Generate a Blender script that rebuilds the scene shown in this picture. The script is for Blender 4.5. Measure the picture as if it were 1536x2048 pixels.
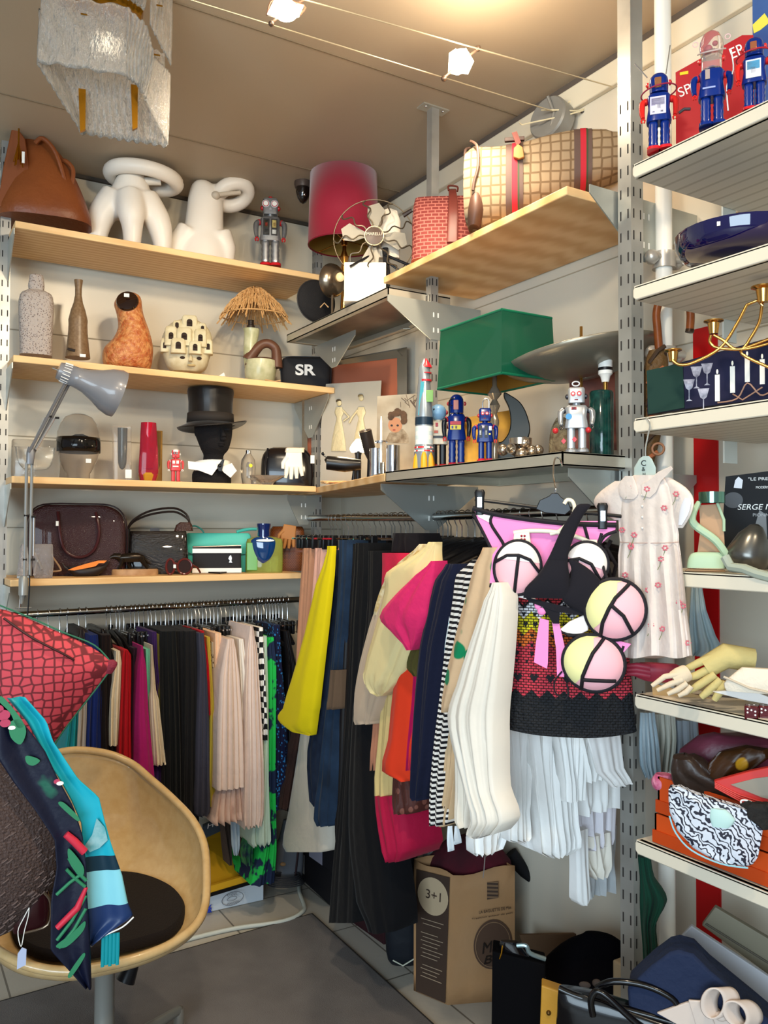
import bpy, bmesh, math, random
from mathutils import Vector, Matrix, noise
from math import sin, cos, pi, tan, atan2, radians, sqrt
R = random.Random(7)
SC = bpy.context.scene
for o in list(bpy.data.objects): bpy.data.objects.remove(o)
COL = SC.collection
# ------------------------------------------------------------ camera, world, lights
YAW, PIT, ROL, FPX, HC = .542010128, .0238839751, .00306315807, 1692.91, 1.30
fw = Vector((sin(YAW)*cos(PIT), cos(YAW)*cos(PIT), sin(PIT)))
rt = Vector((cos(YAW), -sin(YAW), 0)); up = rt.cross(fw)
rt, up = cos(ROL)*rt + sin(ROL)*up, -sin(ROL)*rt + cos(ROL)*up
CAM = Vector((0, 0, HC))
cd = bpy.data.cameras.new('camera'); co = bpy.data.objects.new('camera', cd); COL.objects.link(co)
co.matrix_world = Matrix.Translation(CAM) @ Matrix((rt, up, -fw)).transposed().to_4x4()
cd.sensor_fit = 'VERTICAL'; cd.sensor_height = 36; cd.lens = 36*FPX/2048; cd.clip_start = .05
SC.camera = co
w = bpy.data.worlds.new('world'); SC.world = w; w.use_nodes = True
bg = w.node_tree.nodes['Background']; bg.inputs[0].default_value = (.80, .86, 1, 1); bg.inputs[1].default_value = .30
SC.view_settings.view_transform = 'Standard'; SC.view_settings.look = 'None'
SC.view_settings.gamma = 1; SC.view_settings.use_curve_mapping = False; SC.view_settings.exposure = .35
def light(name, kind, loc, target, power, col, size=.1, sy=None, angle=None, blend=.5):
    l = bpy.data.lights.new(name, kind); l.energy = power; l.color = col
    if kind == 'AREA':
        l.size = size
        if sy: l.shape = 'RECTANGLE'; l.size_y = sy
    else: l.shadow_soft_size = size
    if kind == 'SPOT': l.spot_size = radians(angle); l.spot_blend = blend
    o = bpy.data.objects.new(name, l); COL.objects.link(o); o.location = loc
    o.rotation_euler = (Vector(target)-Vector(loc)).to_track_quat('-Z', 'Y').to_euler(); return o
# daylight coming in through the shop window behind the photographer
light('shop_window_daylight', 'AREA', (-1.9, -1.3, 1.35), (1.0, 2.2, .95), 120, (.68, .86, 1), 2.4, 1.6)
# warm halogen spots of the cable track (two in view, the rest of the run behind the photographer)
WARM = (1, .83, .60)
light('halogen_spot_light', 'SPOT', (.77, 1.70, 2.40), (.95, 2.8, 1.3), 26, WARM, .04, angle=125, blend=.8)
light('halogen_spot_light', 'SPOT', (1.20, 1.62, 2.38), (1.30, 2.0, 1.0), 22, WARM, .04, angle=130, blend=.8)
light('halogen_spot_light', 'SPOT', (.30, .60, 2.38), (.9, 1.9, 1.1), 38, WARM, .05, angle=110, blend=.8)
light('halogen_spot_light', 'SPOT', (.90, -.2, 2.38), (1.3, 1.5, 1.2), 36, WARM, .05, angle=110, blend=.8)
light('corner_bulb_light', 'POINT', (1.345, 2.47, 1.60), (0, 0, 0), 1.7, (1, .80, .52), .03)
light('halogen_spill', 'POINT', (1.16, 1.50, 2.40), (0, 0, 0), 4.6, WARM, .05)
light('halogen_spill', 'POINT', (.77, 1.60, 2.42), (0, 0, 0), 1.2, WARM, .05)
# ------------------------------------------------------------ pixel -> place helpers (frame 1536 x 2048)
def ray(x, y): return fw + (x-768)/FPX*rt - (y-1024)/FPX*up
def at(x, y, X=None, Y=None, Z=None, D=None, P=None):
    d = ray(x, y)
    if D is not None: return CAM + d*D
    if P is not None:                                   # vertical plane through P=(x0,y0) with direction angle a
        n = Vector((-sin(P[2]), cos(P[2]), 0)); t = n.dot(Vector((P[0], P[1], 0))-CAM)/n.dot(d)
    elif X is not None: t = (X-CAM.x)/d.x
    elif Y is not None: t = (Y-CAM.y)/d.y
    else: t = (Z-CAM.z)/d.z
    return CAM + d*t
def depth(p): return (Vector(p)-CAM).dot(fw)
def topx(p):
    q = Vector(p)-CAM; z = q.dot(fw); return 768+FPX*q.dot(rt)/z, 1024-FPX*q.dot(up)/z
# ------------------------------------------------------------ materials
def lin(h):
    if not isinstance(h, str): return (*h[:3], 1)
    c = [int(h[i:i+2], 16)/255 for i in (0, 2, 4)]
    return (*[x/12.92 if x <= .04045 else ((x+.055)/1.055)**2.4 for x in c], 1)
MC = {}
def weave(nt, I, V, k):     # dark gaps between stitches
    N = nt.nodes; L = nt.links; br = N.new('ShaderNodeTexBrick'); sw = N.new('ShaderNodeMapping'); sw.inputs['Rotation'].default_value = (pi/2, 0, 0); L.new(V, sw.inputs[0]); L.new(sw.outputs[0], br.inputs['Vector'])
    br.inputs['Scale'].default_value = k[0]; br.inputs['Brick Width'].default_value = k[1]; br.inputs['Row Height'].default_value = k[2]; br.inputs['Mortar Size'].default_value = k[3]
    for q in ('Color1', 'Color2'): br.inputs[q].default_value = (1, 1, 1, 1)
    br.inputs['Mortar'].default_value = (.04, .04, .04, 1); mx = N.new('ShaderNodeMix'); mx.data_type = 'RGBA'; mx.blend_type = 'MULTIPLY'; mx.inputs['Factor'].default_value = 1
    src = I['Base Color'].links[0].from_socket; L.new(src, mx.inputs['A']); L.new(br.outputs['Color'], mx.inputs['B']); L.new(mx.outputs['Result'], I['Base Color'])
def M(col='808080', r=.5, m=0, c2=None, sc=20, thr=None, bump=0, bsc=60, tr=0, em=0, pat=None, coat=0, sheen=0, ior=1.45, st=(1, 1, 1), alpha=1, spec=.38, lo=(0, 0, 0), key=None):
    k = str((col, r, m, c2, sc, thr, bump, bsc, tr, em, str(pat), coat, sheen, ior, st, alpha, spec, lo, key))
    if k in MC: return MC[k]
    mt = bpy.data.materials.new('surface'); mt.use_nodes = True; nt = mt.node_tree; N = nt.nodes; L = nt.links
    b = N['Principled BSDF']; I = b.inputs
    I['Base Color'].default_value = lin(col); I['Roughness'].default_value = r; I['Metallic'].default_value = m
    I['Transmission Weight'].default_value = tr; I['IOR'].default_value = ior; I['Coat Weight'].default_value = coat
    I['Sheen Weight'].default_value = sheen; I['Specular IOR Level'].default_value = spec; I['Alpha'].default_value = alpha
    if em: I['Emission Color'].default_value = lin(col); I['Emission Strength'].default_value = em
    tc = N.new('ShaderNodeTexCoord'); mp = N.new('ShaderNodeMapping'); mp.inputs['Scale'].default_value = st; mp.inputs['Location'].default_value = lo
    L.new(tc.outputs['Object'], mp.inputs['Vector']); V = mp.outputs['Vector']
    def nz(s, det=3):
        n = N.new('ShaderNodeTexNoise'); n.inputs['Scale'].default_value = s; n.inputs['Detail'].default_value = det; L.new(V, n.inputs['Vector']); return n
    def ramp(src, stops, interp='LINEAR'):
        rp = N.new('ShaderNodeValToRGB'); rp.color_ramp.interpolation = interp; e = rp.color_ramp.elements
        while len(e) < len(stops): e.new(.5)
        for i, (p, c) in enumerate(stops): e[i].position = p; e[i].color = lin(c)
        L.new(src, rp.inputs['Fac']); return rp.outputs['Color']
    if pat is None and c2:
        a, z = (.35, .65) if thr is None else (thr-.02, thr+.02)
        L.new(ramp(nz(sc).outputs['Fac'], [(a, col), (z, c2)]), I['Base Color'])
    elif pat:
        kind = pat[0]
        if kind == 'stripe':       # ('stripe', axis, scale, duty, c2)
            wv = N.new('ShaderNodeTexWave'); wv.wave_type = 'BANDS'; wv.bands_direction = pat[1]; wv.inputs['Scale'].default_value = pat[2]
            wv.inputs['Distortion'].default_value = pat[5] if len(pat) > 5 else .0
            L.new(V, wv.inputs['Vector']); L.new(ramp(wv.outputs['Fac'], [(pat[3]-.04, col), (pat[3]+.04, pat[4])]), I['Base Color'])
        elif kind == 'vor':        # ('vor', scale, thr, c2[, feature])
            vo = N.new('ShaderNodeTexVoronoi'); vo.inputs['Scale'].default_value = pat[1]; vo.feature = pat[4] if len(pat) > 4 else 'F1'; vo.inputs['Randomness'].default_value = pat[5] if len(pat) > 5 else 1
            L.new(V, vo.inputs['Vector']); L.new(ramp(vo.outputs['Distance'], [(max(0, pat[2]-.03), pat[3]), (pat[2]+.03, col)]), I['Base Color'])
        elif kind == 'brick':      # ('brick', scale, c2, mortar, w, h)
            br = N.new('ShaderNodeTexBrick'); br.inputs['Scale'].default_value = pat[1]; br.inputs['Color1'].default_value = lin(col)
            br.inputs['Color2'].default_value = lin(pat[2]); br.inputs['Mortar'].default_value = lin(pat[3]); br.inputs['Brick Width'].default_value = pat[4]
            br.inputs['Row Height'].default_value = pat[5]; br.inputs['Mortar Size'].default_value = pat[6] if len(pat) > 6 else .02
            br.offset = pat[7] if len(pat) > 7 else .5
            if lo == (0, 0, 0):     # upright surfaces: bricks laid in the x-z plane
                ro = N.new('ShaderNodeMapping'); ro.inputs['Rotation'].default_value = (pi/2, 0, 0); L.new(V, ro.inputs[0]); L.new(ro.outputs[0], br.inputs['Vector'])
            else: L.new(V, br.inputs['Vector'])
            L.new(br.outputs['Color'], I['Base Color'])
        elif kind == 'check':
            ck = N.new('ShaderNodeTexChecker'); ck.inputs['Scale'].default_value = pat[1]; ck.inputs['Color1'].default_value = lin(col); ck.inputs['Color2'].default_value = lin(pat[2])
            L.new(V, ck.inputs['Vector']); L.new(ck.outputs['Color'], I['Base Color'])
        elif kind == 'zramp':      # ('zramp', z0, z1, stops[, wobble]) colour bands by object height
            sx = N.new('ShaderNodeSeparateXYZ'); L.new(V, sx.inputs[0]); mr = N.new('ShaderNodeMapRange')
            mr.inputs['From Min'].default_value = pat[1]; mr.inputs['From Max'].default_value = pat[2]
            src = sx.outputs['Z']
            if len(pat) > 4:
                n = nz(pat[4][0]); ma = N.new('ShaderNodeMath'); ma.operation = 'MULTIPLY_ADD'; L.new(n.outputs['Fac'], ma.inputs[0])
                ma.inputs[1].default_value = pat[4][1]; L.new(src, ma.inputs[2]); src = ma.outputs[0]
            if len(pat) > 5:
                m1 = N.new('ShaderNodeMath'); m1.operation = 'PINGPONG'; L.new(sx.outputs['X'], m1.inputs[0]); m1.inputs[1].default_value = pat[5][0]
                m2 = N.new('ShaderNodeMath'); m2.operation = 'MULTIPLY_ADD'; L.new(m1.outputs[0], m2.inputs[0]); m2.inputs[1].default_value = pat[5][1]; L.new(src, m2.inputs[2]); src = m2.outputs[0]
            L.new(src, mr.inputs['Value']); L.new(ramp(mr.outputs[0], pat[3], 'CONSTANT'), I['Base Color'])
            if len(pat) > 6: weave(nt, I, V, pat[6])
        elif kind == 'wood':
            n = nz(sc, 2); wv = N.new('ShaderNodeTexWave'); wv.bands_direction = 'Y'; wv.inputs['Scale'].default_value = 9; wv.inputs['Distortion'].default_value = 3.5
            wv.inputs['Detail'].default_value = 2; wv.inputs['Detail Scale'].default_value = 1.2; L.new(V, wv.inputs['Vector'])
            vo = N.new('ShaderNodeTexVoronoi'); vo.inputs['Scale'].default_value = 3.3; L.new(V, vo.inputs['Vector'])
            mx = N.new('ShaderNodeMix'); mx.data_type = 'RGBA'; mx.blend_type = 'MULTIPLY'; mx.inputs['Factor'].default_value = .9
            L.new(ramp(wv.outputs['Fac'], [(0, col), (1, c2)]), mx.inputs['A'])
            L.new(ramp(vo.outputs['Distance'], [(.035, '6a4020'), (.09, 'ffffff')]), mx.inputs['B']); L.new(mx.outputs['Result'], I['Base Color'])
        elif kind == 'hound':
            ck = N.new('ShaderNodeTexChecker'); ck.inputs['Scale'].default_value = pat[1]; ck.inputs['Color1'].default_value = lin(col); ck.inputs['Color2'].default_value = lin(pat[2])
            n = nz(pat[1]*1.3); ma = N.new('ShaderNodeMix'); ma.data_type = 'VECTOR'; ma.inputs['Factor'].default_value = .03; L.new(V, ma.inputs['A']); L.new(n.outputs['Color'], ma.inputs['B'])
            L.new(ma.outputs['Result'], ck.inputs['Vector']); L.new(ck.outputs['Color'], I['Base Color'])
    if bump:
        n = nz(bsc, 4); bp = N.new('ShaderNodeBump'); bp.inputs['Strength'].default_value = bump; bp.inputs['Distance'].default_value = .01
        L.new(n.outputs['Fac'], bp.inputs['Height']); L.new(bp.outputs['Normal'], I['Normal'])
    MC[k] = mt; return mt
def cloth(col, **k): k.setdefault('r', .85); k.setdefault('sheen', .04); k.setdefault('spec', .15); k.setdefault('bump', .25); k.setdefault('bsc', 30); return M(col, **k)
def plast(col, **k): k.setdefault('r', .3); return M(col, **k)
CHROME = M('d8d8d8', r=.12, m=1); STEEL = M('b4b3ae', r=.36, m=.6, c2='a09f9a', sc=9); BRASS = M('d09a50', r=.2, m=1)
BLACK = plast('111114', r=.35); WIRE = M('b8b8b8', r=.25, m=1); WHITE = plast('ece9e2'); PAPER = M('e9e7e0', r=.9)
GOLD = M('b07a20', r=.25, m=1)
# ------------------------------------------------------------ mesh builder
class MB:
    def __init__(s, f=None): s.bm = bmesh.new(); s.f = f        # f maps builder coordinates to local metres
    def _ring(s, pts): return [s.bm.verts.new(p) for p in pts]
    def rings(s, rs, caps=True, close=True):
        vs = [s._ring(r) for r in rs]; n = len(vs[0])
        for a, b in zip(vs, vs[1:]):
            for i in range(n if close else n-1):
                try: s.bm.faces.new((a[i], a[(i+1) % n], b[(i+1) % n], b[i]))
                except ValueError: pass
        if caps and close:
            for r in (vs[0], vs[-1]):
                try: s.bm.faces.new(r)
                except ValueError: pass
        return s
    def hexa(s, p):     # 8 corners: bottom four then top four, same order
        v = s._ring(p)
        for q in ((0,1,2,3),(4,5,6,7),(0,1,5,4),(1,2,6,5),(2,3,7,6),(3,0,4,7)): s.bm.faces.new([v[i] for i in q])
        return s
    def wbox(s, a, b, rz=0, c=None):   # box between two corners, metre builders
        x0,y0,z0 = a; x1,y1,z1 = b; P = [(x0,y0),(x1,y0),(x1,y1),(x0,y1)]
        if rz:
            c = c or ((x0+x1)/2, (y0+y1)/2)
            P = [(c[0]+(x-c[0])*cos(rz)-(y-c[1])*sin(rz), c[1]+(x-c[0])*sin(rz)+(y-c[1])*cos(rz)) for x, y in P]
        return s.hexa([(x,y,z0) for x,y in P]+[(x,y,z1) for x,y in P])
    def tube(s, pts, r, n=8, closed=False, r1=None):
        P = [Vector(p) for p in pts]; rs = []; m = len(P); nrm = None
        for i, p in enumerate(P):
            a = P[(i-1) % m] if (closed or i > 0) else P[i]; b = P[(i+1) % m] if (closed or i < m-1) else P[i]
            t = (b-a).normalized() if (b-a).length > 1e-9 else Vector((0,0,1))
            if nrm is None: nrm = t.orthogonal().normalized()
            else:
                nrm = nrm - t*nrm.dot(t); nrm = nrm.normalized() if nrm.length > 1e-6 else t.orthogonal().normalized()
            bt = t.cross(nrm); q = (r if not isinstance(r, (list, tuple)) else r[i]) if r1 is None else r+(r1-r)*i/max(1, m-1)
            rs.append([p+q*(cos(2*pi*k/n)*nrm+sin(2*pi*k/n)*bt) for k in range(n)])
        if closed: rs.append(rs[0])
        return s.rings(rs, caps=not closed)
    def lathe(s, prof, c=(0, 0, 0), axis=None, n=28, caps=True, ry=1):
        ax = Vector(axis or (0, 0, 1)).normalized(); u = Vector((1, 0, 0)) if abs(ax.x) < .9 else Vector((0, 1, 0)); u = (u-ax*u.dot(ax)).normalized(); v = ax.cross(u)
        c = Vector(c); return s.rings([[c+ax*h+max(r, 1e-5)*(cos(2*pi*k/n)*u+ry*sin(2*pi*k/n)*v) for k in range(n)] for r, h in prof], caps)
    def ell(s, c, r, n=16, rot=None):
        m = Matrix.Translation(c) @ (rot.to_4x4() if rot else Matrix()) @ Matrix.Diagonal((*(r if isinstance(r, (list, tuple)) else (r,)*3), 1))
        bmesh.ops.create_uvsphere(s.bm, u_segments=n, v_segments=max(6, n*2//3), radius=1, matrix=m); return s
    def prism(s, poly, off):   # poly of 3D points extruded by off
        a = s._ring(poly); b = s._ring([Vector(p)+Vector(off) for p in poly]); n = len(a)
        s.bm.faces.new(a); s.bm.faces.new(b[::-1])
        for i in range(n): s.bm.faces.new((a[i], a[(i+1) % n], b[(i+1) % n], b[i]))
        return s
    def grid(s, f, nu, nv, cu=False):
        v = [[s.bm.verts.new(f(i/nu, j/nv)) for j in range(nv+1)] for i in range(nu if cu else nu+1)]
        for i in range(nu):
            for j in range(nv):
                a, b = v[i], v[(i+1) % len(v)]; s.bm.faces.new((a[j], b[j], b[j+1], a[j+1]))
        return s
    # ---- pixel-frame versions: (px, py, depth offset), x right, depth away from the viewer
    def rows(s, rows, p=2, n=22, yo=0, sm=0, back=None):
        rs = [tuple(r)+(0,)*(5-len(r)) if len(r) < 5 else r for r in rows]
        if sm:
            out = []
            for i in range(len(rs)-1):
                p0, p1, p2, p3 = rs[max(0, i-1)], rs[i], rs[i+1], rs[min(len(rs)-1, i+2)]
                for k in range(sm):
                    t = k/sm; out.append(tuple(.5*(2*b+(c-a)*t+(2*a-5*b+4*c-d)*t*t+(3*b-a-3*c+d)*t**3) for a, b, c, d in zip(p0, p1, p2, p3)))
            rs = out+[rs[-1]]
        R_ = []
        for y, xl, xr, d, o in rs:
            cx, hw = (xl+xr)/2, max(.05, abs(xr-xl)/2); d = max(d, .05)
            R_.append([(cx+hw*math.copysign(abs(cos(a))**(2/p), cos(a)), yo+o+d*math.copysign(abs(sin(a))**(2/p), sin(a)), y) for a in [2*pi*k/n for k in range(n)]])
        return s.rings(R_)
    def box(s, x0, y0, x1, y1, d, yo=0): return s.hexa([(x,y,z) for z in (y1, y0) for x, y in ((x0,yo-d),(x1,yo-d),(x1,yo+d),(x0,yo+d))])
    def poly(s, pts, d, yo=0): return s.prism([(x, yo-d, y) for x, y in pts], (0, 2*d, 0))
    def line(s, pts, r, n=8, closed=False, r1=None, sm=True):
        P = [Vector((q[0], q[2] if len(q) > 2 else 0, q[1])) for q in pts]
        if sm and 4 <= len(P) <= 14 and not closed and r1 is None:      # smooth curve through the points
            rl = list(r) if isinstance(r, (list, tuple)) else [r]*len(P); o, ro = [], []
            for i in range(len(P)-1):
                a, b, c, d = P[max(0, i-1)], P[i], P[i+1], P[min(len(P)-1, i+2)]
                for k in range(4): t = k/4; o.append(.5*(2*b+(c-a)*t+(2*a-5*b+4*c-d)*t*t+(3*b-a-3*c+d)*t**3)); ro.append(rl[i]+(rl[i+1]-rl[i])*t)
            P, r = o+[P[-1]], ro+[rl[-1]]
        return s.tube(P, r, n, closed, r1)
    def spoly(s, pts, d, yo=0):     # closed smooth outline
        n = len(pts); o = []
        for i in range(n):
            a, b, c, e = (Vector(pts[(i+j) % n]) for j in (-1, 0, 1, 2))
            for k in range(5): t = k/5; q = .5*(2*b+(c-a)*t+(2*a-5*b+4*c-e)*t*t+(3*b-a-3*c+e)*t**3); o.append((q.x, q.y))
        return s.poly(o, d, yo)
    def vase(s, cx, prof, yo=0, n=28, ry=1): return s.lathe([(r, y) for r, y in prof], (cx, yo, 0), n=n, ry=ry)
    def ball(s, x, y, rx, ry=None, rd=None, yo=0, n=16): ry = ry or rx; return s.ell((x, yo, y), (rx, rd or rx, ry), n)
    def disc(s, x, y, rx, ry, d, yo=0, n=28): return s.poly([(x+rx*cos(2*pi*k/n), y+ry*sin(2*pi*k/n)) for k in range(n)], d, yo)
    def done(s, name, mat, parent=None, smooth=True, bev=0, sub=0, solid=0, loc=None, tf=None, remesh=0):
        f = tf or s.f
        if f:
            for v in s.bm.verts: v.co = f(v.co)
        if loc is not None:
            for v in s.bm.verts: v.co -= Vector(loc)
        bmesh.ops.remove_doubles(s.bm, verts=s.bm.verts, dist=1e-6); bmesh.ops.recalc_face_normals(s.bm, faces=s.bm.faces)
        me = bpy.data.meshes.new(name); s.bm.to_mesh(me); s.bm.free(); me.materials.append(mat)
        o = bpy.data.objects.new(name, me); COL.objects.link(o)
        if loc is not None: o.location = loc
        if parent is not None: o.parent = parent
        if smooth: me.shade_smooth(); me.set_sharp_from_angle(angle=radians(38))
        if remesh: q = o.modifiers.new('r', 'REMESH'); q.mode = 'VOXEL'; q.voxel_size = remesh; q.use_smooth_shade = True; q = o.modifiers.new('m', 'SMOOTH'); q.iterations = 14; q.factor = .6
        if solid: q = o.modifiers.new('s', 'SOLIDIFY'); q.thickness = solid; q.offset = 0
        if bev: q = o.modifiers.new('b', 'BEVEL'); q.width = bev; q.segments = 2; q.limit_method = 'ANGLE'; q.angle_limit = radians(40)
        if sub: q = o.modifiers.new('u', 'SUBSURF'); q.levels = q.render_levels = sub
        return o
def join2(o, b, mat):      # adds the shapes of b to mesh o with a second material (surface marks of the same part)
    b = b.done('x', mat, tf=lambda v: v-o.parent.location if o.parent else v, smooth=False); bm = bmesh.new(); bm.from_mesh(o.data); n = len(bm.faces); bm.from_mesh(b.data)
    bm.faces.ensure_lookup_table()
    for f in bm.faces[n:]: f.material_index = 1
    bm.to_mesh(o.data); bm.free(); o.data.materials.append(mat); bpy.data.objects.remove(b)
def tag(o, label, cat, group=None, kind=None):
    o['label'] = label; o['category'] = cat
    if group: o['group'] = group
    if kind: o['kind'] = kind
    return o
def empty(name, loc, rz=0):
    o = bpy.data.objects.new(name, None); COL.objects.link(o); o.location = loc; o.rotation_euler = (0, 0, rz); o.empty_display_size = .05; return o
class K:
    """a thing standing at photo column px on a surface of height Z (or with its foot at row py), facing the viewer;
    its parts are written in photo pixels and scaled to metres by its own distance"""
    def __init__(s, name, label, cat, px, Y=None, X=None, Z=None, py=None, D=None, P=None, group=None, hangX=None, hp=None):
        if py is None:
            y = 1024
            for _ in range(12):
                q = at(px, y, X=X, Y=Y, P=P); y = topx((q.x, q.y, Z))[1]; px_ = topx((q.x, q.y, Z))[0]
            p = Vector((q.x, q.y, Z))
        else: p = at(px, py, X=X, Y=Y, D=D, P=P, Z=Z if (X is None and Y is None and P is None and D is None) else None)
        s.px, s.py = topx(p); s.s = depth(p)/FPX; s.loc = p
        s.ang = -(YAW+math.atan((s.px-768)/FPX)); s.root = tag(empty(name, p, s.ang), label, cat, group)
        s.f = lambda v: Vector(((v.x-s.px)*s.s, v.y*s.s, (s.py-v.z)*s.s))
        if hp: inv = (Matrix.Translation(p) @ Matrix.Rotation(s.ang, 4, 'Z')).inverted(); s.f = lambda v: inv @ at(v.x, v.z, D=depth(at(v.x, v.z, P=hp))+v.y*s.s)
        if hangX is not None:       # flat thing hanging parallel to the shelf fronts (plane x = hangX)
            inv = (Matrix.Translation(p) @ Matrix.Rotation(s.ang, 4, 'Z')).inverted()
            s.f = lambda v: inv @ at(v.x, v.z, D=depth(at(v.x, v.z, X=hangX))+v.y*s.s)
    def mb(s): return MB(s.f)
    def part(s, name, b, mat, parent=None, smooth=True, bev=0, sub=0, solid=0, label=None, remesh=0):
        o = b.done(name, mat, parent or s.root, smooth, bev*s.s, sub, solid*s.s, remesh=remesh)
        if label: o['label'] = label
        return o
    def text(s, txt, x, y, h, mat, yo=0, parent=None, name='lettering', th=.4, width=None, tilt=0, shear=0, spin=0, bold=0):
        cu = bpy.data.curves.new('t', 'FONT'); cu.body = txt; cu.size = 1; cu.align_x = 'CENTER'; cu.align_y = 'CENTER'; cu.extrude = .02; cu.offset = bold; cu.shear = shear
        t = bpy.data.objects.new('t', cu); COL.objects.link(t); dg = bpy.context.evaluated_depsgraph_get(); me = bpy.data.meshes.new_from_object(t.evaluated_get(dg))
        bpy.data.objects.remove(t); xs = [v.co.x for v in me.vertices]; ys = [v.co.y for v in me.vertices]
        if not xs: return
        hh = max(ys)-min(ys); ww = max(xs)-min(xs); ky = h/hh; kx = (width/ww) if width else ky; cx, cy = (max(xs)+min(xs))/2, (max(ys)+min(ys))/2
        for v in me.vertices:
            a, b = (v.co.x-cx)*kx, (v.co.y-cy)*ky; a, b = a*cos(tilt)-b*sin(tilt), a*sin(tilt)+b*cos(tilt)
            v.co = s.f(Vector((x+a*cos(spin), yo+a*sin(spin)-(v.co.z/.02)*th/2, y-b)))
        me.materials.clear(); me.materials.append(mat); o = bpy.data.objects.new(name, me); COL.objects.link(o); o.parent = parent or s.root; return o
def struct(name, b, mat, **k): o = b.done(name, mat, **k); o['kind'] = 'structure'; return o
def wthing(name, label, cat, loc, group=None): return tag(empty(name, loc), label, cat, group)
def wpart(root, name, b, mat, parent=None, **k):   # b holds world coordinates
    lab = k.pop('label', None); lo = Vector(root.location)
    o = b.done(name, mat, parent or root, tf=lambda v: v-lo, **k)
    if lab: o['label'] = lab
    return o
def copy_tree(o, parent=None):
    c = o.copy(); COL.objects.link(c); c.parent = parent
    for ch in list(o.children): copy_tree(ch, c)
    return c
# ------------------------------------------------------------ the room
XW, YW, CEI = 1.653, 3.09, 2.555
WALL = M('d3cbba', r=.26, c2='cec6b4', sc=2)
CEIL = M('ab9a84', r=.5, c2='a6957e', sc=1.5)
struct('floor', MB().wbox((-3, -3.2, -.1), (XW+.3, YW+.3, 0)), M('b5aea2', r=.35, pat=('brick', 1, 'b2ab9f', '6f685e', .345, .345, .003, 0), bump=.05, lo=(0, -.055, 0)))
struct('ceiling', MB().wbox((-3, -3.2, CEI), (XW+.3, YW+.3, CEI+.1)), CEIL)
struct('wall_back', MB().wbox((-3, YW, 0), (XW, YW+.1, CEI)), WALL)
struct('wall_right', MB().wbox((XW, -3.2, 0), (XW+.1, YW, CEI)), WALL)
# seams of the ceiling boards, cornice boards, wall board joints, red stripe
for i, y in enumerate((2.62, 1.95, 1.28)):
    struct('trim_%d' % (i+1), MB().wbox((-3, y, CEI-.002), (XW, y+.004, CEI+.01)), M('7d6c56', r=.7))
TR = M('d9cfb8', r=.5)
struct('trim_4', MB().wbox((XW-.018, -3, CEI-.085), (XW, YW, CEI-.02)), TR, bev=.003)
struct('trim_5', MB().wbox((XW-.012, -3, CEI-.02), (XW, YW, CEI)), M('5a5048', r=.8))
struct('trim_6', MB().wbox((-3, YW-.012, CEI-.012), (XW, YW, CEI)), M('4a423a', r=.8))
for i, z in enumerate((1.98, 1.62, 1.31, .9)):
    struct('trim_%d' % (7+i), MB().wbox((-3, YW-.0015, z), (XW, YW, z+.004)), M('9a917f', r=.7))
for i, (z) in enumerate((1.75, 2.02)):
    struct('trim_%d' % (11+i), MB().wbox((XW-.0015, 1.05, z), (XW, YW, z+.003)), M('a79c86', r=.7))
struct('trim_13', MB().wbox((XW-.0015, 1.42, 1.9), (XW, 1.424, 2.47)), M('9a8f7a', r=.7))
a, b2 = at(1390, 1000, X=XW), at(1438, 1000, X=XW)
struct('trim_14', MB().wbox((XW-.004, b2.y, 0), (XW, a.y, 1.78)), M('b80f12', r=.4))
struct('baseboard_right', MB().wbox((XW-.2, -.5, 0), (XW-.001, 1.40, .33)), M('9b8a6e', r=.6), bev=.004)
struct('baseboard_back', MB().wbox((-3, YW-.014, 0), (XW-.02, YW-.001, .09)), M('8a857c', r=.5))
# ------------------------------------------------------------ mat
q = [at(624, 1831, Z=0), at(380, 1900, Z=0), at(865, 2052, Z=0)]
e1 = (q[1]-q[0]).normalized(); e2 = (q[2]-q[0]).normalized(); c0 = Vector((q[0].x, q[0].y, .0))
pp = [c0, c0+e1*1.6, c0+e1*1.6+e2*1.8, c0+e2*1.8]
t = wthing('floor_mat', 'large grey rubber backed floor mat with dark edge on the tiles', 'mat', (c0.x, c0.y, 0))
wpart(t, 'pile', MB().prism([p+Vector((0, 0, .001)) for p in pp], (0, 0, .006)), M('6c6867', r=.95, c2='625e5d', sc=8, bump=.3, bsc=400))
b = MB()
for i in range(4): b.tube([pp[i]+Vector((0, 0, .004)), pp[(i+1) % 4]+Vector((0, 0, .004))], .004)
wpart(t, 'edging', b, M('26221f', r=.8), label='dark edging')
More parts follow.
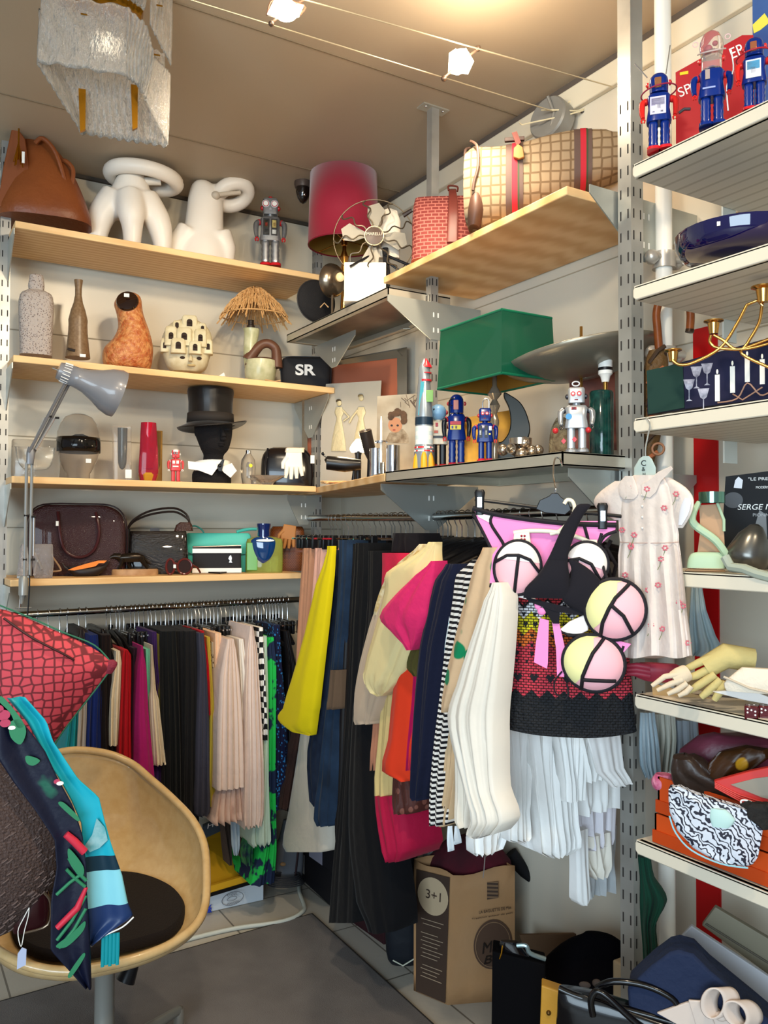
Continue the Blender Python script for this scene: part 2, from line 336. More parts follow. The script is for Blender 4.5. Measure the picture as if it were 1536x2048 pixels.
# ------------------------------------------------------------ slotted steel posts
SLOT = M('2a2624', r=.8)
def post(x, y, z0, z1, label, w=.030, slots=(0, 3), plate=False, tilt=0, nx=True):
    t = wthing('slotted_post', label, 'shelf post', (x, y, z0), 'slotted steel posts carrying the shelves')
    h = w/2; b = MB(); k = .0025
    b.hexa([(x+a*h+tilt*(0 if zz == z0 else 1), y+c*h, zz) for zz in (z0, z1) for a, c in ((-1,-1),(1,-1),(1,1),(-1,1))])
    up_ = wpart(t, 'upright', b, STEEL)
    s = MB(); z = z0+.05
    while z < min(z1, slots[1]):
        if z > slots[0]:
            f = (z-z0)/(z1-z0)*tilt
            for q_ in (-.28*w, .28*w):
                s.wbox((x+f-h-.0006, y+q_-.0016, z), (x+f-h+.001, y+q_+.0016, z+.020)); s.wbox((x+f+q_-.0016, y-h-.0006, z), (x+f+q_+.0016, y-h+.001, z+.020))
        z += .047
    join2(up_, s, SLOT)
    if plate:
        p = MB().wbox((x+tilt-.045, y-.02, z1-.004), (x+tilt+.045, y+.02, z1)); wpart(t, 'ceiling_plate', p, M('bcb8ac', r=.3, m=.6))
        for q_ in (-.03, .03): wpart(t, 'screw', MB().ell((x+tilt+q_, y-.008, z1-.004), .005, 8), CHROME)
    return t
PL = at(6, 1000, Y=2.90)
post(PL.x-.004, 2.905, 0, CEI-.02, 'bright slotted post at the left edge of the photo')
post(1.437, 2.885, 0, CEI-.02, 'slotted post in the corner where both shelf rows meet')
pm = at(868, 1100, X=1.40)
post(1.388, 2.05, 0, CEI, 'slotted post with ceiling plate between the pine shelf and the steel corner shelf', w=.026, plate=True, tilt=.012, slots=(0, 2.25))
post(1.398, 1.287, 0, CEI-.02, 'big slotted post beside the white shelf unit', w=.037, slots=(.0, 2.22))
# ------------------------------------------------------------ shelves
PINE = M('e3bd88', r=.5, pat=('wood',), c2='cf9f66', st=(.35, 1.4, 3)); PINE2 = M('dfb884', r=.5, pat=('wood',), c2='cc9c64', st=(1.4, .35, 3), key=2)
def shelf(name, label, a, b, mat, th=.022, **k):
    return tag(MB().wbox((a[0], a[1], a[2]-th), (b[0], b[1], a[2])).done(name, mat, loc=((a[0]+b[0])/2, (a[1]+b[1])/2, a[2]-th), bev=.002, **k), label, 'shelf')
ZA = (2.241, 1.832, 1.466, 1.154)
LA = ('topmost pine shelf on the left carrying the tan bag and silver robot', 'second pine shelf on the left carrying pottery vases', 'third pine shelf on the left carrying the top hat and coloured glass', 'lowest pine shelf on the left carrying dark handbags')
xr = (1.385, 1.445, 1.372, 1.325)
for z, l, x1 in zip(ZA, LA, xr): shelf('pine_shelf', l, (.352, 2.755, z), (x1, 3.06, z), PINE, th=.021)
shelf('pine_shelf', 'long pine shelf on the right carrying the monogram duffel bag', (1.305, 1.385, 2.070), (1.648, 2.175, 2.070), PINE2, th=.02)
# corner shelf (pine, wedge towards the right wall)
c = [(1.374, 2.76), (1.20, 1.99), (1.45, 1.99), (1.645, 2.6), (1.645, 3.06), (1.40, 3.06)]
tag(MB().prism([(x, y, 1.44) for x, y in c], (0, 0, .022)).done('corner_shelf', PINE2, loc=(1.45, 2.5, 1.44), bev=.002), 'wedge shaped pine corner shelf carrying two framed pictures and a black spot lamp', 'shelf')
def tray(label, pts, z, group=None):   # folded sheet steel shelf with a rim that hangs down
    cx = sum(p[0] for p in pts)/len(pts); cy = sum(p[1] for p in pts)/len(pts)
    t = wthing('steel_shelf', label, 'shelf', (cx, cy, z-.03), group)
    wpart(t, 'panel', MB().prism([(x, y, z-.004) for x, y in pts], (0, 0, .0035)), M('9b968a', r=.28, m=.8, c2='6f6a60', sc=6))
    b = MB(); n = len(pts)
    for i in range(n):
        p0, p1 = Vector((*pts[i], 0)), Vector((*pts[(i+1) % n], 0)); d = (p1-p0).normalized(); nn = Vector((-d.y, d.x, 0)); nn = nn if nn.dot(Vector((cx, cy, 0))-p0) > 0 else -nn
        b.hexa([tuple(v)[:2]+(zz,) for zz in (z-.028, z) for v in (p0, p1, p1+nn*.003, p0+nn*.003)])
        b.hexa([tuple(v)[:2]+(zz,) for zz in (z-.028, z-.0255) for v in (p0, p1, p1+nn*.02-d*.02, p0+nn*.02+d*.02)])
    wpart(t, 'rim', b, M('b9b2a2', r=.3, m=.55), smooth=False); return t
fz = 2.0
u1, u2, u3, u4 = at(572, 668, Z=fz), at(782, 572, Z=fz), at(858, 640, Z=fz), at(735, 692, Z=fz)
tray('sheet steel corner shelf with mottled underside holding the fan and the black disc', [(1.252, 2.755), (1.252, 2.06), (1.47, 1.86+.2), (1.52, 2.35), (1.50, 2.755)], 2.004)
tray('sheet steel shelf holding the toy robots and the green shade lamp', [(1.20, 1.288), (1.20, 1.985), (1.60, 1.985), (1.60, 1.40), (1.47, 1.40), (1.47, 1.288)], 1.466)
# bracket plates
def bracket(kind, c, z, w, h, label):
    x, y = c; b = MB(); hw = w/2; k = .012
    if kind == 'X': pts = [(x-hw, y, z), (x+hw, y, z), (x+hw, y, z-.018), (x+.018, y, z-h), (x-.018, y, z-h), (x-hw, y, z-.018)]; off = (0, .003, 0)
    else: pts = [(x, y-hw, z), (x, y+hw, z), (x, y+hw, z-.018), (x, y+.018, z-h), (x, y-.018, z-h), (x, y-hw, z-.018)]; off = (.003, 0, 0)
    t = wthing('shelf_bracket', label, 'bracket', (x, y, z-h), 'sheet steel shelf brackets')
    pl_ = wpart(t, 'plate', b.prism(pts, off), M('a9aca6', r=.35, m=.6), smooth=False)
    s = MB()
    for dz in (.03, h*.68):
        for q_ in (-.008, .008):
            if kind == 'X': s.wbox((x+q_-.002, y-.0008, z-dz-.014), (x+q_+.002, y-.0001, z-dz))
            else: s.wbox((x-.0008, y+q_-.002, z-dz-.014), (x-.0001, y+q_+.002, z-dz))
    join2(pl_, s, M('efece4', r=.3))
for z in ZA[:3]: bracket('Y', (.349, 2.905), z-.022, .29, .13, 'bracket under the left end of a left-hand pine shelf')
bracket('Y', (.349, 2.905), ZA[3]-.022, .29, .13, 'bracket under the left end of the lowest pine shelf')
bracket('Y', (1.42, 2.905), ZA[1]-.023, .29, .15, 'bracket under the right end of the vase shelf')
bracket('X', (1.375, 2.868), 1.437, .13, .11, 'bracket under the pine corner shelf at the corner post')
bracket('X', (1.40, 2.034), 2.003-.03, .33, .11, 'bracket under the steel corner shelf at the post with ceiling plate')
bracket('X', (1.385, 2.034), 1.466-.03, .34, .13, 'bracket behind the hangers under the robot shelf')
bracket('X', (1.475, 1.312), 2.047, .345, .14, 'bracket under the right end of the long pine shelf')
bracket('X', (1.44, 1.312), 1.435, .40, .16, 'bracket under the right end of the steel robot shelf')
bracket('Y', (1.36, 2.60), 2.003-.03, .30, .10, 'bracket under the left end of the steel corner shelf')
# rails
def rail(p0, p1, label): tag(MB().tube([p0, p1], .011, 14).done('clothes_rail', M('9a9a98', r=.2, m=1), loc=p0), label, 'clothes rail')
rail((.34, 2.90, 1.033), (1.43, 2.90, 1.047), 'chrome clothes rail on the left under the handbag shelf')
rail((1.40, 2.87, 1.352), (1.395, 2.07, 1.343), 'chrome clothes rail on the right carrying the trousers')
rail((1.395, 2.03, 1.345), (1.40, 1.32, 1.352), 'chrome clothes rail on the right carrying the shirts')
# ------------------------------------------------------------ white steel shelving on the right
WS = M('d9cfbb', r=.35)
for z, lab in ((1.985, 'topmost white steel shelf carrying blue toy robots'), (1.757, 'white steel shelf carrying the dark blue bowl'), (1.511, 'white steel shelf carrying the black photo box of candles'),
               (1.233, 'white steel shelf carrying the strappy sandal'), (1.005, 'white steel shelf carrying gloves and dice'), (.741, 'white steel shelf carrying the orange boxes')):
    t = wthing('white_shelf', lab, 'shelf', (1.4, .75, z-.026))
    wpart(t, 'panel', MB().wbox((1.205, .1, z-.026), (1.56, 1.098, z-.02)), M('cfc6b6', r=.5, pat=('stripe', 'X', 9, .9, 'b8ae9c')))
    prof = [(1.2, z), (1.2, z-.026), (1.212, z-.03), (1.212, z-.02)]
    b = MB(); 
    b.prism([(1.200, 1.10, z-.006), (1.200, 1.094, z), (1.200, .1, z), (1.200, .1, z-.026), (1.200, 1.094, z-.026), (1.200, 1.10, z-.02)], (.012, 0, 0))
    wpart(t, 'front_edge', b, WS, bev=.002)
    wpart(t, 'top_sheet', MB().wbox((1.2, .1, z-.004), (1.56, 1.096, z)), WS)
    wpart(t, 'side_edge', MB().wbox((1.212, 1.092, z-.024), (1.56, 1.097, z-.002)), WS)
    if z > 1.3: wpart(t, 'hanging_bracket', MB().wbox((1.46, 1.10, z-.07), (1.50, 1.104, z-.01)), M('cfd2cc', r=.4, m=.4), label='small steel bracket plate')
t = wthing('support_pole', 'white round support pole with clamps behind the white shelves', 'pole', (1.53, 1.33, .33))
pa = at(1330, 1000, X=1.52)
wpart(t, 'tube', MB().tube([(1.52, pa.y, .335), (1.52, pa.y, CEI-.002)], .0185, 20), M('e6e2d8', r=.4))
for z in (1.915, 1.70):
    b = MB().tube([(1.52, pa.y, z-.018), (1.52, pa.y, z+.018)], .026, 18); b.tube([(1.475, pa.y, z+.004), (1.57, pa.y-.01, z+.004)], .011, 10)
    for dx in (-.04, .04): b.ell((1.52+dx, pa.y, z+.002), .017, 10)
    wpart(t, 'clamp', b, M('b9b2a8', r=.35, m=.5), label='grey pipe clamp')
# ------------------------------------------------------------ left shelves, top row
YS = 2.90
CORD = M('c9a070', r=.7)
k = K('handbag', 'tan leather shoulder bag with a gold tassel at the left end of the top shelf', 'bag', 88, Y=2.90, Z=ZA[0])
LEA = M('80441f', r=.42, c2='70391a', sc=6, bump=.15, bsc=90)
b = k.mb().rows([(450, 2, 178, 62), (430, 2, 176, 64), (380, 18, 158, 52), (330, 34, 134, 34), (300, 42, 112, 22), (275, 50, 84, 9), (270, 52, 74, 4)], p=3, sm=3)
k.part('body', b, LEA)
g = k.mb().poly([(30, 272), (52, 300), (70, 435), (4, 440), (14, 360)], 3, yo=-40); k.part('side_gusset', g, M('7a401d', r=.5), bev=2)
k.part('handle', k.mb().line([(70, 300, -30), (84, 292, -38), (108, 320, -44), (128, 380, -40), (134, 392, -36)], 4.5), LEA)
k.part('handle', k.mb().line([(112, 330, -20), (124, 326, -30), (140, 345, -36), (136, 388, -36)], 4.5), LEA)
ts = k.mb().line([(41, 290, -60), (41, 318, -61)], 1.6); 
for i in range(9): ts.line([(41, 318, -61), (33+i*2, 350+R.uniform(0, 22), -62+R.uniform(-3, 3))], 1.3, 5)
k.part('tassel', ts, GOLD, label='gold tassel'); k.part('price_tag', k.mb().box(47, 335, 52, 357, .6, -64), PAPER, label='small white tag')
# white sculptural lamps
PL1 = M('e4dcd0', r=.38, c2='ddd2c4', sc=5)
k = K('sculpture_lamp', 'white three legged sculptural lamp with a tilted oval ring on top', 'lamp', 262, Y=2.90, Z=ZA[0])
lb = k.mb().rows([(440, 226, 300, 22), (410, 212, 304, 30), (380, 222, 300, 34), (350, 236, 288, 28), (335, 244, 270, 16)], sm=3)
for p0, p1, p2_, y in (((232, 395), (205, 440), (198, 480), -6), ((258, 400), (262, 440), (264, 470), -38), ((285, 395), (312, 440), (322, 480), -10)):
    lb.line([(p0[0], p0[1], y*.5), (p1[0], p1[1], y), (p2_[0], p2_[1], y), (p2_[0], k.py, y)], [30, 27, 20, 16], 18)
k.part('three_legged_body', lb, PL1, remesh=.006)
b = k.mb()
pts = [(285+64*cos(a), 352+4*sin(a)+5*cos(a), 44*sin(a)) for a in [2*pi*i/30 for i in range(30)]]
k.part('ring', b.tube([(x, yy, y) for x, y, yy in pts], 15, 14, closed=True), PL1)
k.part('bulb_holder', k.mb().line([(278, 363, -10), (318, 360, -14)], 8, 12).ball(280, 362, 13, 11, yo=-8), M('cfc6b8', r=.4)); k.part('sticker', k.mb().box(317, 358, 325, 366, .8, -32), M('b01822'))
k = K('sculpture_lamp', 'white knotted sculptural lamp with a flared foot and one loop leaning right', 'lamp', 420, Y=2.90, Z=ZA[0])
k.part('flared_body', k.mb().rows([(k.py, 345, 462, 42), (500, 352, 462, 40), (470, 366, 448, 34), (430, 372, 446, 30), (395, 376, 444, 28), (372, 382, 428, 22), (362, 392, 416, 12)], sm=3).line([(380, 470, -10), (356, 500, -14), (346, k.py, -14)], [28, 22, 16], 14).line([(438, 470, -8), (452, 500, -10), (452, k.py, -10)], [26, 20, 15], 14).line([(430, 385, 0), (455, 372, -6)], [18, 15], 14), PL1, remesh=.006)
k.part('loop', k.mb().tube([(464+30*cos(a), 20*sin(a), 384+15*sin(a)-8*cos(a)) for a in [2*pi*i/26 for i in range(26)]], 14, 14, closed=True), PL1)
k.part('bulb_holder', k.mb().line([(428, 398, -26), (478, 385, -16)], 4.5, 10).ball(430, 398, 9, 8, yo=-24), M('b9ad9c', r=.4))
# ---- toy robots
def robot(k, x0, x1, yt, yb, body, head=None, face=None, legs=None, feet=None, arms=None, kind='box', panel=None, eye='e03028', seam=0, ear=None, gait=0):
    """tin robot between columns x0..x1 and rows yt (head top) .. yb (soles)"""
    W = x1-x0; H = yb-yt; cx = (x0+x1)/2; head = head or body; legs = legs or body; feet = feet or plast('c01822', r=.25); arms = arms or body
    X = lambda u: cx+u*W/2
    Yy = lambda v: yt+v*H
    if kind == 'box': k.part('head', k.mb().rows([(Yy(.24), X(-.52), X(.52), W*.22), (Yy(.03), X(-.54), X(.54), W*.23), (Yy(0), X(-.46), X(.46), W*.2)], p=7), head, bev=1)
    elif kind == 'dome':
        k.part('head', k.mb().rows([(Yy(.26), X(-.56), X(.56), W*.25), (Yy(.10), X(-.56), X(.56), W*.25), (Yy(.05), X(-.48), X(.48), W*.21), (Yy(.015), X(-.3), X(.3), W*.14), (Yy(0), X(-.04), X(.04), 1)], p=2.4, sm=3), head)
    else: k.part('head', k.mb().ball(cx, Yy(.13), W*.33, H*.13, W*.3), head)
    if face: k.part('face_window', k.mb().box(X(-.24), Yy(.09), X(.16), Yy(.22), 2, -W*.24), face, bev=1.2)
    fy = -W*(.232 if kind != 'ball' else .235)
    if eye:
        for s_ in (-1, 1):
            e = k.mb().disc(X(.19*s_-.02), Yy(.10), W*.075, W*.075, 1, fy); e = k.part('eye', e, plast(eye))
            k.part('pupil', k.mb().disc(X(.19*s_-.02), Yy(.10), W*.036, W*.036, 1.4, fy), WHITE, e)
        k.part('mouth', k.mb().box(X(-.12), Yy(.185), X(.1), Yy(.20), 1, fy), M('7a1418'))
        k.part('nose', k.mb().poly([(X(-.05), Yy(.16)), (X(.03), Yy(.16)), (X(-.01), Yy(.12))], 1.6, fy), head)
    k.part('neck', k.mb().rows([(Yy(.3), X(-.25), X(.25), W*.13), (Yy(.23), X(-.25), X(.25), W*.13)]), body)
    k.part('body', k.mb().rows([(Yy(.63), X(-.74), X(.74), W*.28), (Yy(.6), X(-.76), X(.76), W*.28), (Yy(.45), X(-.64), X(.64), W*.27), (Yy(.31), X(-.7), X(.7), W*.27), (Yy(.275), X(-.6), X(.6), W*.22)], p=5 if kind != 'dome' else 3.2), body, bev=1)
    for s_ in (-1, 1):
        arm_ = k.part('arm', k.mb().line([(X(.7*s_), Yy(.33), 0), (X(.98*s_), Yy(.37), -W*.05), (X(1.0*s_), Yy(.5), -W*.12), (X(.94*s_), Yy(.58), -W*.2)], [W*.09, W*.1, W*.085, W*.06], 12), arms)
        k.part('shoulder', k.mb().ball(X(.8*s_), Yy(.34), W*.11), ear or arms)
        h = k.mb()
        for q_ in (-1, 1): h.line([(X(.94*s_), Yy(.585), -W*.2), (X(.94*s_)+q_*W*.06, Yy(.61), -W*.22), (X(.94*s_)+q_*W*.03, Yy(.645), -W*.24)], W*.025, 6)
        k.part('claw', h, ear or arms, arm_)
        lx0, lx1 = (X(-.64), X(-.04)) if s_ < 0 else (X(.06), X(.66)); st = []
        for i in range(9):
            v = .94-.31*i/8; bul = W*.02*(i % 2) if kind == 'dome' or seam else 0
            st.append((Yy(v), lx0+W*.02-bul, lx1-W*.02+bul, W*.19+bul, -gait*s_*W*.06))
        leg_ = k.part('leg', k.mb().rows(st, p=3.5), legs)
        k.part('foot', k.mb().rows([(Yy(1), lx0-W*.04, lx1+W*.06, W*.3, -W*.1), (Yy(.965), lx0-W*.04, lx1+W*.06, W*.29, -W*.1), (Yy(.93), lx0+W*.02, lx1, W*.18, -W*.04)], p=3.5), feet, leg_)
    if ear:
        for s_ in (-1, 1): k.part('ear_disc', k.mb().lathe([(W*.085, 0), (W*.085, W*.05), (W*.03, W*.09)], (X(.53*s_) if kind == 'box' else X(.6*s_), 0, Yy(.13)), (s_, 0, 0)), ear)
    fy = -W*.285
    for (u0, v0, u1, v1, c) in (panel or []):
        k.part('panel', k.mb().box(X(u0), Yy(v0), X(u1), Yy(v1), 1.2, fy), M(c, r=.35))
SIL = M('a7a9ac', r=.28, m=.75, c2='8f9194', sc=30); SILB = M('8a8c90', r=.35, m=.7)
k = K('toy_robot', 'silver tin robot with round eyes and two black chest panels on the top shelf', 'toy robot', 540, Y=2.88, Z=ZA[0])
robot(k, 512, 568, 398, 536, SIL, eye=None, ear=plast('b02025'), panel=[(-.5, .32, -.06, .56, '1b1b1d'), (.06, .32, .5, .56, '1b1b1d'), (-.42, .34, -.14, .45, 'c9b26a'), (.14, .34, .42, .45, 'c9b26a'), (-.42, .48, -.14, .54, 'ddddd8'), (.14, .48, .42, .54, 'ddddd8'), (-.36, .38, -.2, .43, 'c03020'), (.2, .38, .36, .43, 'c03020')], seam=1)
for x in (531, 548):
    k.part('eye_ring', k.mb().lathe([(7.5, 0), (7.5, 3), (5, 3)], (x, -10, 411), (0, -1, 0)), plast('b8bcc0')); k.part('eye_ring', k.mb().lathe([(6, 0), (6, 1.4), (4.8, 1.5)], (x, -12.4, 411), (0, -1, 0)), plast('b03038')); k.part('eye', k.mb().disc(x, 411, 4.8, 4.8, .8, -13.6), WHITE)
k.part('mouth', k.mb().poly([(537, 423), (543, 423), (540, 417)], 1.2, -12), plast('9a9aa0')); k.part('top_knob', k.mb().vase(540, [(4, 398), (4, 393), (2.5, 392)]), plast('b02025'))
# dome camera, red lamp
k = K('security_camera', 'dark smoked dome security camera on the ceiling beside the red lampshade', 'security camera', 606, Z=CEI, py=364)
k.part('housing', k.mb().vase(606, [(17, 362), (17.5, 370), (16, 376), (13, 377)]), M('4a3e38', r=.4)); k.part('dome', k.mb().vase(606, [(14, 374), (14.2, 384), (11, 397), (6, 405), (.5, 408)]), M('18120f', r=.08, coat=.5))
k.part('lens', k.mb().ball(609, 394, 3, yo=-12), CHROME)
k = K('table_lamp', 'red drum lampshade on a brass column at the corner', 'lamp', 686, P=(1.40, 2.60, 0), Z=2.012)
sh = k.mb().lathe([(70, 490), (66.5, 345)], (686, 0, 0), n=56, caps=False)
k.part('shade', sh, M('8e0f2a', r=.75, sheen=.3), solid=1.6)
k.part('shade_lining', k.mb().lathe([(68.5, 489), (65, 347)], (686, 0, 0), n=56, caps=False), M('a8823c', r=.4, m=.5)); k.part('shade_rim', k.mb().tube([(686+70*cos(a), 70*sin(a), 490) for a in [2*pi*i/56 for i in range(56)]], 1.4, 6, closed=True).tube([(686+66.5*cos(a), 66.5*sin(a), 345) for a in [2*pi*i/56 for i in range(56)]], 1.4, 6, closed=True), M('7a0c22'))
k.part('column', k.mb().vase(688, [(26, k.py), (26, k.py-5), (9, k.py-9), (5, 560), (8, 540), (5.5, 528), (9, 515), (4, 500), (3.5, 470)]), BRASS); k.part('bulb_socket', k.mb().vase(688, [(6, 490), (7, 462), (5, 455)]), BRASS)
sp = k.mb()
for i in range(3): sp.line([(688, 480, 0), (686+68*cos(2.1*i+.3), 488, 68*sin(2.1*i+.3))], 1.1, 6)
k.part('shade_carrier', sp, BRASS)
# black disc and silver dome lamp, on the steel corner shelf
k = K('round_purse', 'black round flat purse standing at the corner behind the steel shelf rim', 'purse', 632, P=(1.36, 2.70, 0), Z=2.008)
k.part('body', k.mb().lathe([(1, -9), (36, -7), (41, -3), (42, 0), (41, 3), (36, 7), (1, 9)], (632, 0, 602), (.5, -1, 0), n=44), M('1c1a1b', r=.8, bump=.3, bsc=300))
k.part('zip', k.mb().tube([(632+42*cos(a)*.89, 42*cos(a)*.44, 602+42*sin(a)) for a in [2*pi*i/44 for i in range(44)]], 1.1, 6, closed=True), M('2e2c2c', r=.5)); k.part('pull_cord', k.mb().line([(640, 625, -40), (648, 617, -44), (656, 625, -42)], 1.2), CORD)
k = K('desk_lamp', 'small brushed silver reflector lamp between the red shade and the black purse', 'lamp', 664, P=(1.36, 2.55, 0), Z=2.008)
k.part('reflector', k.mb().lathe([(3, 8), (14, 8), (25, 2), (33, -8), (34, -14), (32, -14), (22, -2), (3, 2)], (672, 0, 560), (.75, -.75, .15), n=36), M('8f7f6c', r=.22, m=.9)); k.part('bulb', k.mb().ball(680, 556, 9, 9, yo=-9), M('e8c890', r=.3, em=.6)); k.part('socket', k.mb().line([(668, 562, 2), (688, 550, -14)], 4), BRASS)
k.part('stem', k.mb().line([(666, 566, 4), (664, 596, 6), (664, k.py, 4)], 2.2), M('8f7f6c', r=.3, m=.9)); k.part('base', k.mb().vase(664, [(16, k.py), (16, k.py-3), (3, k.py-5)], yo=4), M('8f7f6c', r=.3, m=.9))
# fan
k = K('wire_fan', 'old white boxed fan with wavy wire guard and four blades', 'fan', 760, P=(1.40, 2.22, 0), Z=2.008)
k.part('white_housing', k.mb().box(688, 524, 772, k.py, 24, 22), M('e9e0d0', r=.5), bev=2)
k.part('back_plate', k.mb().rows([(505, 752, 800, 8), (430, 754, 802, 8), (408, 762, 795, 7), (404, 772, 785, 5)], p=3, yo=34), M('e2d6c2', r=.5))
bm = M('948c7c', r=.45)
for a in (.2, 1.75, 3.3, 4.8):
    k.part('blade', k.mb().poly([(748+cos(a+t)*r_, 470+sin(a+t)*r_) for t, r_ in ((-.1, 8), (-.42, 42), (-.3, 62), (.05, 68), (.32, 56), (.3, 30), (.15, 8))], .8, 4), bm)
k.part('hub', k.mb().lathe([(3, -12), (17, -10), (18, 0), (18, 16)], (748, 0, 474), (0, 1, 0)), M('4c3a30', r=.4)); k.text('MARELLI', 748, 471, 6, M('d8cdb8'), yo=-13, width=30)
k.part('hub_ring', k.mb().tube([(748+19*cos(a), -10, 474+19*sin(a)) for a in [2*pi*i/24 for i in range(24)]], 1.3, 6, closed=True), M('cdbf9e', r=.4, m=.5))
GW = M('5f5444', r=.4, m=.6)
for i in range(9):
    a = 2*pi*i/9+.3; pts = []
    for j in range(15):
        q = j/14; rr = 19+62*q; wv = 6*sin(q*4*pi)*(.3+q); pts.append((748+rr*cos(a)-wv*sin(a), 474+rr*sin(a)*.98+wv*cos(a), -10+18*q*q))
    k.part('guard_wire', k.mb().line(pts, 1.5, 5), GW)
k.part('guard_ring', k.mb().tube([(748+82*cos(a), 9, 474+80*sin(a)) for a in [2*pi*i/40 for i in range(40)]], 1.1, 6, closed=True), GW)
k.part('stand', k.mb().line([(770, 490, 16), (774, 540, 18), (774, k.py, 18)], 6.5).line([(770, 505, 12), (820, 530, 0)], 3).line([(745, 505, 8), (700, 535, -8)], 2.4).line([(774, 520, 10), (812, 548, 6)], 2.4), BLACK)
# ---- left shelves, second row
CER = M('a79b92', r=.45, pat=('vor', 190, .28, '5d4a46'), bump=.6, bsc=120)
k = K('vase', 'tall squared grey pottery bottle vase with pitted brown glaze', 'vase', 71, Y=2.90, Z=ZA[1])
k.part('body', k.mb().rows([(712, 41, 102, 24), (690, 41, 102, 25), (650, 39, 103, 26), (605, 38, 104, 26), (588, 44, 99, 22), (581, 56, 86, 14), (572, 55, 86, 14), (560, 57, 85, 13), (551, 58, 83, 12), (549, 61, 80, 9)], p=3.6, sm=2), CER)
k = K('vase', 'slender speckled brown stoneware bottle vase with a long neck', 'vase', 155, Y=2.90, Z=ZA[1])
k.part('body', k.mb().vase(155, [(24, 716), (22, 700), (18.5, 665), (18, 650), (18.5, 640), (14, 620), (9, 605), (6.5, 590), (6.5, 575), (8.5, 559), (7, 559), (5, 575)]), M('7d6449', r=.35, c2='6b5238', sc=120)); k.part('price_tag', k.mb().box(159, 712, 170, 718, .5, -24), PAPER); k.part('dark_drip', k.mb().line([(136, 703, -22), (150, 706, -23)], 2.5), M('241b15'))
k = K('vase', 'large lopsided orange brown glazed vase with a dark open mouth', 'vase', 256, Y=2.90, Z=ZA[1])
OR_ = M('a8552a', r=.28, c2='c98a52', sc=60, bump=.7, bsc=90)
k.part('body', k.mb().rows([(737, 212, 298, 30), (725, 207, 302, 38), (700, 209, 304, 42), (680, 226, 302, 38), (655, 236, 295, 32), (630, 233, 286, 28), (612, 228, 282, 26), (600, 231, 281, 24), (590, 240, 277, 18), (585, 250, 268, 9)], sm=3), OR_)
k.part('mouth', k.mb().lathe([(1, 3), (16, 2.5), (20.5, 1.6), (22, -2), (20, -4)], (253, -24, 607), (-.2, -1, -.35), n=30), M('1e0d08', r=.06, coat=1)); k.part('price_tag', k.mb().box(247, 595, 257, 602, .6, -32), PAPER)
k = K('pottery_house', 'cream pottery head built of small houses with arched windows', 'sculpture', 373, Y=2.90, Z=ZA[1])
CR = M('cfc4a2', r=.5, c2='bfb08a', sc=40); HO = M('2c1d14', r=.8)
k.part('body', k.mb().rows([(745, 345, 400, 22), (735, 335, 412, 30), (715, 327, 418, 36), (690, 322, 424, 38), (665, 330, 420, 34), (650, 342, 408, 28), (640, 362, 392, 16)], p=3, sm=2), CR)
for (x0, y0, x1, y1, yo) in ((362, 636, 394, 668, -20), (330, 662, 356, 700, -28), (352, 664, 384, 700, -32), (386, 664, 412, 700, -28), (322, 684, 340, 712, -20), (342, 686, 372, 716, -36), (376, 690, 402, 716, -36), (404, 682, 424, 712, -22), (344, 648, 364, 668, -20), (394, 650, 412, 672, -18)):
    k.part('small_house', k.mb().rows([(y1, x0, x1, 12), (y0+5, x0+1, x1-1, 12), (y0, x0+4, x1-4, 9)], p=5, yo=yo), CR, bev=1)
    mx, my = (x0+x1)/2, (y0+y1)/2+2; w_ = (x1-x0)*.17
    k.part('window_hole', k.mb().box(mx-w_, my-3, mx+w_, my+5, 1, yo-12).disc(mx, my-4, w_, w_*.9, 1, yo-12), HO, smooth=False)
for x in (365, 397): k.part('eye', k.mb().ball(x, 722, 5, 3, 2, yo=-34), HO)
k.part('nose', k.mb().line([(381, 716, -36), (380, 730, -40)], [2, 4], 8), CR); k.part('mouth', k.mb().ball(382, 736, 8, 2.5, 3, yo=-32), M('b39b6a'))
# straw shade lamp
k = K('table_lamp', 'pottery jug lamp with a ragged straw parasol shade', 'lamp', 517, Y=2.90, Z=ZA[1])
GL = M('c2c09c', r=.25, c2='a9a880', sc=30); BR2 = M('5f3d2c', r=.45)
k.part('body', k.mb().rows([(765, 493, 548, 26), (755, 490, 550, 30), (735, 489, 553, 33), (722, 491, 552, 32)], sm=2), GL)
k.part('shoulder', k.mb().rows([(738, 489, 553, 32), (724, 490, 552, 28), (716, 500, 546, 14)], sm=2).line([(553, 735, -4), (552, 706, -4), (548, 694, -4), (536, 687, -4), (522, 690, -4), (508, 704, -4), (496, 722, -4)], [12, 10, 9, 9, 9, 11, 13], 12), BR2, label='dark brown glazed shoulder')
k.part('neck', k.mb().rows([(735, 489, 520, 14), (715, 487, 514, 14), (690, 487, 514, 12), (665, 488, 518, 13), (658, 485, 518, 14)], sm=2), GL)
k.part('socket', k.mb().vase(501, [(8, 660), (8, 652), (6, 650), (6, 642), (7, 641)]), M('2c2018', r=.5)); k.part('cord', k.mb().line([(530, 764, -28), (548, 768, -34), (560, 766, -36)], 1.4), CORD); 
ST = M('cfa46e', r=.8, c2='b98a52', sc=90)
b = k.mb()
for i in range(900):
    a = R.uniform(0, 2*pi); r0 = R.uniform(2, 40); r1 = r0+R.uniform(14, 36); r1 = min(r1, 74)
    h = lambda r_: 578+62*(r_/72)**1.35; ja = R.uniform(-.22, .22); lift = R.uniform(-7, 3)
    b.tube([(508+r0*cos(a), r0*sin(a)*.9, h(r0)+lift), (508+(r0+r1)/2*cos(a+ja), (r0+r1)/2*sin(a+ja)*.9, h((r0+r1)/2)-3+lift), (508+r1*cos(a+ja*1.4), r1*sin(a+ja*1.4)*.9, h(r1)+R.uniform(-3, 9))], R.uniform(.5, 1.3), 4)
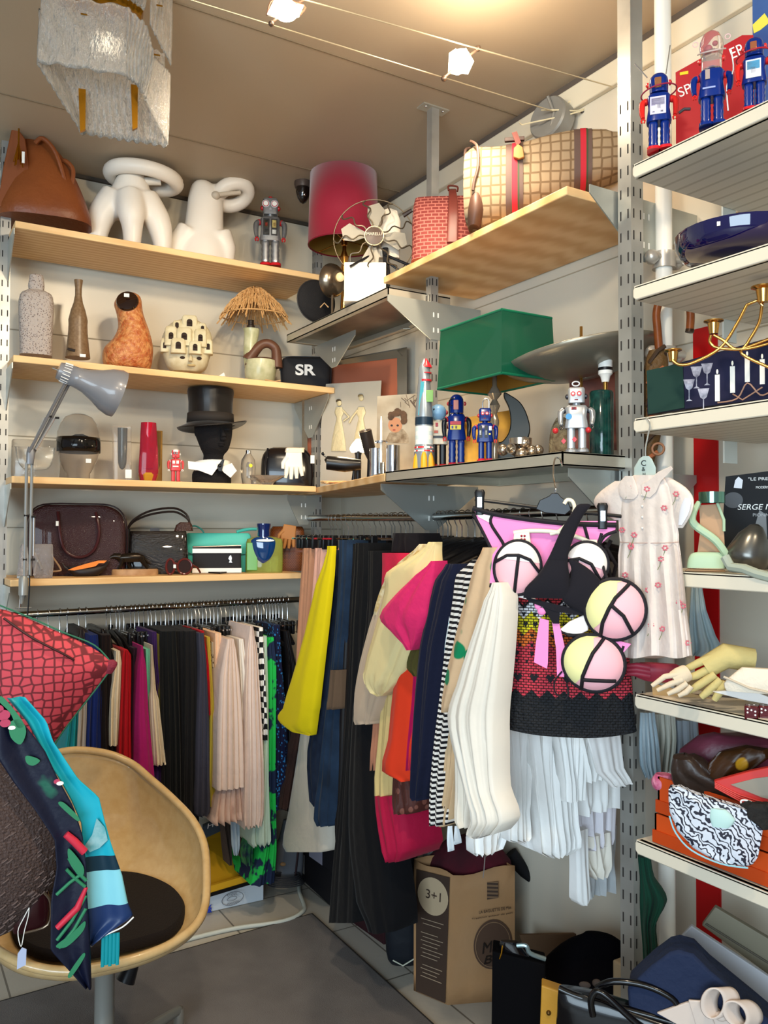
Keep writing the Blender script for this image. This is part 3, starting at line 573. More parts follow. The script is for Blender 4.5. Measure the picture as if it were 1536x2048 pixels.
o = k.part('straw_thatch', b, ST, smooth=False); o['kind'] = 'stuff'
for i in range(14):
    a = 2*pi*i/14; k.part('cane_rib', k.mb().tube([(508, 0, 575), (508+36*cos(a), 33*sin(a), 603), (508+74*cos(a), 67*sin(a), 646+4*(i % 2))], 1.5, 6), ST)
k.part('cane_hoop', k.mb().tube([(508+66*cos(a), 60*sin(a), 633) for a in [2*pi*i/30 for i in range(30)]], 1.3, 6, closed=True).tube([(508+38*cos(a), 34*sin(a), 604) for a in [2*pi*i/30 for i in range(30)]], 1.3, 6, closed=True), ST)
k = K('pouch', 'black zipped pouch with white SR letters at the right end of the vase shelf', 'pouch', 612, Y=2.86, Z=ZA[1])
k.part('body', k.mb().rows([(775, 568, 655, 14), (768, 563, 660, 17), (725, 563, 660, 18), (718, 569, 655, 13), (715, 576, 648, 8)], p=5, sm=2), M('1b1a1d', r=.75), bev=1)
k.part('zip', k.mb().line([(563, 768, -3), (562, 725, -3), (570, 715, -3), (650, 715, -3), (661, 724, -3), (661, 768, -3)], 1.3, 6), M('2d2c30', r=.4)); k.text('SR', 611, 743, 22, M('e8e6e2', r=.6), yo=-18.5, width=40, bold=.03); k.part('strap_tab', k.mb().box(559, 732, 565, 742, 3, -2), M('18181a'))
tag(MB().prism([tuple(at(x, y, Y=2.84)) for x, y in ((432, 755), (448, 745), (452, 757), (449, 752))], (0, .002, 0)).done('paper_scrap', PAPER), 'small folded white paper scrap beside the straw lamp', 'paper')
# ---- left shelves, third row
GLASS_ = M('f4f4f2', r=.03, tr=1, ior=1.45); GLG = M('5d6468', r=.05, tr=.85, ior=1.5)
k = K('glass_block', 'wide clear glass block bowl behind the arm of the grey desk lamp', 'glass bowl', 70, Y=2.93, Z=ZA[2])
k.part('body', k.mb().rows([(k.py, 26, 114, 20), (940, 25, 116, 22), (884, 26, 115, 22), (881, 28, 113, 20)], p=5).rows([(896, 34, 106, 15), (930, 40, 100, 13), (940, 52, 88, 8)], p=3, sm=2), M('f2efe8', r=.05, tr=.9, ior=1.4, bump=.4, bsc=25))
k = K('glass_egg', 'clear glass egg vase with a wide black band', 'glass vase', 156, Y=2.90, Z=ZA[2])
k.part('egg', k.mb().vase(156, [(22, k.py), (22, 947), (25, 943), (36, 920), (41, 890), (40, 865), (35, 848), (26, 835), (14, 829), (2, 828)]), M('efeae4', r=.02, tr=.95, ior=1.12), solid=1)
k.part('black_band', k.mb().lathe([(42, 905), (42.4, 893), (42, 884), (40.8, 876)], (156, 0, 0), n=40, caps=False), M('15110f', r=.1), solid=1, label='black band'); k.part('price_tag', k.mb().box(170, 920, 180, 928, .5, -38), PAPER); k.part('peak', k.mb().poly([(125, 884), (150, 872), (164, 871), (176, 876), (188, 886)], 1, -31), M('15110f', r=.1), label='black band peak')
k = K('glass_vase', 'square clear glass vase with a smoky grey core', 'glass vase', 243, Y=2.90, Z=ZA[2])
k.part('outer_glass', k.mb().rows([(k.py, 226, 262, 15), (858, 224, 261, 15), (853, 224, 261, 15)], p=7), M('eeeae6', r=.03, tr=.95, ior=1.25)); k.part('core', k.mb().vase(244, [(1, 939), (5, 936), (8, 926), (9, 900), (9.5, 856)]), M('6f7577', r=.12, tr=.3)); k.part('price_tag', k.mb().box(250, 940, 262, 957, .5, -16), PAPER)
k = K('glass_vase', 'faceted red glass vase with amber foot', 'glass vase', 296, Y=2.88, Z=ZA[2])
k.part('outer_glass', k.mb().rows([(k.py, 282, 310, 12), (945, 277, 316, 16), (900, 279, 315, 15), (846, 281, 311, 13)], p=4.5), M('d8405a', r=.04, tr=.75, ior=1.3)); k.part('core', k.mb().vase(296, [(1, 941), (9, 937), (12, 920), (14, 880), (15, 845.5)]), M('a80a26', r=.15)); k.part('foot', k.mb().rows([(k.py+1, 281, 311, 13), (950, 277, 316, 17.5), (940, 282, 312, 15)], p=2.2, n=10), M('d9a030', r=.08, tr=.4), smooth=False, label='amber foot')
k = K('glass_vase', 'narrow amber and smoke glass vase hidden behind the red one', 'glass vase', 318, Y=2.95, Z=ZA[2])
k.part('outer_glass', k.mb().rows([(k.py, 310, 324, 8), (862, 309, 324, 8)], p=6), M('c9a05a', r=.05, tr=.8, ior=1.3)); k.part('core', k.mb().vase(316, [(1, 938), (4, 930), (5, 863)]), M('3e2418', r=.2))
k = K('toy_robot', 'small red and white tin robot on the top hat shelf', 'toy robot', 351, Y=2.86, Z=ZA[2])
robot(k, 337, 365, 900, k.py, plast('c83c40'), eye='20202a', arms=plast('c83c40'), ear=WHITE, panel=[(-.45, .33, -.1, .42, 'e8e0d8'), (.1, .33, .45, .42, 'e8e0d8'), (-.4, .48, .4, .52, 'e8e0d8')]); k.part('cap', k.mb().vase(351, [(8, 904), (8, 901), (4, 898)]), WHITE)
# display head, top hat, wing collar
k = K('display_head', 'black fabric display head turned to the right on its bust', 'display head', 426, Y=2.89, Z=ZA[2])
BK = M('141214', r=.95, bump=.4, bsc=250); 
k.part('head', k.mb().rows([(k.py, 386, 462, 28), (950, 385, 461, 28), (940, 390, 456, 24, 0), (930, 402, 448, 20), (912, 407, 446, 20), (900, 402, 455, 27, -4), (885, 396, 460, 33, -4), (868, 390, 463, 36, -4), (850, 388, 463, 38, -2), (830, 390, 462, 38)], sm=3), BK)
k.part('nose', k.mb().line([(442, 862, -36), (446, 878, -42)], [2.5, 5.5], 10).ball(445, 880, 6, 4.5, 5, yo=-38), BK); k.part('lips', k.mb().ball(441, 889, 8, 2.6, 4, yo=-33).ball(441, 893, 6.5, 2.4, 4, yo=-32), BK); k.part('ear', k.mb().ball(393, 866, 4, 9, 6, yo=-8), BK)
for x in (429, 452): k.part('brow', k.mb().ball(x, 862, 8, 3, 4, yo=-32), BK)
hz = at(425, 858, Y=2.89).z
k = K('top_hat', 'black silk top hat with curled brim worn by the display head', 'hat', 425, Y=2.89, py=852)
HAT = M('15110f', r=.34, sheen=.08, spec=.35, st=(1, 1, .05), bump=.1); 
k.part('crown', k.mb().lathe([(45.5, 848), (43.5, 830), (43.5, 805), (46, 785), (45, 779), (3, 777)], (421, 0, 0), n=48, ry=.95), HAT)
k.part('hat_band', k.mb().lathe([(46.4, 846), (45.2, 828)], (421, 0, 0), n=48, ry=.95, caps=False), M('26211e', r=.8), solid=.8)
b = k.mb()
def brim(u, v):
    a = 2*pi*u; r0 = 44+v*23; x = 424+r0*cos(a)*1.02; y = r0*sin(a)*1.05; curl = (abs(cos(a))**1.5)*(-12)*(v**2)*(1 if cos(a) > 0 else .2)+abs(sin(a))*6*v*v
    return (x, y, 848+curl+(8*v if cos(a) < 0 else 0)*abs(cos(a))+4*v)
b.grid(brim, 48, 8, cu=True); k.part('brim', b, HAT, solid=2)
k = K('wing_collar', 'stiff white wing collar with small black bow around the display head', 'collar', 424, Y=2.89, py=930)
b = k.mb(); pts = []
b.grid(lambda u, v: (424+30*cos(2.35+2*pi*.86*u)+(-4 if u < .5 else 5), 27*sin(2.35+2*pi*.86*u), 942-18*v+3*cos(2*pi*u)), 30, 2); k.part('band', b, WHITE, solid=1.4)
k.part('wing', k.mb().poly([(378, 926), (432, 930), (436, 936), (424, 953), (400, 944), (379, 941)], 1.2, -33), WHITE); k.part('wing', k.mb().poly([(440, 937), (462, 928), (472, 943), (460, 957), (446, 946)], 1.2, -33), M('e2dfd8')); k.part('bow', k.mb().poly([(434, 936), (444, 921), (448, 922), (443, 945), (437, 944)], 2.5, -36).ball(439, 934, 4, yo=-37), BLACK)
# decanter, dish, bag, glove
k = K('glass_decanter', 'clear ribbed glass decanter with silver collar and yellow sticker', 'decanter', 496, Y=2.88, Z=ZA[2])
k.part('body', k.mb().vase(496, [(10, k.py), (14, 955), (15, 935), (13.5, 920), (8, 911), (5, 906), (5, 903)]), M('e9e4dc', r=.04, tr=.9, ior=1.3)); k.part('collar', k.mb().vase(496, [(5.4, 908), (5.4, 901), (4, 900)]), CHROME); k.part('inner_column', k.mb().vase(498, [(4, 956), (5, 930), (3, 925)]), M('b9b6b0', r=.2, m=.5)); k.part('sticker', k.mb().disc(501, 932, 3.5, 3.5, .5, -14), M('f0e020'))
k = K('glass_dish', 'shallow cut glass boat dish beside the decanter', 'dish', 536, Y=2.84, Z=ZA[2])
k.part('bowl', k.mb().lathe([(10, k.py), (14, 965), (26, 957), (36, 951), (34, 951), (20, 958), (5, 963)], (534, 0, 0), n=10, ry=.5), M('eae2d8', r=.04, tr=.9, ior=1.35, bump=.3), smooth=False); k.part('foot', k.mb().vase(508, [(6, k.py), (5, 962), (8, 958)], yo=-6), M('e8e4de', r=.05, tr=.9, ior=1.3))
k = K('handbag', 'black box calf handbag under the white gloves', 'bag', 580, Y=2.90, Z=ZA[2])
k.part('body', k.mb().rows([(k.py, 524, 624, 26), (955, 522, 626, 28), (920, 523, 624, 26), (904, 530, 616, 20), (897, 540, 606, 12)], p=4, sm=2), M('121013', r=.22, coat=.4)); k.part('flap_edge', k.mb().line([(536, 899, -14), (532, 925, -27), (531, 955, -28)], 2.2), M('18161a', r=.3)); k.part('frame', k.mb().line([(545, 897, 0), (600, 896, 0)], 2), M('8a8272', r=.3, m=1)); k.part('tassel_tag', k.mb().box(620, 912, 628, 928, 1, -22), PAPER)
def glove(k, name, xw, yw, length, wd, mat, yo, ang=0, nf=4, spread=.12, th=3, thumb=-1):
    """flat empty glove: cuff at (xw, yw), fingers pointing down, turned by ang"""
    def T(x, y, z=0): return (xw+x*cos(ang)-y*sin(ang), yw+x*sin(ang)+y*cos(ang), yo+z)
    b = k.mb(); p = [T(x, y) for x, y in ((-wd*.42, 0), (wd*.42, 0), (wd*.46, length*.35), (wd*.5, length*.62), (-wd*.5, length*.62), (-wd*.48, length*.35))]
    b.poly([(x, y) for x, y, z in p], th, yo); k.part(name+'_palm', b, mat, bev=th*.6)
    for i in range(nf):
        u = (i-(nf-1)/2)/nf; L_ = length*(.36, .40, .37, .29)[i % 4]; k.part('finger', k.mb().line([T(u*wd, length*.58), T(u*wd*(1+spread), length*.62+L_*.5), T(u*wd*(1+2*spread), length*.6+L_)], [wd*.13, wd*.125, wd*.09], 10), mat)
    k.part('thumb', k.mb().line([T(thumb*wd*.36, length*.28), T(thumb*wd*.6, length*.48), T(thumb*wd*.62, length*.66)], [wd*.14, wd*.125, wd*.09], 10), mat)
k = K('glove', 'white cotton glove hanging over the black handbag', 'glove', 587, Y=2.85, py=900)
glove(k, 'glove', 588, 897, 62, 36, M('ece8dc', r=.9), -3); k.part('cuff', k.mb().rows([(905, 570, 608, 5, -3), (897, 571, 609, 16, 9), (895, 573, 610, 12, 9)], p=3), M('ece0c8', r=.9), label='folded cream cuff')
# ---- left shelves, lowest row (dark handbags)
Z4 = ZA[3]
DB = M('2f1113', r=.22, bump=.45, bsc=300, coat=.2)
k = K('handbag', 'big glossy dark brown lizard handbag with rounded top corners', 'bag', 154, Y=2.93, Z=Z4)
k.part('body', k.mb().rows([(k.py, 64, 245, 20), (1120, 62, 247, 24), (1060, 61, 247, 20), (1035, 64, 242, 17), (1020, 74, 230, 13), (1011, 92, 210, 9), (1010, 110, 190, 6)], p=5, sm=3), DB)
hb = k.mb(); hp = [(117, 1025, -17), (119, 1042, -24), (122, 1070, -28), (130, 1098, -30), (148, 1112, -30), (168, 1112, -30), (186, 1098, -30), (194, 1070, -28), (192, 1045, -24), (188, 1025, -17)]
k.part('handle', hb.line(hp, 3), M('3a1618', r=.25)); k.part('price_tag', k.mb().box(114, 1043, 119, 1052, .6, -30), PAPER)
k.part('piping', k.mb().line([(61, 1130, -23), (60, 1060, -21), (66, 1030, -17), (90, 1010, -9), (160, 1008, -8), (215, 1010, -9), (240, 1028, -16), (248, 1060, -20), (248, 1130, -23)], 1.6), M('1f0b0c', r=.3))
CROC = M('19110f', r=.2, coat=.5, pat=('vor', 70, .12, '060404', 'DISTANCE_TO_EDGE'), st=(1, 1, 1.6), bump=.5, bsc=120)
k = K('handbag', 'black crocodile handbag with long double strap and brass clasp', 'bag', 312, Y=2.91, Z=Z4)
k.part('body', k.mb().rows([(k.py, 258, 374, 20), (1125, 256, 375, 22), (1070, 260, 372, 17), (1062, 262, 370, 10)], p=6), CROC, bev=1); k.part('clasp', k.mb().box(300, 1056, 318, 1063, 5), M('2a211c', r=.3)); k.part('side_panel', k.mb().rows([(1140, 249, 262, 16), (1058, 250, 262, 12)], p=5), M('14100e', r=.25))
for d in (0, 7): k.part('strap', k.mb().line([(256, 1060, -4+d), (268, 1040+d*.5, -4+d), (300, 1022+d, -4+d), (345, 1016+d, -4+d), (370, 1028+d, 0), (377, 1046, 0)], 2.2), M('241a17', r=.3))
k.part('strap_end', k.mb().rows([(1062, 346, 384, 8), (1050, 350, 382, 7), (1044, 358, 378, 4)], p=3), M('3a211a', r=.25, bump=.5, bsc=200))
k = K('bowl', 'pointed boat shaped bowl black outside and orange inside', 'bowl', 172, Y=2.86, Z=Z4)
k.part('shell', k.mb().rows([(k.py, 150, 194, 10), (1149, 146, 197, 14), (1140, 140, 207, 15), (1132, 134, 212, 8)], p=2.2, sm=2).line([(142, 1140, 0), (132, 1134, 0), (127, 1126, 0)], [4, 2.5, 1], 8).line([(200, 1138, 0), (212, 1128, 0), (216, 1123, 0)], [5, 3, 1], 8), M('1c1210', r=.5)); k.part('orange_inside', k.mb().poly([(138, 1139), (150, 1134), (172, 1127), (195, 1121), (211, 1121), (206, 1126), (196, 1126), (190, 1132), (172, 1136), (150, 1140)], 2, -12), M('e07a1e', r=.5), label='orange inside')
k = K('bear_figure', 'dark bronze walking bear figure on a round wooden plinth', 'figurine', 270, Y=2.86, Z=Z4)
k.part('plinth', k.mb().vase(270, [(45, k.py), (45, 1140), (43, 1138)], ry=.45), M('b48c62', r=.5, c2='9a7048', sc=30), label='wooden plinth')
BZ = M('2a221a', r=.22, m=.6); k.part('bear', k.mb().rows([(1124, 238, 286, 6), (1116, 232, 290, 9), (1110, 240, 285, 8), (1106, 252, 276, 4)], p=2.2, sm=3).line([(240, 1114, 0), (230, 1112, -2), (222, 1115, -3)], [8, 6, 3], 10).line([(246, 1118, -4), (243, 1130, -5), (238, 1138, -5)], [5.5, 3.5, 2.8], 8).line([(256, 1120, 4), (258, 1130, 4), (262, 1138, 4)], [5.5, 3.5, 2.8], 8).line([(280, 1116, -4), (288, 1128, -4), (295, 1137, -4)], [6, 4, 3], 8).line([(284, 1116, 4), (294, 1124, 4), (300, 1128, 4)], [5, 3, 2], 8), BZ)
k = K('sunglasses', 'round tortoiseshell sunglasses in front of the black crocodile bag', 'sunglasses', 360, Y=2.80, Z=Z4)
TOR = M('5a1f1a', r=.15)
for x, rx in ((341, 8), (369, 14)):
    k.part('rim', k.mb().tube([(x+rx*cos(a), -2, 1133+15*sin(a)) for a in [2*pi*i/24 for i in range(24)]], 2.2, 8, closed=True), TOR); k.part('lens', k.mb().disc(x, 1133, rx-1, 14, .5, -2), M('3a2620', r=.05, tr=.4))
k.part('bridge', k.mb().line([(348, 1128, -2), (352, 1126, -3), (356, 1130, -2)], 1.8), TOR); k.part('temple', k.mb().line([(384, 1130, 0), (394, 1136, 12), (400, 1146, 22)], 2), TOR); k.part('label_sticker', k.mb().box(347, 1129, 352, 1136, .5, -5), PAPER)
TEAL = M('45b3a6', r=.5, bump=.1)
k = K('handbag', 'turquoise leather shoulder bag with a thin strap loop', 'bag', 440, Y=2.95, Z=Z4)
k.part('body', k.mb().rows([(k.py, 374, 506, 14), (1100, 374, 506, 16), (1070, 374, 500, 12), (1066, 376, 496, 8)], p=6), TEAL, bev=1); k.part('flap_line', k.mb().line([(374, 1103, -16), (400, 1109, -17), (490, 1108, -17), (505, 1104, -16)], .9), M('1c6a66'))
k.part('strap', k.mb().line([(371, 1064, 0), (376, 1056, 0), (390, 1052, 0), (402, 1058, 0), (408, 1066, 0)], 1.6), M('2e8c84')); k.part('strap', k.mb().line([(472, 1064, 0), (485, 1060, 2), (500, 1058, 4), (512, 1058, 6)], 3.2), TEAL)
k = K('clutch', 'black clutch bag with white bands in front of the turquoise bag', 'bag', 434, Y=2.86, Z=Z4)
k.part('body', k.mb().rows([(k.py, 386, 482, 8), (1092, 386, 481, 6)], p=8), M('18161a', r=.7)); k.part('white_band', k.mb().box(386, 1097, 482, 1106, .6, -8.2), WHITE); k.part('white_band', k.mb().box(386, 1136, 482, 1145, .6, -8.8), WHITE); k.part('zip', k.mb().line([(387, 1094, -7), (481, 1091, -7)], 1.3), M('a89a90', r=.3, m=.6)); k.part('clasp', k.mb().poly([(458, 1112), (461, 1110), (463, 1116), (462, 1122), (464, 1125), (457, 1125), (459, 1121), (456, 1117)], 1, -9), M('e8e0d8', r=.2, m=.6))
tag(MB().prism([tuple(at(x, y, Z=Z4)) for x, y in ((400, 1142), (490, 1138), (492, 1143), (440, 1148), (396, 1146))], (0, 0, .006)).done('wallet', BLACK), 'flat black wallet lying under the striped clutch', 'wallet')
k = K('perfume_bottle', 'oversized perfume bottle half blue and half yellow green glass', 'bottle', 527, Y=2.84, Z=Z4)
k.part('glass_body', k.mb().rows([(k.py, 493, 563, 16), (1140, 491, 565, 17), (1085, 492, 565, 17), (1077, 498, 560, 14), (1073, 512, 544, 9)], p=5, sm=2), M('c3cc66', r=.04, tr=.7, ior=1.35)); k.part('green_side', k.mb().box(494, 1085, 515, 1140, 1, -17.3), M('5f9a3c', r=.15), bev=1, label='green side')
k.part('blue_heart', k.mb().rows([(1126, 522, 530, 3), (1118, 512, 541, 6), (1105, 506, 548, 8), (1090, 502, 551, 9), (1080, 502, 550, 8), (1074, 512, 540, 6)], sm=2, yo=-14), M('0b3468', r=.08, coat=1), label='deep blue centre'); k.part('stopper', k.mb().vase(527, [(13, 1078), (12, 1060), (14, 1050), (14, 1047), (3, 1046)]), M('0c1e54', r=.08, coat=1)); k.part('shine_band', k.mb().ball(530, 1081, 18, 3, 3, yo=-21), M('e8f0ee', r=.15))
COC2 = M('84481f', r=.4, pat=('brick', 60, '7a4019', '54290f', .5, .3, .06), st=(1, 0, 1))
k = K('handbag', 'brown crocodile handbag with tan gloves at the right end of the lowest shelf', 'bag', 585, Y=2.93, Z=Z4)
k.part('body', k.mb().rows([(k.py, 540, 608, 18), (1105, 538, 610, 20), (1060, 540, 608, 16), (1053, 545, 604, 10)], p=5), COC2); k.part('flap', k.mb().box(542, 1100, 608, 1104, 1, -19), M('6a3516'))
k = K('glove', 'tan leather glove draped over the brown crocodile handbag', 'glove', 578, Y=2.87, py=1062)
glove(k, 'glove', 580, 1050, 48, 30, M('a8703c', r=.6), -2, ang=.15)
k = K('glass_vase', 'crumpled clear glass vase behind the lamp clamp', 'glass vase', 90, Y=2.82, Z=Z4)
k.part('body', k.mb().rows([(k.py, 70, 104, 14), (1130, 66, 106, 15), (1092, 68, 104, 14), (1088, 70, 103, 12)], p=5), M('ddd6d4', r=.08, tr=.8, ior=1.35, bump=.8, bsc=60)); k.part('bubbled_rim', k.mb().line([(70, 1150, -14), (76, 1120, -16), (84, 1140, -15), (70, 1105, -14)], 2.5), M('e8e4e2', r=.05, tr=.8))
k = K('glass_ornament', 'pitted clear glass ornament at the far left of the lowest shelf', 'ornament', 44, Y=2.84, Z=Z4)
k.part('body', k.mb().rows([(k.py, 34, 54, 9), (1130, 36, 56, 10), (1095, 40, 54, 8), (1088, 42, 50, 5)], p=3, sm=2), M('d9d2ce', r=.1, tr=.7, ior=1.35, bump=.9, bsc=90))
k = K('picture_stand', 'small bent wooden stand beside the crumpled glass', 'stand', 112, Y=2.86, Z=Z4)
k.part('frame', k.mb().line([(96, 1143, 0), (117, 1142, 0), (120, 1137, 0), (104, 1112, 0)], 1.8, 6), M('9a7a5a', r=.5))
# ---- articulated lamp clamped to the lowest shelf
G1 = M('77777b', r=.28, coat=.3); GD = M('6d6d70', r=.35, m=.4)
k = K('desk_lamp', 'grey articulated desk lamp with flared shade clamped to the lowest shelf', 'lamp', 48, Y=2.70, py=1165)
k.part('shade', k.mb().lathe([(20, -48), (21, -30), (24, -14), (34, 10), (45, 30), (50, 48), (49, 58), (47.5, 58), (42, 30), (20, -10)], (173, 0, 757), (1, .1, .33), n=48, caps=False), G1, solid=1)
k.part('shade_cap', k.mb().lathe([(4, -72), (17, -70), (19, -62), (20, -46)], (173, 0, 757), (1, .1, .33), n=36), G1)
ax = Vector((1, .1, .33)).normalized(); u_ = Vector((0, 1, 0)); u_ = (u_-ax*u_.dot(ax)).normalized(); v_ = ax.cross(u_); c_ = Vector((173, 0, 757))
vb = k.mb()
for i in range(18):
    a = 2*pi*i/18; d_ = cos(a)*u_+sin(a)*v_; vb.tube([c_+ax*(-62)+d_*19.6, c_+ax*(-47)+d_*21], 1.0, 4)
k.part('vent_ribs', vb, M('d8d6d2', r=.4), label='pale cooling slots'); k.part('switch', k.mb().tube([c_-ax*71, c_-ax*82], 2.2, 8), CHROME); k.part('cable_gland', k.mb().ball(116, 737, 5, 4, yo=-2), BLACK)
for d in (-6, 6): k.part('upper_arm', k.mb().line([(128+d*.6, 752, d), (58+d*.7, 905, d)], 3.1), GD)
for d in (-9, 9): k.part('spring', k.mb().line([(92+d, 832, 0), (62+d*.5, 898, 0)], 2.4), M('c8c6c4', r=.25, m=.8))
k.part('elbow', k.mb().rows([(928, 49, 63, 7), (905, 49, 66, 8), (893, 52, 62, 6)], p=4), GD)
for d in (-5, 5): k.part('lower_arm', k.mb().line([(55+d, 925, d*.6), (54+d, 1152, d*.6)], 3), M('8a8a88', r=.3, m=.4))
k.part('spring', k.mb().line([(65, 1033, 2), (65, 1112, 2)], 2.2), M('c8c6c4', r=.25, m=.8)); 
for x, y in ((50, 1031), (64, 1033), (49, 1119), (64, 1119), (92, 830), (106, 832), (57, 902)): k.part('rivet', k.mb().line([(x-4, y, -4), (x+4, y, -4)], 2.2, 8), BLACK)
k.part('pivot', k.mb().vase(47, [(9, 1190), (9, 1158), (6, 1152)]), M('8c8c88', r=.35, m=.3)); k.part('clamp', k.mb().line([(46, 1188, 4), (44, 1208, 4)], [7, 3], 10).box(35, 1152, 58, 1156, 8, 8), M('8c8c88', r=.35, m=.3)); k.part('clamp_screw', k.mb().line([(42, 1195, 4), (41, 1218, 4)], 2).line([(32, 1216, 4), (62, 1216, 0)], 1.4), CHROME); k.part('cable', k.mb().line([(58, 1150, 0), (58, 1180, -2), (55, 1230, 0), (50, 1260, 4)], 1.4), BLACK)
# ------------------------------------------------------------ clothes on hangers
def garment(name, label, cat, rows, mat, X=None, Y=None, P=None, d=.35, folds=3, amp=.008, group=None, seed=0, bulge=.35, ndir=None, n=26, sm=3, hem=0):
    """hanging cloth: rows (py, x left, x right) trace its near edge on a vertical plane, the cloth then runs back d metres along its own plane"""
    rr = random.Random(seed or int(rows[0][1]*7+rows[0][0])); ph = rr.uniform(0, 6); ph2 = rr.uniform(0, 6)
    back = Vector(ndir).normalized() if ndir else (Vector((1, 0, 0)) if X is not None else Vector((0, 1, 0)))
    out = []
    rs = [tuple(r[:3]) for r in rows]
    for i in range(len(rs)-1):
        p0, p1, p2, p3 = rs[max(0, i-1)], rs[i], rs[i+1], rs[min(len(rs)-1, i+2)]
        for q in range(sm):
            t = q/sm; out.append(tuple(.5*(2*b+(c-a)*t+(2*a-5*b+4*c-d_)*t*t+(3*b-a-3*c+d_)*t**3) if j else b+(c-b)*t for j, (a, b, c, d_) in enumerate(zip(p0, p1, p2, p3))))
    out.append(rs[-1]); m = MB(); rings = []
    for i, (py, xl, xr_) in enumerate(out):
        v = i/(len(out)-1); A = at(xl, py, X=X, Y=Y, P=P); B = at(xr_, py, X=X, Y=Y, P=P); zz = (A.z+B.z)/2; wv = (B-A).length; f = min(1, .25+v*1.1)
        ring = []
        for j in range(n+1):
            t = j/n; p = A+(B-A)*t; p.z = zz if P is None and X is None else p.z
            o = -bulge*wv*sin(pi*t)**.7*.5 + amp*f*sin(2*pi*folds*t+ph+.6*sin(v*3+ph2)) + amp*.5*f*sin(2*pi*folds*2.3*t+ph2)
            ring.append(p+back*max(-.03, min(.03, o)))
        bk = [p+back*(d*(.75+.25*v)) for p in (ring[n], ring[n//2], ring[0])]
        if hem and i == len(out)-1:
            for j, p in enumerate(ring): p.z += hem*sin(j*1.3+ph)
        rings.append([ring[0]+back*.004]+ring+bk)
    m.rings(rings); o0 = rings[-1][0]
    o = m.done(name, mat, loc=Vector((o0.x, o0.y, rings[-1][0].z)), smooth=True)
    o.data.set_sharp_from_angle(angle=radians(80)); return tag(o, label, cat, group)
# hangers
HG_A = 'clip hangers crowded on the left rail'
def hanger(p, kind, label, group, rz=0, c1=None, drop=.075):
    """p on the rail; the hanger's bar runs along local y"""
    t = tag(empty('clothes_hanger', p, rz), label, 'hanger', group)
    pts = [(0, .012*cos(a)-.0, .012*sin(a)+.002) for a in [pi*1.05-pi*1.15*i/8 for i in range(9)]]
    hk = MB().tube(pts+[(0, .006, -.02), (0, 0, -.03), (0, 0, -drop)], .0016, 6); hk.done('hook', WIRE, t)
    if kind == 'clip':
        MB().tube([(0, -.16, -drop), (0, .16, -drop)], .003, 6).done('bar', c1 or CHROME, t)
        for y in (-.13, .13):
            MB().wbox((-.006, y-.011, -drop-.035), (.006, y+.011, -drop+.012)).done('clip', BLACK, t, bev=.003)
    else:
        b = MB(); b.tube([(0, -.2, -drop-.06), (0, -.1, -drop-.02), (0, 0, -drop), (0, .1, -drop-.02), (0, .2, -drop-.06)], [.007, .009, .011, .009, .007], 8); b.done('shoulder_bar', c1 or BLACK, t)
    return t
xa = [75, 97, 120, 135, 158, 172, 213, 222, 233, 240, 248, 262, 270, 278, 288, 297, 303, 312, 322, 331, 338, 346, 352, 360, 368, 376, 384, 392, 399, 406, 413, 421, 428, 436, 443, 452, 460, 467, 474, 481, 490, 497, 505, 512, 517, 523, 528, 533, 540, 546, 552, 558, 565, 575]
pr = {}
for i, x in enumerate(xa):
    q = at(x, 1215, Y=2.90); z = 1.033+(q.x-.34)/1.09*.014; kd = 'coat' if x < 240 or i % 4 == 3 else 'clip'
    if kd not in pr: pr[kd] = hanger((q.x, 2.90, z), kd, 'chrome hooked clip hanger crowded on the left-hand rail' if kd == 'clip' else 'black plastic hanger on the left-hand rail', HG_A if kd == 'clip' else 'black hangers on the left rail'); continue
    c = copy_tree(pr[kd]); c.location = (q.x, 2.90, z); c.rotation_euler.z = R.uniform(-.22, .22)
def GA(label, rows, col, cat='trousers', name=None, Y=2.70, d=.26, amp=.007, folds=2, **kw):
    mat = col if not isinstance(col, str) else cloth(col)
    return garment(name or cat.replace(' ', '_'), label, cat, rows, mat, Y=Y, d=d, amp=amp, folds=folds, **kw)
GA('dark brown jacket tips behind the red cushion at the left rail end', [(1258, 160, 172), (1300, 145, 205), (1420, 145, 210)], M('1d1412', r=.5), 'jacket', Y=2.78)
GA('shiny black leather jacket hanging left of the cream skirt', [(1258, 202, 210), (1275, 196, 220), (1330, 196, 226), (1560, 200, 232)], M('1b1615', r=.25), 'jacket', Y=2.76)
GA('teal green skirt mostly hidden by the red net cushion', [(1340, 142, 158), (1440, 136, 156), (1510, 128, 154)], '127a80', 'skirt')
GA('beige grey trousers beside the teal skirt', [(1330, 160, 172), (1400, 158, 178), (1520, 152, 176)], '9d9083')
GA('navy blue skirt at the right of the beige grey trousers', [(1270, 180, 196), (1365, 176, 204), (1450, 172, 202), (1540, 170, 202)], '14245c', 'skirt')
GA('very dark brown trousers between navy and cream', [(1270, 204, 222), (1400, 200, 226), (1570, 200, 238)], '1a1010')
GA('short cream skirt with a side pocket', [(1302, 232, 240), (1330, 230, 243), (1390, 222, 243), (1410, 221, 242), (1491, 220, 239)], 'd9cbb2', 'skirt', Y=2.68)
GA('bright red trousers with a buttoned waistband tab', [(1300, 248, 256), (1310, 245, 262), (1420, 240, 261), (1545, 235, 262), (1570, 235, 264)], 'a3101c', Y=2.67)
q = at(260, 1312, Y=2.655)
GA('dark plum trousers between red and magenta', [(1296, 266, 276), (1400, 262, 276), (1580, 260, 282)], '2a1526')
GA('magenta flared skirt near the middle of the left rail', [(1292, 282, 286), (1340, 275, 293), (1420, 271, 297), (1480, 269, 303), (1560, 268, 310), (1600, 268, 313)], '9c1a62', 'skirt', Y=2.66, folds=1)
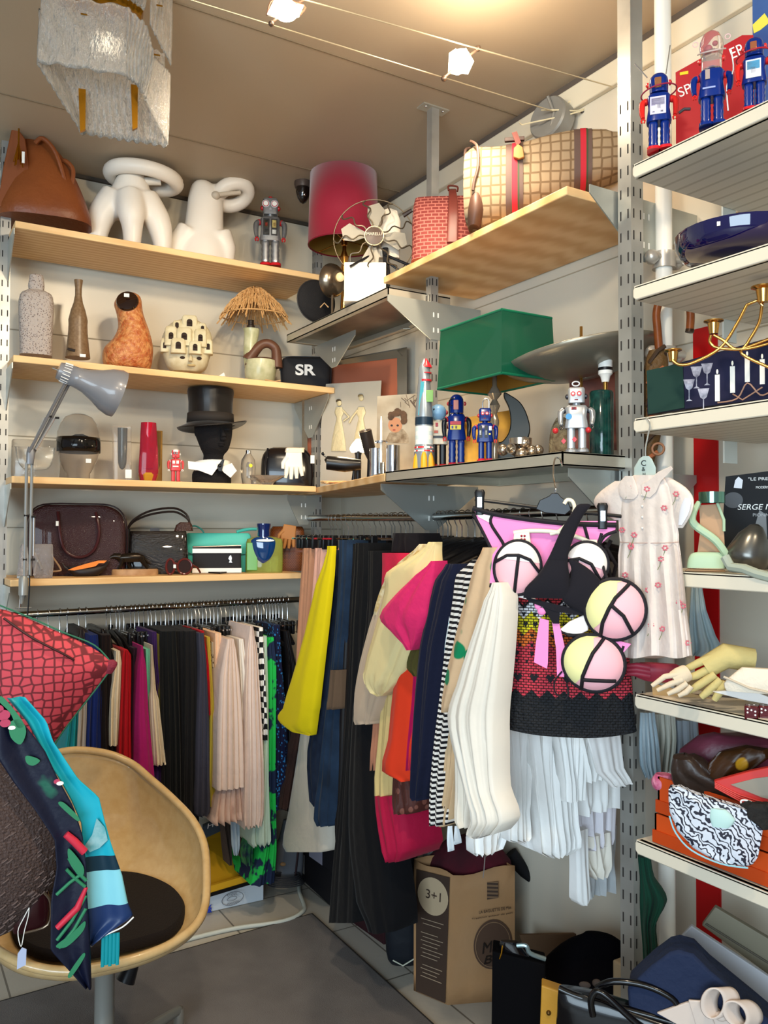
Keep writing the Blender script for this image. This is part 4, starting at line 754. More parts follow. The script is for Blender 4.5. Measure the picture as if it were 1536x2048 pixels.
GA('mint green trousers with a zip', [(1298, 291, 303), (1400, 294, 304), (1500, 296, 306)], '74c2a2', Y=2.69)
GA('cream pleated short skirt in front of the purple one', [(1290, 303, 305), (1380, 302, 312), (1400, 300, 318), (1450, 302, 323), (1525, 306, 331), (1530, 308, 331)], 'e0d2ba', 'skirt', Y=2.67, folds=3)
GA('purple trousers behind the cream pleated skirt', [(1264, 305, 313), (1330, 307, 316), (1400, 312, 322), (1600, 306, 326)], '40245f')
GA('olive green skirt next to the long black trousers', [(1268, 314, 324), (1300, 315, 324), (1430, 316, 326), (1500, 318, 328)], '6b6228', 'skirt')
GA('long black trousers with a satin stripe', [(1262, 324, 352), (1350, 323, 356), (1480, 326, 360), (1640, 325, 362)], '121416', Y=2.67, folds=3)
GA('black pleated dress right of the striped black trousers', [(1262, 352, 372), (1400, 354, 376), (1640, 358, 376)], '17171a', 'dress')
GA('black wool coat in the middle of the left rail', [(1262, 370, 392), (1400, 370, 394), (1648, 366, 392)], '1b1a1c', 'coat', Y=2.68)
GA('grey brown trousers edge beside the slate blue trousers', [(1266, 388, 398), (1400, 386, 398), (1650, 378, 396)], '3b3433')
GA('slate blue grey trousers with a soft hem', [(1266, 396, 408), (1330, 398, 414), (1450, 394, 419), (1560, 392, 420), (1625, 390, 421), (1632, 396, 416)], '3b3b49', Y=2.66)
GA('narrow scarlet skirt edge right of the slate trousers', [(1262, 402, 408), (1330, 410, 417), (1420, 416, 420), (1430, 417, 420)], 'c0101e', 'skirt', Y=2.665)
GA('mustard yellow skirt between scarlet and peach', [(1274, 414, 420), (1400, 420, 428), (1500, 419, 432), (1612, 416, 430)], 'bfa63a', 'skirt', Y=2.67)
GA('black and white leopard print blouse edge', [(1284, 425, 432), (1340, 425, 432), (1420, 428, 434)], cloth('e8e0d4', pat=('vor', 90, .28, '1a1410')), 'blouse')
GA('pale peach skirt beside the leopard print edge', [(1266, 430, 442), (1340, 430, 446), (1420, 431, 445), (1580, 432, 440)], 'e3bd9c', 'skirt', Y=2.68)
GA('blush chiffon blouse with a straight hem', [(1278, 455, 468), (1300, 450, 473), (1350, 441, 480), (1450, 436, 487), (1570, 434, 490), (1576, 434, 490)], cloth('d9c3b6', r=.6), 'blouse', Y=2.62, folds=5, amp=.006)
GA('satin blush slip skirt showing its ruffle under the chiffon blouse', [(1560, 436, 490), (1600, 430, 492), (1634, 424, 494), (1642, 424, 494)], cloth('d2b4a6', r=.35), 'skirt', Y=2.64, folds=6, amp=.012, hem=.004)
GA('white cotton sleeves squeezed between the blush blouses', [(1278, 478, 486), (1350, 480, 494), (1440, 484, 492)], 'e6ded4', 'blouse', Y=2.64)
GA('long blush silk slip with lace embroidery at the hem', [(1252, 500, 506), (1300, 494, 514), (1400, 490, 520), (1540, 488, 526), (1630, 486, 526), (1652, 488, 522)], cloth('dcc8bd', r=.45), 'slip dress', Y=2.62, folds=4, hem=.006)
GA('black and white houndstooth skirt on the left rail', [(1255, 514, 526), (1330, 517, 530), (1440, 524, 534), (1480, 526, 534)], M('eceae6', r=.8, pat=('check', 55, '15151a'), st=(1, 0, 1)), 'skirt', Y=2.64)
GA('pale mint sheer scarf dress hanging low', [(1272, 527, 533), (1400, 528, 536), (1560, 524, 536), (1640, 506, 538), (1682, 502, 540), (1690, 506, 538)], cloth('b9cdbb', r=.5), 'dress', Y=2.65, hem=.005)
GN = M('18b048', r=.8, c2='10203f', sc=16, thr=.52)
GA('long navy dress with large bright green flowers', [(1275, 533, 548), (1330, 534, 553), (1450, 533, 552), (1600, 530, 552), (1700, 520, 555), (1766, 503, 552)], GN, 'dress', Y=2.67, d=.25)
GA('blue dress with small turquoise petals beside the green flowered one', [(1250, 548, 560), (1350, 552, 566), (1440, 553, 574), (1560, 548, 576), (1618, 546, 574)], cloth('161a38', pat=('vor', 85, .33, '2f7ab8')), 'dress', Y=2.68, d=.22)
GA('black faux leather coat at the right end of the left rail', [(1262, 566, 578), (1330, 572, 592), (1460, 574, 600), (1620, 572, 598)], M('100e10', r=.4), 'coat', Y=2.70, d=.2)
GA('brown velvet trousers hanging low at the corner', [(1450, 592, 606), (1540, 574, 594), (1612, 561, 583), (1618, 561, 581)], cloth('3a2723'), Y=2.66, d=.15)
GA('pale blue sash hanging below the satin skirt', [(1640, 462, 478), (1690, 464, 478), (1710, 468, 474)], 'b9cbd8', 'sash', Y=2.70, d=.01)
GA('taupe sleeves dangling beside the pale blue sash', [(1640, 446, 462), (1690, 452, 464), (1730, 458, 464)], '4a3f3a', 'blouse', Y=2.78, d=.05)
GA('taupe cardigan hem right of the pale blue sash', [(1640, 478, 498), (1690, 482, 496), (1722, 486, 494)], '55483f', 'cardigan', Y=2.78, d=.05)
GA('dark purple patterned dress hem low beside the green flowers', [(1672, 494, 508), (1700, 488, 506), (1730, 492, 504)], M('20244a', r=.8, c2='3c8a48', sc=40), 'dress', Y=2.70, d=.05)
# ------------------------------------------------------------ right rails
xb = [662, 668, 676, 688, 697, 708, 716, 728, 741, 752, 763, 772, 784, 790, 802, 812, 820, 826]
xc = [878, 886, 896, 902, 914, 924, 936, 950, 962, 974, 986, 998, 1012, 1028, 1046, 1066, 1090, 1120, 1150, 1180]
pr2 = {}
for i, x in enumerate(xb+xc):
    q = at(x, 1036, X=1.40); kd = 'coat' if x > 860 else 'clip'; col = M('8e1424', r=.35) if x in (708, 728, 741) else None
    if x > 860: q.z = 1.346
    lab = {'clip': 'clip hanger with trousers on the right rail', 'coat': 'black plastic coat hanger with a shirt on the right rail', 'red': 'red plastic clip hanger on the right rail'}
    kk = 'red' if col else kd
    if kk not in pr2: pr2[kk] = hanger((1.40, q.y, 1.348), kd, lab[kk], {'clip': 'clip hangers on the right rail', 'coat': 'coat hangers on the right rail', 'red': 'red clip hangers'}[kk], rz=pi/2+.1, c1=col, drop=.07); continue
    c = copy_tree(pr2[kk]); c.location = (1.40, q.y, 1.348); c.rotation_euler.z = pi/2+R.uniform(-.15, .15)
def GB(label, rows, col, cat='trousers', X=1.24, d=.17, amp=.006, folds=2, P=None, **kw):
    mat = col if not isinstance(col, str) else cloth(col)
    return garment(cat.replace(' ', '_'), label, cat, rows, mat, X=None if P else X, P=P, ndir=(1, .15, 0), d=d, amp=amp, folds=folds, **kw)
DEN = cloth('1b2638', c2='141d2e', sc=30, r=.9); DEN2 = cloth('203248', c2='162232', sc=12, r=.9)
GB('tan trousers at the left end of the right rail', [(1096, 607, 625), (1200, 601, 620), (1300, 596, 612), (1345, 594, 606)], 'b58264', X=1.27, d=.2)
GB('black and white script print blouse edge behind the tan trousers', [(1110, 620, 632), (1200, 616, 626), (1310, 606, 618)], cloth('e9e4dc', pat=('vor', 60, .3, '15120f')), 'blouse', X=1.30, d=.2)
GB('pale pink trousers with a waistband clipped beside the yellow skirt', [(1096, 630, 650), (1160, 627, 646), (1230, 622, 634), (1300, 610, 625)], 'd3a08c', X=1.27, d=.2)
GB('cream beige satin trousers below the yellow skirt', [(1440, 606, 640), (1530, 596, 650), (1620, 583, 664), (1686, 572, 668), (1700, 578, 668)], M('c9bfae', r=.38, sheen=.3, bump=.3, bsc=25), X=1.25, d=.2, folds=3)
GB('bright yellow skirt turned broadside on the right rail', [(1092, 655, 665), (1112, 652, 664), (1169, 633, 660), (1265, 612, 650), (1333, 594, 642), (1415, 571, 633), (1436, 561, 629), (1462, 588, 625), (1471, 620, 623)], cloth('d6c00e', r=.8, bump=.1), 'skirt', X=1.17, d=.02, folds=1, amp=.004)
GB('faded blue jeans with ripped seam right of the yellow skirt', [(1100, 664, 678), (1250, 654, 676), (1400, 640, 668), (1500, 620, 655), (1600, 624, 656), (1612, 632, 656)], DEN, 'jeans', X=1.22)
GB('dark blue jeans with folded hem beside the leather trousers', [(1080, 680, 705), (1200, 677, 700), (1330, 665, 690), (1440, 652, 684), (1560, 640, 682), (1634, 632, 678), (1650, 638, 676)], DEN2, 'jeans', X=1.21, folds=3)
GB('brown corduroy patch trousers folded over the dark jeans', [(1340, 662, 684), (1400, 658, 683), (1418, 657, 682)], '5d4a3a', X=1.195, d=.05)
GB('shiny black leather trousers on the right rail', [(1088, 700, 718), (1200, 692, 712), (1400, 682, 706), (1640, 674, 700), (1700, 676, 700)], M('141214', r=.28), X=1.22)
GB('black trousers with a red clip hanger', [(1086, 712, 738), (1250, 703, 735), (1500, 692, 730), (1840, 664, 735)], '0e0e10', X=1.20, folds=3, d=.14)
GB('long black wool trousers reaching almost to the floor', [(1102, 738, 764), (1250, 733, 762), (1420, 708, 760), (1650, 700, 770), (1800, 716, 790), (1862, 740, 792)], '0c0c0f', X=1.19, folds=2, d=.08, amp=.004)
GB('raspberry red skirt clipped by a black clip hanger', [(1106, 764, 830), (1140, 764, 830), (1240, 760, 815)], 'c02040', 'skirt', X=1.21, d=.1, folds=1)
GB('small black clip trousers waist above the raspberry skirt', [(1066, 786, 838), (1104, 782, 838)], '161316', X=1.25, d=.1)
GB('taupe satin blouse with embroidered sleeve end', [(1150, 772, 800), (1250, 741, 800), (1360, 715, 790), (1436, 708, 762), (1447, 712, 757)], M('b79f86', r=.42, sheen=.2), 'blouse', X=1.16, d=.04, folds=2)
GB('terracotta patterned blouse sleeve low beside the orange skirt', [(1430, 747, 758), (1540, 744, 757)], 'b0765a', 'blouse', X=1.18, d=.05)
GB('teal blouse hem peeking out low at the black trousers', [(1500, 741, 752), (1590, 736, 752), (1598, 740, 764)], '1c5c60', 'blouse', X=1.20, d=.08)
GB('crimson skirt hanging low under the brown beaded top', [(1590, 751, 800), (1640, 756, 812), (1700, 768, 818), (1722, 775, 805)], cloth('a8143a', r=.7), 'skirt', X=1.17, d=.12, folds=3)
GB('cream silk blouse with wide turned back sleeve', [(1084, 858, 872), (1110, 830, 872), (1145, 775, 875), (1180, 772, 872), (1260, 752, 850), (1340, 731, 815), (1364, 731, 798), (1384, 744, 778), (1392, 758, 768)], cloth('ddc992', r=.6, bump=.15), 'blouse', X=1.12, d=.03, folds=3, amp=.006)
GB('cream brocade blouse edge behind the silk one', [(1088, 840, 866), (1125, 800, 846), (1170, 770, 800), (1230, 752, 790)], cloth('d9c9a4', c2='b8985a', sc=50), 'blouse', X=1.15, d=.04)
GB('straw yellow dress under the cream silk blouse', [(1360, 766, 800), (1480, 758, 790), (1590, 752, 786), (1600, 780, 790)], 'c7ae74', 'dress', X=1.17, d=.2)
GB('orange red pleated skirt', [(1290, 797, 832), (1400, 784, 830), (1480, 776, 828), (1541, 764, 824), (1562, 800, 822)], cloth('d2381c', r=.8, bump=.05), 'skirt', X=1.13, d=.15, folds=1, amp=.004)
GB('bright pink short sleeved shirt', [(1122, 862, 870), (1150, 830, 868), (1190, 790, 862), (1233, 760, 856), (1262, 782, 846), (1300, 814, 828)], cloth('d02860', r=.75, bump=.4), 'shirt', X=1.06, d=.05, folds=2, amp=.005)
GB('magenta satin blouse edge right of the orange skirt', [(1250, 830, 846), (1400, 826, 838), (1540, 814, 826)], 'b01450', 'blouse', X=1.13)
GB('brown sequinned knit top hanging low', [(1545, 788, 820), (1600, 788, 832), (1626, 790, 832)], cloth('4a2620', pat=('vor', 45, .35, '7a4a3e'), r=.5), 'top', X=1.15, d=.1, folds=3)
GB('olive green blouse between pink and navy', [(1140, 862, 880), (1200, 846, 876), (1300, 826, 862), (1335, 819, 850), (1352, 832, 846)], '4a4420', 'blouse', X=1.10)
GB('camel brown blouse edge beside the navy jacket', [(1130, 872, 890), (1180, 860, 882), (1260, 848, 868)], '8a6240', 'blouse', X=1.115)
GB('navy blue linen jacket on the right rail', [(1128, 893, 922), (1160, 872, 920), (1200, 861, 912), (1290, 842, 893), (1400, 831, 880), (1520, 824, 868), (1592, 822, 852), (1600, 826, 850)], cloth('14182c', r=.9, bump=.4), 'jacket', X=1.07, folds=2)
GB('white blouse printed with small turquoise flowers', [(1140, 910, 930), (1180, 898, 920), (1250, 892, 908), (1306, 886, 896)], cloth('dfe6e6', c2='3a9ab0', sc=55, thr=.6), 'blouse', X=1.075)
SB = ('stripe', 'Z', 26, .5, '17151a')
GB('black and white striped long sleeved top on the right rail', [(1120, 945, 975), (1150, 915, 972), (1200, 908, 960), (1290, 894, 936), (1400, 882, 912), (1500, 870, 899), (1600, 862, 894), (1650, 862, 892)], cloth('e0dad2', pat=('stripe', 'Z', 27, .5, '17151a', .8), r=.9), 'top', X=1.045, folds=2, d=.25)
GB('beige blouse with green polka dots and ochre flowers', [(1095, 966, 995), (1130, 950, 992), (1200, 932, 985), (1300, 908, 962), (1380, 891, 940), (1424, 886, 912)], cloth('c9a985', pat=('vor', 20, .36, '0f7a4e')), 'blouse', X=1.0, d=.04, folds=1)
GB('sand coloured pleated shirt cuff beside the striped sleeve', [(1450, 893, 915), (1560, 886, 908), (1640, 878, 896), (1652, 884, 894)], 'bfa27e', 'shirt', X=1.05, d=.1, folds=4)
CRM = M('dad1c3', r=.5, sheen=.2, bump=.2, bsc=18)
GB('long ivory satin blouse with pointed hem beside the crochet skirt', [(1165, 985, 1002), (1200, 968, 1008), (1280, 941, 1004), (1370, 913, 996), (1430, 896, 990), (1500, 908, 990), (1580, 930, 992), (1640, 944, 1010), (1668, 935, 990), (1676, 950, 962)], CRM, 'blouse', X=.985, d=.05, folds=4, amp=.006, n=36)
GB('ivory shirt sleeve with buttoned cuff behind the satin blouse', [(1480, 908, 930), (1580, 910, 940), (1640, 910, 938), (1655, 916, 938)], 'e4d9c8', 'shirt', X=1.03, d=.06)
GB('thin white waist ties hanging under the sand shirt', [(1652, 897, 903), (1680, 898, 904), (1702, 901, 904)], 'd8e0e6', 'ribbon', X=1.03, d=.004)
GB('second white waist tie beside the first under the ivory cuff', [(1652, 910, 915), (1670, 911, 917), (1688, 912, 916)], 'd8e0e6', 'ribbon', X=1.03, d=.004)
WH = cloth('f0efec', r=.8, bump=.3, bsc=18)
def GW(label, rows, Y, cat='shirt', col=None, d=.03, folds=4, amp=.012, **kw):
    return garment(cat, label, cat, rows, col or WH, Y=Y, d=d, folds=folds, amp=amp, n=40, bulge=.1, **kw)
GW('white lace edged blouse hem left of the gathered white sleeves', [(1400, 985, 1030), (1560, 975, 1020), (1660, 945, 1012), (1700, 946, 1000), (1706, 950, 978)], 1.42, 'blouse', hem=.004)
GW('white blouse with gathered sleeve and wide cuff', [(1440, 1000, 1070), (1540, 1010, 1062), (1610, 1016, 1056), (1625, 1016, 1052), (1676, 1014, 1054), (1682, 1030, 1050)], 1.385)
GW('white pleated sleeve right of the wide cuff', [(1440, 1040, 1090), (1560, 1050, 1090), (1680, 1056, 1080), (1696, 1058, 1072)], 1.42)
GW('long white cotton shirt with a rolled hem in front of the whites', [(1450, 1056, 1180), (1550, 1070, 1150), (1650, 1080, 1150), (1698, 1082, 1152), (1710, 1094, 1130)], 1.37, folds=6, amp=.014)
GW('white smocked blouse beside the long cotton shirt', [(1440, 1110, 1180), (1540, 1122, 1165), (1600, 1128, 1160)], 1.345, 'blouse', folds=5)
GW('white linen top with short ragged hem', [(1440, 1150, 1215), (1520, 1162, 1214), (1560, 1168, 1200)], 1.34, 'top', folds=3)
GW('plain white shirt tail next to the big slotted post', [(1440, 1170, 1238), (1540, 1194, 1246), (1570, 1222, 1262), (1572, 1226, 1262)], 1.262, d=.004, folds=2, amp=.003)
GW('white tunic with long straight hem behind the short white tops', [(1500, 1126, 1236), (1600, 1136, 1232), (1624, 1136, 1230)], 1.40, 'tunic', folds=3)
GW('pale lilac white blouse below the white tunic', [(1560, 1130, 1236), (1660, 1140, 1230), (1694, 1148, 1222), (1696, 1154, 1180)], 1.43, 'blouse', cloth('e0dce2'))
GW('grey white sheer skirt lowest in the white group', [(1660, 1162, 1234), (1740, 1170, 1234), (1786, 1172, 1234)], 1.47, 'skirt', cloth('c2c6c8'), folds=3)
GW('narrow white sleeve hanging lowest of all the whites', [(1660, 1152, 1176), (1740, 1156, 1178), (1800, 1158, 1182), (1810, 1164, 1178)], 1.40, folds=1, amp=.003)
GW('cream pointed blouse tail above the grey sheer skirt', [(1670, 1164, 1220), (1730, 1176, 1216), (1754, 1186, 1204)], 1.42, 'blouse', cloth('e6dfd2'), folds=2)
# ------------------------------------------------------------ corner shelf
ZC = 1.462
k = K('framed_picture', 'large brushed steel picture frame with rust red mount leaning in the corner', 'framed picture', 715, P=(1.62, 2.53, -1.152), Z=ZC, hp=(1.62, 2.53, -1.152))
fr = M('b5ad9c', r=.25, m=.8)
k.part('frame_side', k.mb().poly([(794, 700), (814, 694), (814, k.py), (796, k.py)], 6), fr, smooth=False); k.part('frame_side', k.mb().poly([(604, 790), (614, 790), (616, k.py), (604, k.py)], 6), M('b5ad9c', r=.25, m=.8))
k.part('frame_side', k.mb().poly([(660, 724), (794, 700), (814, 694), (806, 712), (795, 716), (668, 731)], 6), fr, smooth=False)
k.part('mount', k.mb().poly([(612, 800), (660, 724), (797, 706), (799, k.py), (612, k.py)], 2, 3), M('b5674a', r=.6)); k.part('backing', k.mb().poly([(606, 795), (660, 722), (814, 694), (814, k.py), (606, k.py)], 2, 8), M('6d6458', r=.8))
k = K('relief_picture', 'pale plaster relief picture of two women in long dresses', 'picture', 700, P=(1.57, 2.50, -1.152), Z=ZC, hp=(1.57, 2.50, -1.152))
k.part('panel', k.mb().poly([(652, 768), (763, 761), (752, k.py), (640, k.py), (642, 850)], 2), M('b4ada0', r=.6, c2='aca698', sc=6))
RL = M('c8bc98', r=.5, bump=.5, bsc=60)
for bx, tp, hy in ((678, 812, 806), (722, 800, 796)):
    s = 1 if bx > 700 else .92
    k.part('figure_dress', k.mb().rows([(902, bx-16, bx+14, 3), (880, bx-14, bx+12, 4), (850, bx-8, bx+7, 4), (836, bx-5, bx+5, 3.5), (826, bx-9, bx+9, 4), (814, bx-6, bx+6, 3)], yo=-4, sm=3), RL)
    k.part('figure_head', k.mb().ball(bx, hy, 5, 6, 4, yo=-5), RL); k.part('figure_hair', k.mb().ball(bx-1, hy-4, 5.5, 4, 4, yo=-4), M('8a7a58' if bx > 700 else '4e4230', r=.6)); k.part('figure_arm', k.mb().line([(bx+7, 820, -5), (bx+20, 834, -7), (bx+8, 842, -8)] if bx < 700 else [(bx-7, 820, -5), (bx-18, 834, -7), (bx-24, 846, -8)], 2, 8), RL)
k = K('painting', 'small unframed portrait painting of a curly haired child in sepia tones', 'painting', 800, P=(1.43, 2.33, -.6), Z=ZC)
k.part('panel', k.mb().poly([(754, 792), (842, 786), (840, k.py), (752, k.py)], 2), M('c6b8a0', r=.6, c2='9c8c74', sc=9)); 
k.part('painted_coat', k.mb().poly([(770, 884), (778, 866), (792, 856), (806, 858), (816, 870), (818, 888)], .4, -2.2), M('b7a58a', r=.7, c2='7c664c', sc=60)); k.part('painted_face', k.mb().disc(790, 850, 14, 15, .5, -2.4), M('c98c66', r=.7))
hb = k.mb()
for i in range(26): a = R.uniform(pi*1.0, pi*2.15); hb.disc(794+15*cos(a)+R.uniform(-2, 2), 838+13*sin(a)+R.uniform(-3, 2), 6, 6, .4, -2.9-.02*i, 10)
k.part('painted_hair', hb, M('4e3826', r=.7, c2='6a4c34', sc=80)); 
for x in (783, 795): k.part('painted_eye', k.mb().disc(x, 851, 2.4, 2, .3, -3.3), M('2a1a14'))
k.part('painted_mouth', k.mb().disc(788, 860, 3, 1.4, .3, -3.3), M('a03828')); 
tb = k.mb()
for i in range(12): x = 800+R.uniform(0, 38); tb.line([(x, 806+R.uniform(-8, 10), -2.6), (x+R.uniform(-14, 14), 796+R.uniform(-8, 10), -2.6)], .7, 4)
k.part('painted_branches', tb.line([(838, 850, -2.6), (832, 816, -2.6), (820, 800, -2.6)], 1.6, 5), M('5c4430'))
k = K('spot_lamp', 'black cylindrical clamp spot lamp lying towards the corner', 'lamp', 708, P=(1.32, 2.42, 0), Z=ZC)
k.part('barrel', k.mb().tube([(652, -4, 927), (654, -4, 926), (690, -6, 930), (722, -8, 930)], [8, 14, 15, 10], 20), M('14100f', r=.3)); k.part('knob', k.mb().tube([(645, -4, 910), (655, -4, 917)], 1.2, 6).ball(646, 908, 3.5, yo=-4), BLACK); k.part('stand', k.mb().line([(708, 940, -4), (707, 958, -4), (708, k.py+2, -4)], [2.5, 4, 4.5], 10), BLACK)
k = K('bulb_shade', 'lit frosted glass bulb between the two black spot lamps', 'lamp', 715, P=(1.35, 2.47, 0), Z=ZC)
k.part('glow_globe', k.mb().rows([(905, 703, 728, 7), (898, 699, 731, 9), (888, 704, 727, 8), (878, 712, 722, 4)], sm=2), M('fff0d0', em=5)); k.part('holder', k.mb().vase(716, [(6, k.py), (6, 912), (8, 903)]), BLACK)
k = K('spot_lamp', 'black cylindrical spot lamp tilted up showing its ribbed bulb end', 'lamp', 738, P=(1.28, 2.28, 0), Z=ZC)
k.part('barrel', k.mb().lathe([(13, -4), (12.5, 12), (12, 40), (9, 52)], (731, -16, 868), (.25, .35, 1), n=30), M('2a2320', r=.35)); k.part('opening', k.mb().lathe([(12.6, -5.2), (9.5, -5.4), (8, 0)], (731, -16, 868), (.25, .35, 1), n=30, caps=False), M('a08b78', r=.2, m=.7), solid=.5); k.part('bulb', k.mb().ball(731, 868, 5, yo=-19), M('d8ccc0', r=.2, m=.6)); k.part('arm', k.mb().line([(744, 905, 0), (742, k.py, 2)], 9, 12), BLACK)
k = K('cord_bundle', 'beige rope cord bundle at the front edge of the corner shelf', 'cord', 672, P=(1.34, 2.62, 0), Z=ZC)
cb = k.mb(); pts = [(668+22*sin(i*.9)*(1-.3*sin(i*.31)), k.py-4-5*abs(sin(i*1.3)), 8*cos(i*.7)) for i in range(60)]; k.part('coils', cb.line(pts, 1.4, 5), CORD)
# chrome cups & candle holder
for i, (x, w_, y0) in enumerate(((752, 13, 897), (786, 14, 891))):
    k = K('metal_cup', ('tall chrome beaker left of its twin beside the spot lamp', 'tall chrome beaker nearest the red rocket')[i], 'cup', x, P=(1.27, 2.20-.05*i, 0), Z=ZC)
    k.part('body', k.mb().vase(x, [(w_*.8, k.py), (w_, k.py-3), (w_, y0), (w_-1.5, y0), (w_-2, k.py-8)]), CHROME)
k = K('candle_holder', 'chrome ring candle holder with a thin white candle', 'candle holder', 762, P=(1.24, 2.10, 0), Z=ZC)
k.part('ring_plate', k.mb().vase(762, [(13, 885), (13, 882), (3, 881), (3, 885)]), CHROME); k.part('candle', k.mb().vase(762, [(2.4, 925), (2.4, 842), (1, 832)]), WHITE); k.part('foot', k.mb().vase(766, [(22, k.py), (20, k.py-3), (6, k.py-6), (3, 925)]), CHROME)
# ---- red and silver rocket and the row of robots
k = K('toy_rocket', 'tin rocket toy with red nose and yellow fins', 'toy rocket', 848, py=938, Z=1.470)
RK = M('b9c0c4', r=.25, m=.3, pat=('zramp', 0, .29, [(0, 'd89a20'), (.22, 'b9c0c4'), (.5, '8fb8c0'), (.56, 'c9cdd0'), (.78, 'b03040'), (.8, 'c9cdd0'), (.86, 'b01c28')]))
k.part('fuselage', k.mb().vase(848, [(20, 937), (20, 900), (18, 890), (17.5, 835), (17, 815), (16, 805), (12, 760), (11.5, 735), (1, 716)]), M('949ca2', r=.25, m=.5))
k.part('nose_cone', k.mb().vase(852, [(12, 735), (11, 731), (1, 716)]), plast('b01c28')); k.part('red_ring', k.mb().vase(851, [(12.2, 747), (12.2, 745)]), plast('b01c28')); k.part('lower_ring', k.mb().vase(850, [(13.2, 763), (13, 759)]), plast('b01c28'))
k.part('blue_stripe', k.mb().poly([(836, 832), (841, 765), (848, 765), (845, 832)], .6, -13.5), plast('2a8a9a')); k.part('window', k.mb().box(852, 782, 866, 806, .8, -15), plast('6f9a50'), bev=1); k.part('dark_band', k.mb().vase(848, [(18.4, 850), (18.2, 835)]), plast('1a2c3c')); k.part('lattice_cage', k.mb().vase(848, [(18.3, 890), (18.1, 853)]), M('c8d4d2', r=.3, pat=('check', 90, 'e6e2da')))
k.part('checker_band', k.mb().vase(848, [(20.4, 904), (19, 894)]), M('e8e2dc', r=.3, pat=('check', 60, 'c02028')))
for dx, dy in ((-16, -8), (14, -12), (0, -18), (16, 10)): k.part('fin', k.mb().rows([(940, 848+dx-7, 848+dx+7, 8, dy), (915, 848+dx*.9-6, 848+dx*.9+6, 7, dy*.9), (900, 848+dx*.7-3, 848+dx*.7+3, 4, dy*.8)], p=3), plast('dc9a1c'))
BL = plast('06246e', r=.2)
k = K('toy_robot', 'cream toy robot with a round pale blue head beside the rocket', 'toy robot', 873, py=940, Z=1.470)
robot(k, 850, 902, 808, 938, plast('cfc3ac'), head=plast('7aa2c2'), legs=BLACK, kind='ball', eye=None, ear=plast('b8262c'), panel=[(-.4, .50, .45, .535, '15121a'), (-.3, .42, 0, .46, 'b04a2a'), (-.2, .3, 0, .36, 'a82028')]); k.part('eye', k.mb().ball(868, 820, 2, yo=-12), BLACK)
k = K('toy_robot', 'blue astronaut robot with tall domed helmet and a human face', 'toy robot', 912, py=938, Z=1.470)
robot(k, 888, 938, 788, 936, BL, kind='dome', eye=None, face=M('d88a78', r=.5), arms=M('2a2f38', r=.2, m=.6), ear=plast('b8202c'), panel=[(-.5, .38, .35, .425, 'b8202c'), (-.5, .43, .35, .49, 'd8c020'), (-.4, .44, -.25, .48, '1a3fa0'), (-.1, .44, .05, .48, '1a3fa0')])
k.part('visor_frame', k.mb().line([(899, 833, -10.5), (899, 802, -10.5), (914, 802, -10.5), (914, 833, -10.5)], 1.4, 6), BLACK); 
for x in (903, 909): k.part('painted_eye', k.mb().ball(x, 812, 1.4, yo=-12), BLACK)
k = K('toy_robot', 'slim dark blue robot with red eyes and wire loop on its head', 'toy robot', 968, py=926, Z=1.470)
robot(k, 948, 992, 817, 925, BL, eye='d83a30', ear=plast('d03a3a'), panel=[(-.55, .33, -.25, .55, '12141c'), (-.05, .33, .25, .55, '12141c'), (.35, .34, .6, .42, 'd8dce4'), (-.48, .42, -.34, .5, 'd8d8d4'), (.02, .42, .16, .5, 'd8d8d4'), (.35, .47, .5, .5, 'e0d060')])
k.part('wire_loop', k.mb().line([(966, 817, 0), (965, 805, 0), (970, 797, 0), (977, 800, 0), (978, 817, 0)], 1.2, 6), WIRE)
k = K('toy_robot', 'large silver tin robot with red diamonds on its legs near the big post', 'toy robot', 1150, py=906, Z=1.470)
robot(k, 1122, 1184, 776, 906, M('a9abae', r=.3, m=.5), eye='d03030', ear=M('3a3a40', r=.3, m=.5), arms=M('b4b6b8', r=.25, m=.7), panel=[(-.32, .31, 0, .345, 'b02020'), (-.26, .316, -.06, .338, '1a1414')], feet=M('9a9ca0', r=.3, m=.5))
k.part('blue_badge', k.mb().disc(1138, 835, 6, 6, 1.5, -17.5), plast('3a8ac0'))
for x, y in ((1128, 883), (1149, 880)): k.part('red_diamond', k.mb().poly([(x-5, y), (x, y-6), (x+5, y), (x, y+6)], .6, -12), plast('c02028'))
for s_, x in ((-1, 1112), (1, 1176)): k.part('red_hand', k.mb().ball(x, 862, 6, 6, yo=-12), plast('c0282c'))
k.part('antenna_loop', k.mb().tube([(1152+7*cos(a), 0, 767+4.5*sin(a)) for a in [2*pi*i/16 for i in range(16)]], 1.4, 6, closed=True), M('d8d8d8', r=.3))
# green lamp shade (square) with brass inside
t = wthing('table_lamp', 'square dark green lampshade with ochre lining on a turned glass stem', 'lamp', (1.338, 1.682, 1.467))
c0 = at(1000, 625, D=2.13); GR = M('0c5038', r=.3, coat=.3)
def shade_pts(z, gr): 
    hx = .0775; cx, cy = 1.338, 1.682
    return [Vector((cx+x*(hx+gr), cy+y*(.125+gr), z)) for x, y in ((-1,-1),(1,-1),(1,1),(-1,1))]
zt, zb = 1.826, 1.674
b = MB(); to, bo = shade_pts(zt, 0), shade_pts(zb, .006); v1 = b._ring(to); v2 = b._ring(bo)
for i in range(4): b.bm.faces.new((v1[i], v1[(i+1) % 4], v2[(i+1) % 4], v2[i]))
wpart(t, 'shade', b, GR, smooth=False, solid=.003)
b = MB(); to2, bo2 = shade_pts(zt, -.004), shade_pts(zb, .003); v1 = b._ring(to2); v2 = b._ring(bo2)
for i in range(4): b.bm.faces.new((v1[i], v1[(i+1) % 4], v2[(i+1) % 4], v2[i]))
wpart(t, 'shade_lining', b, M('9a6a24', r=.5), smooth=False)
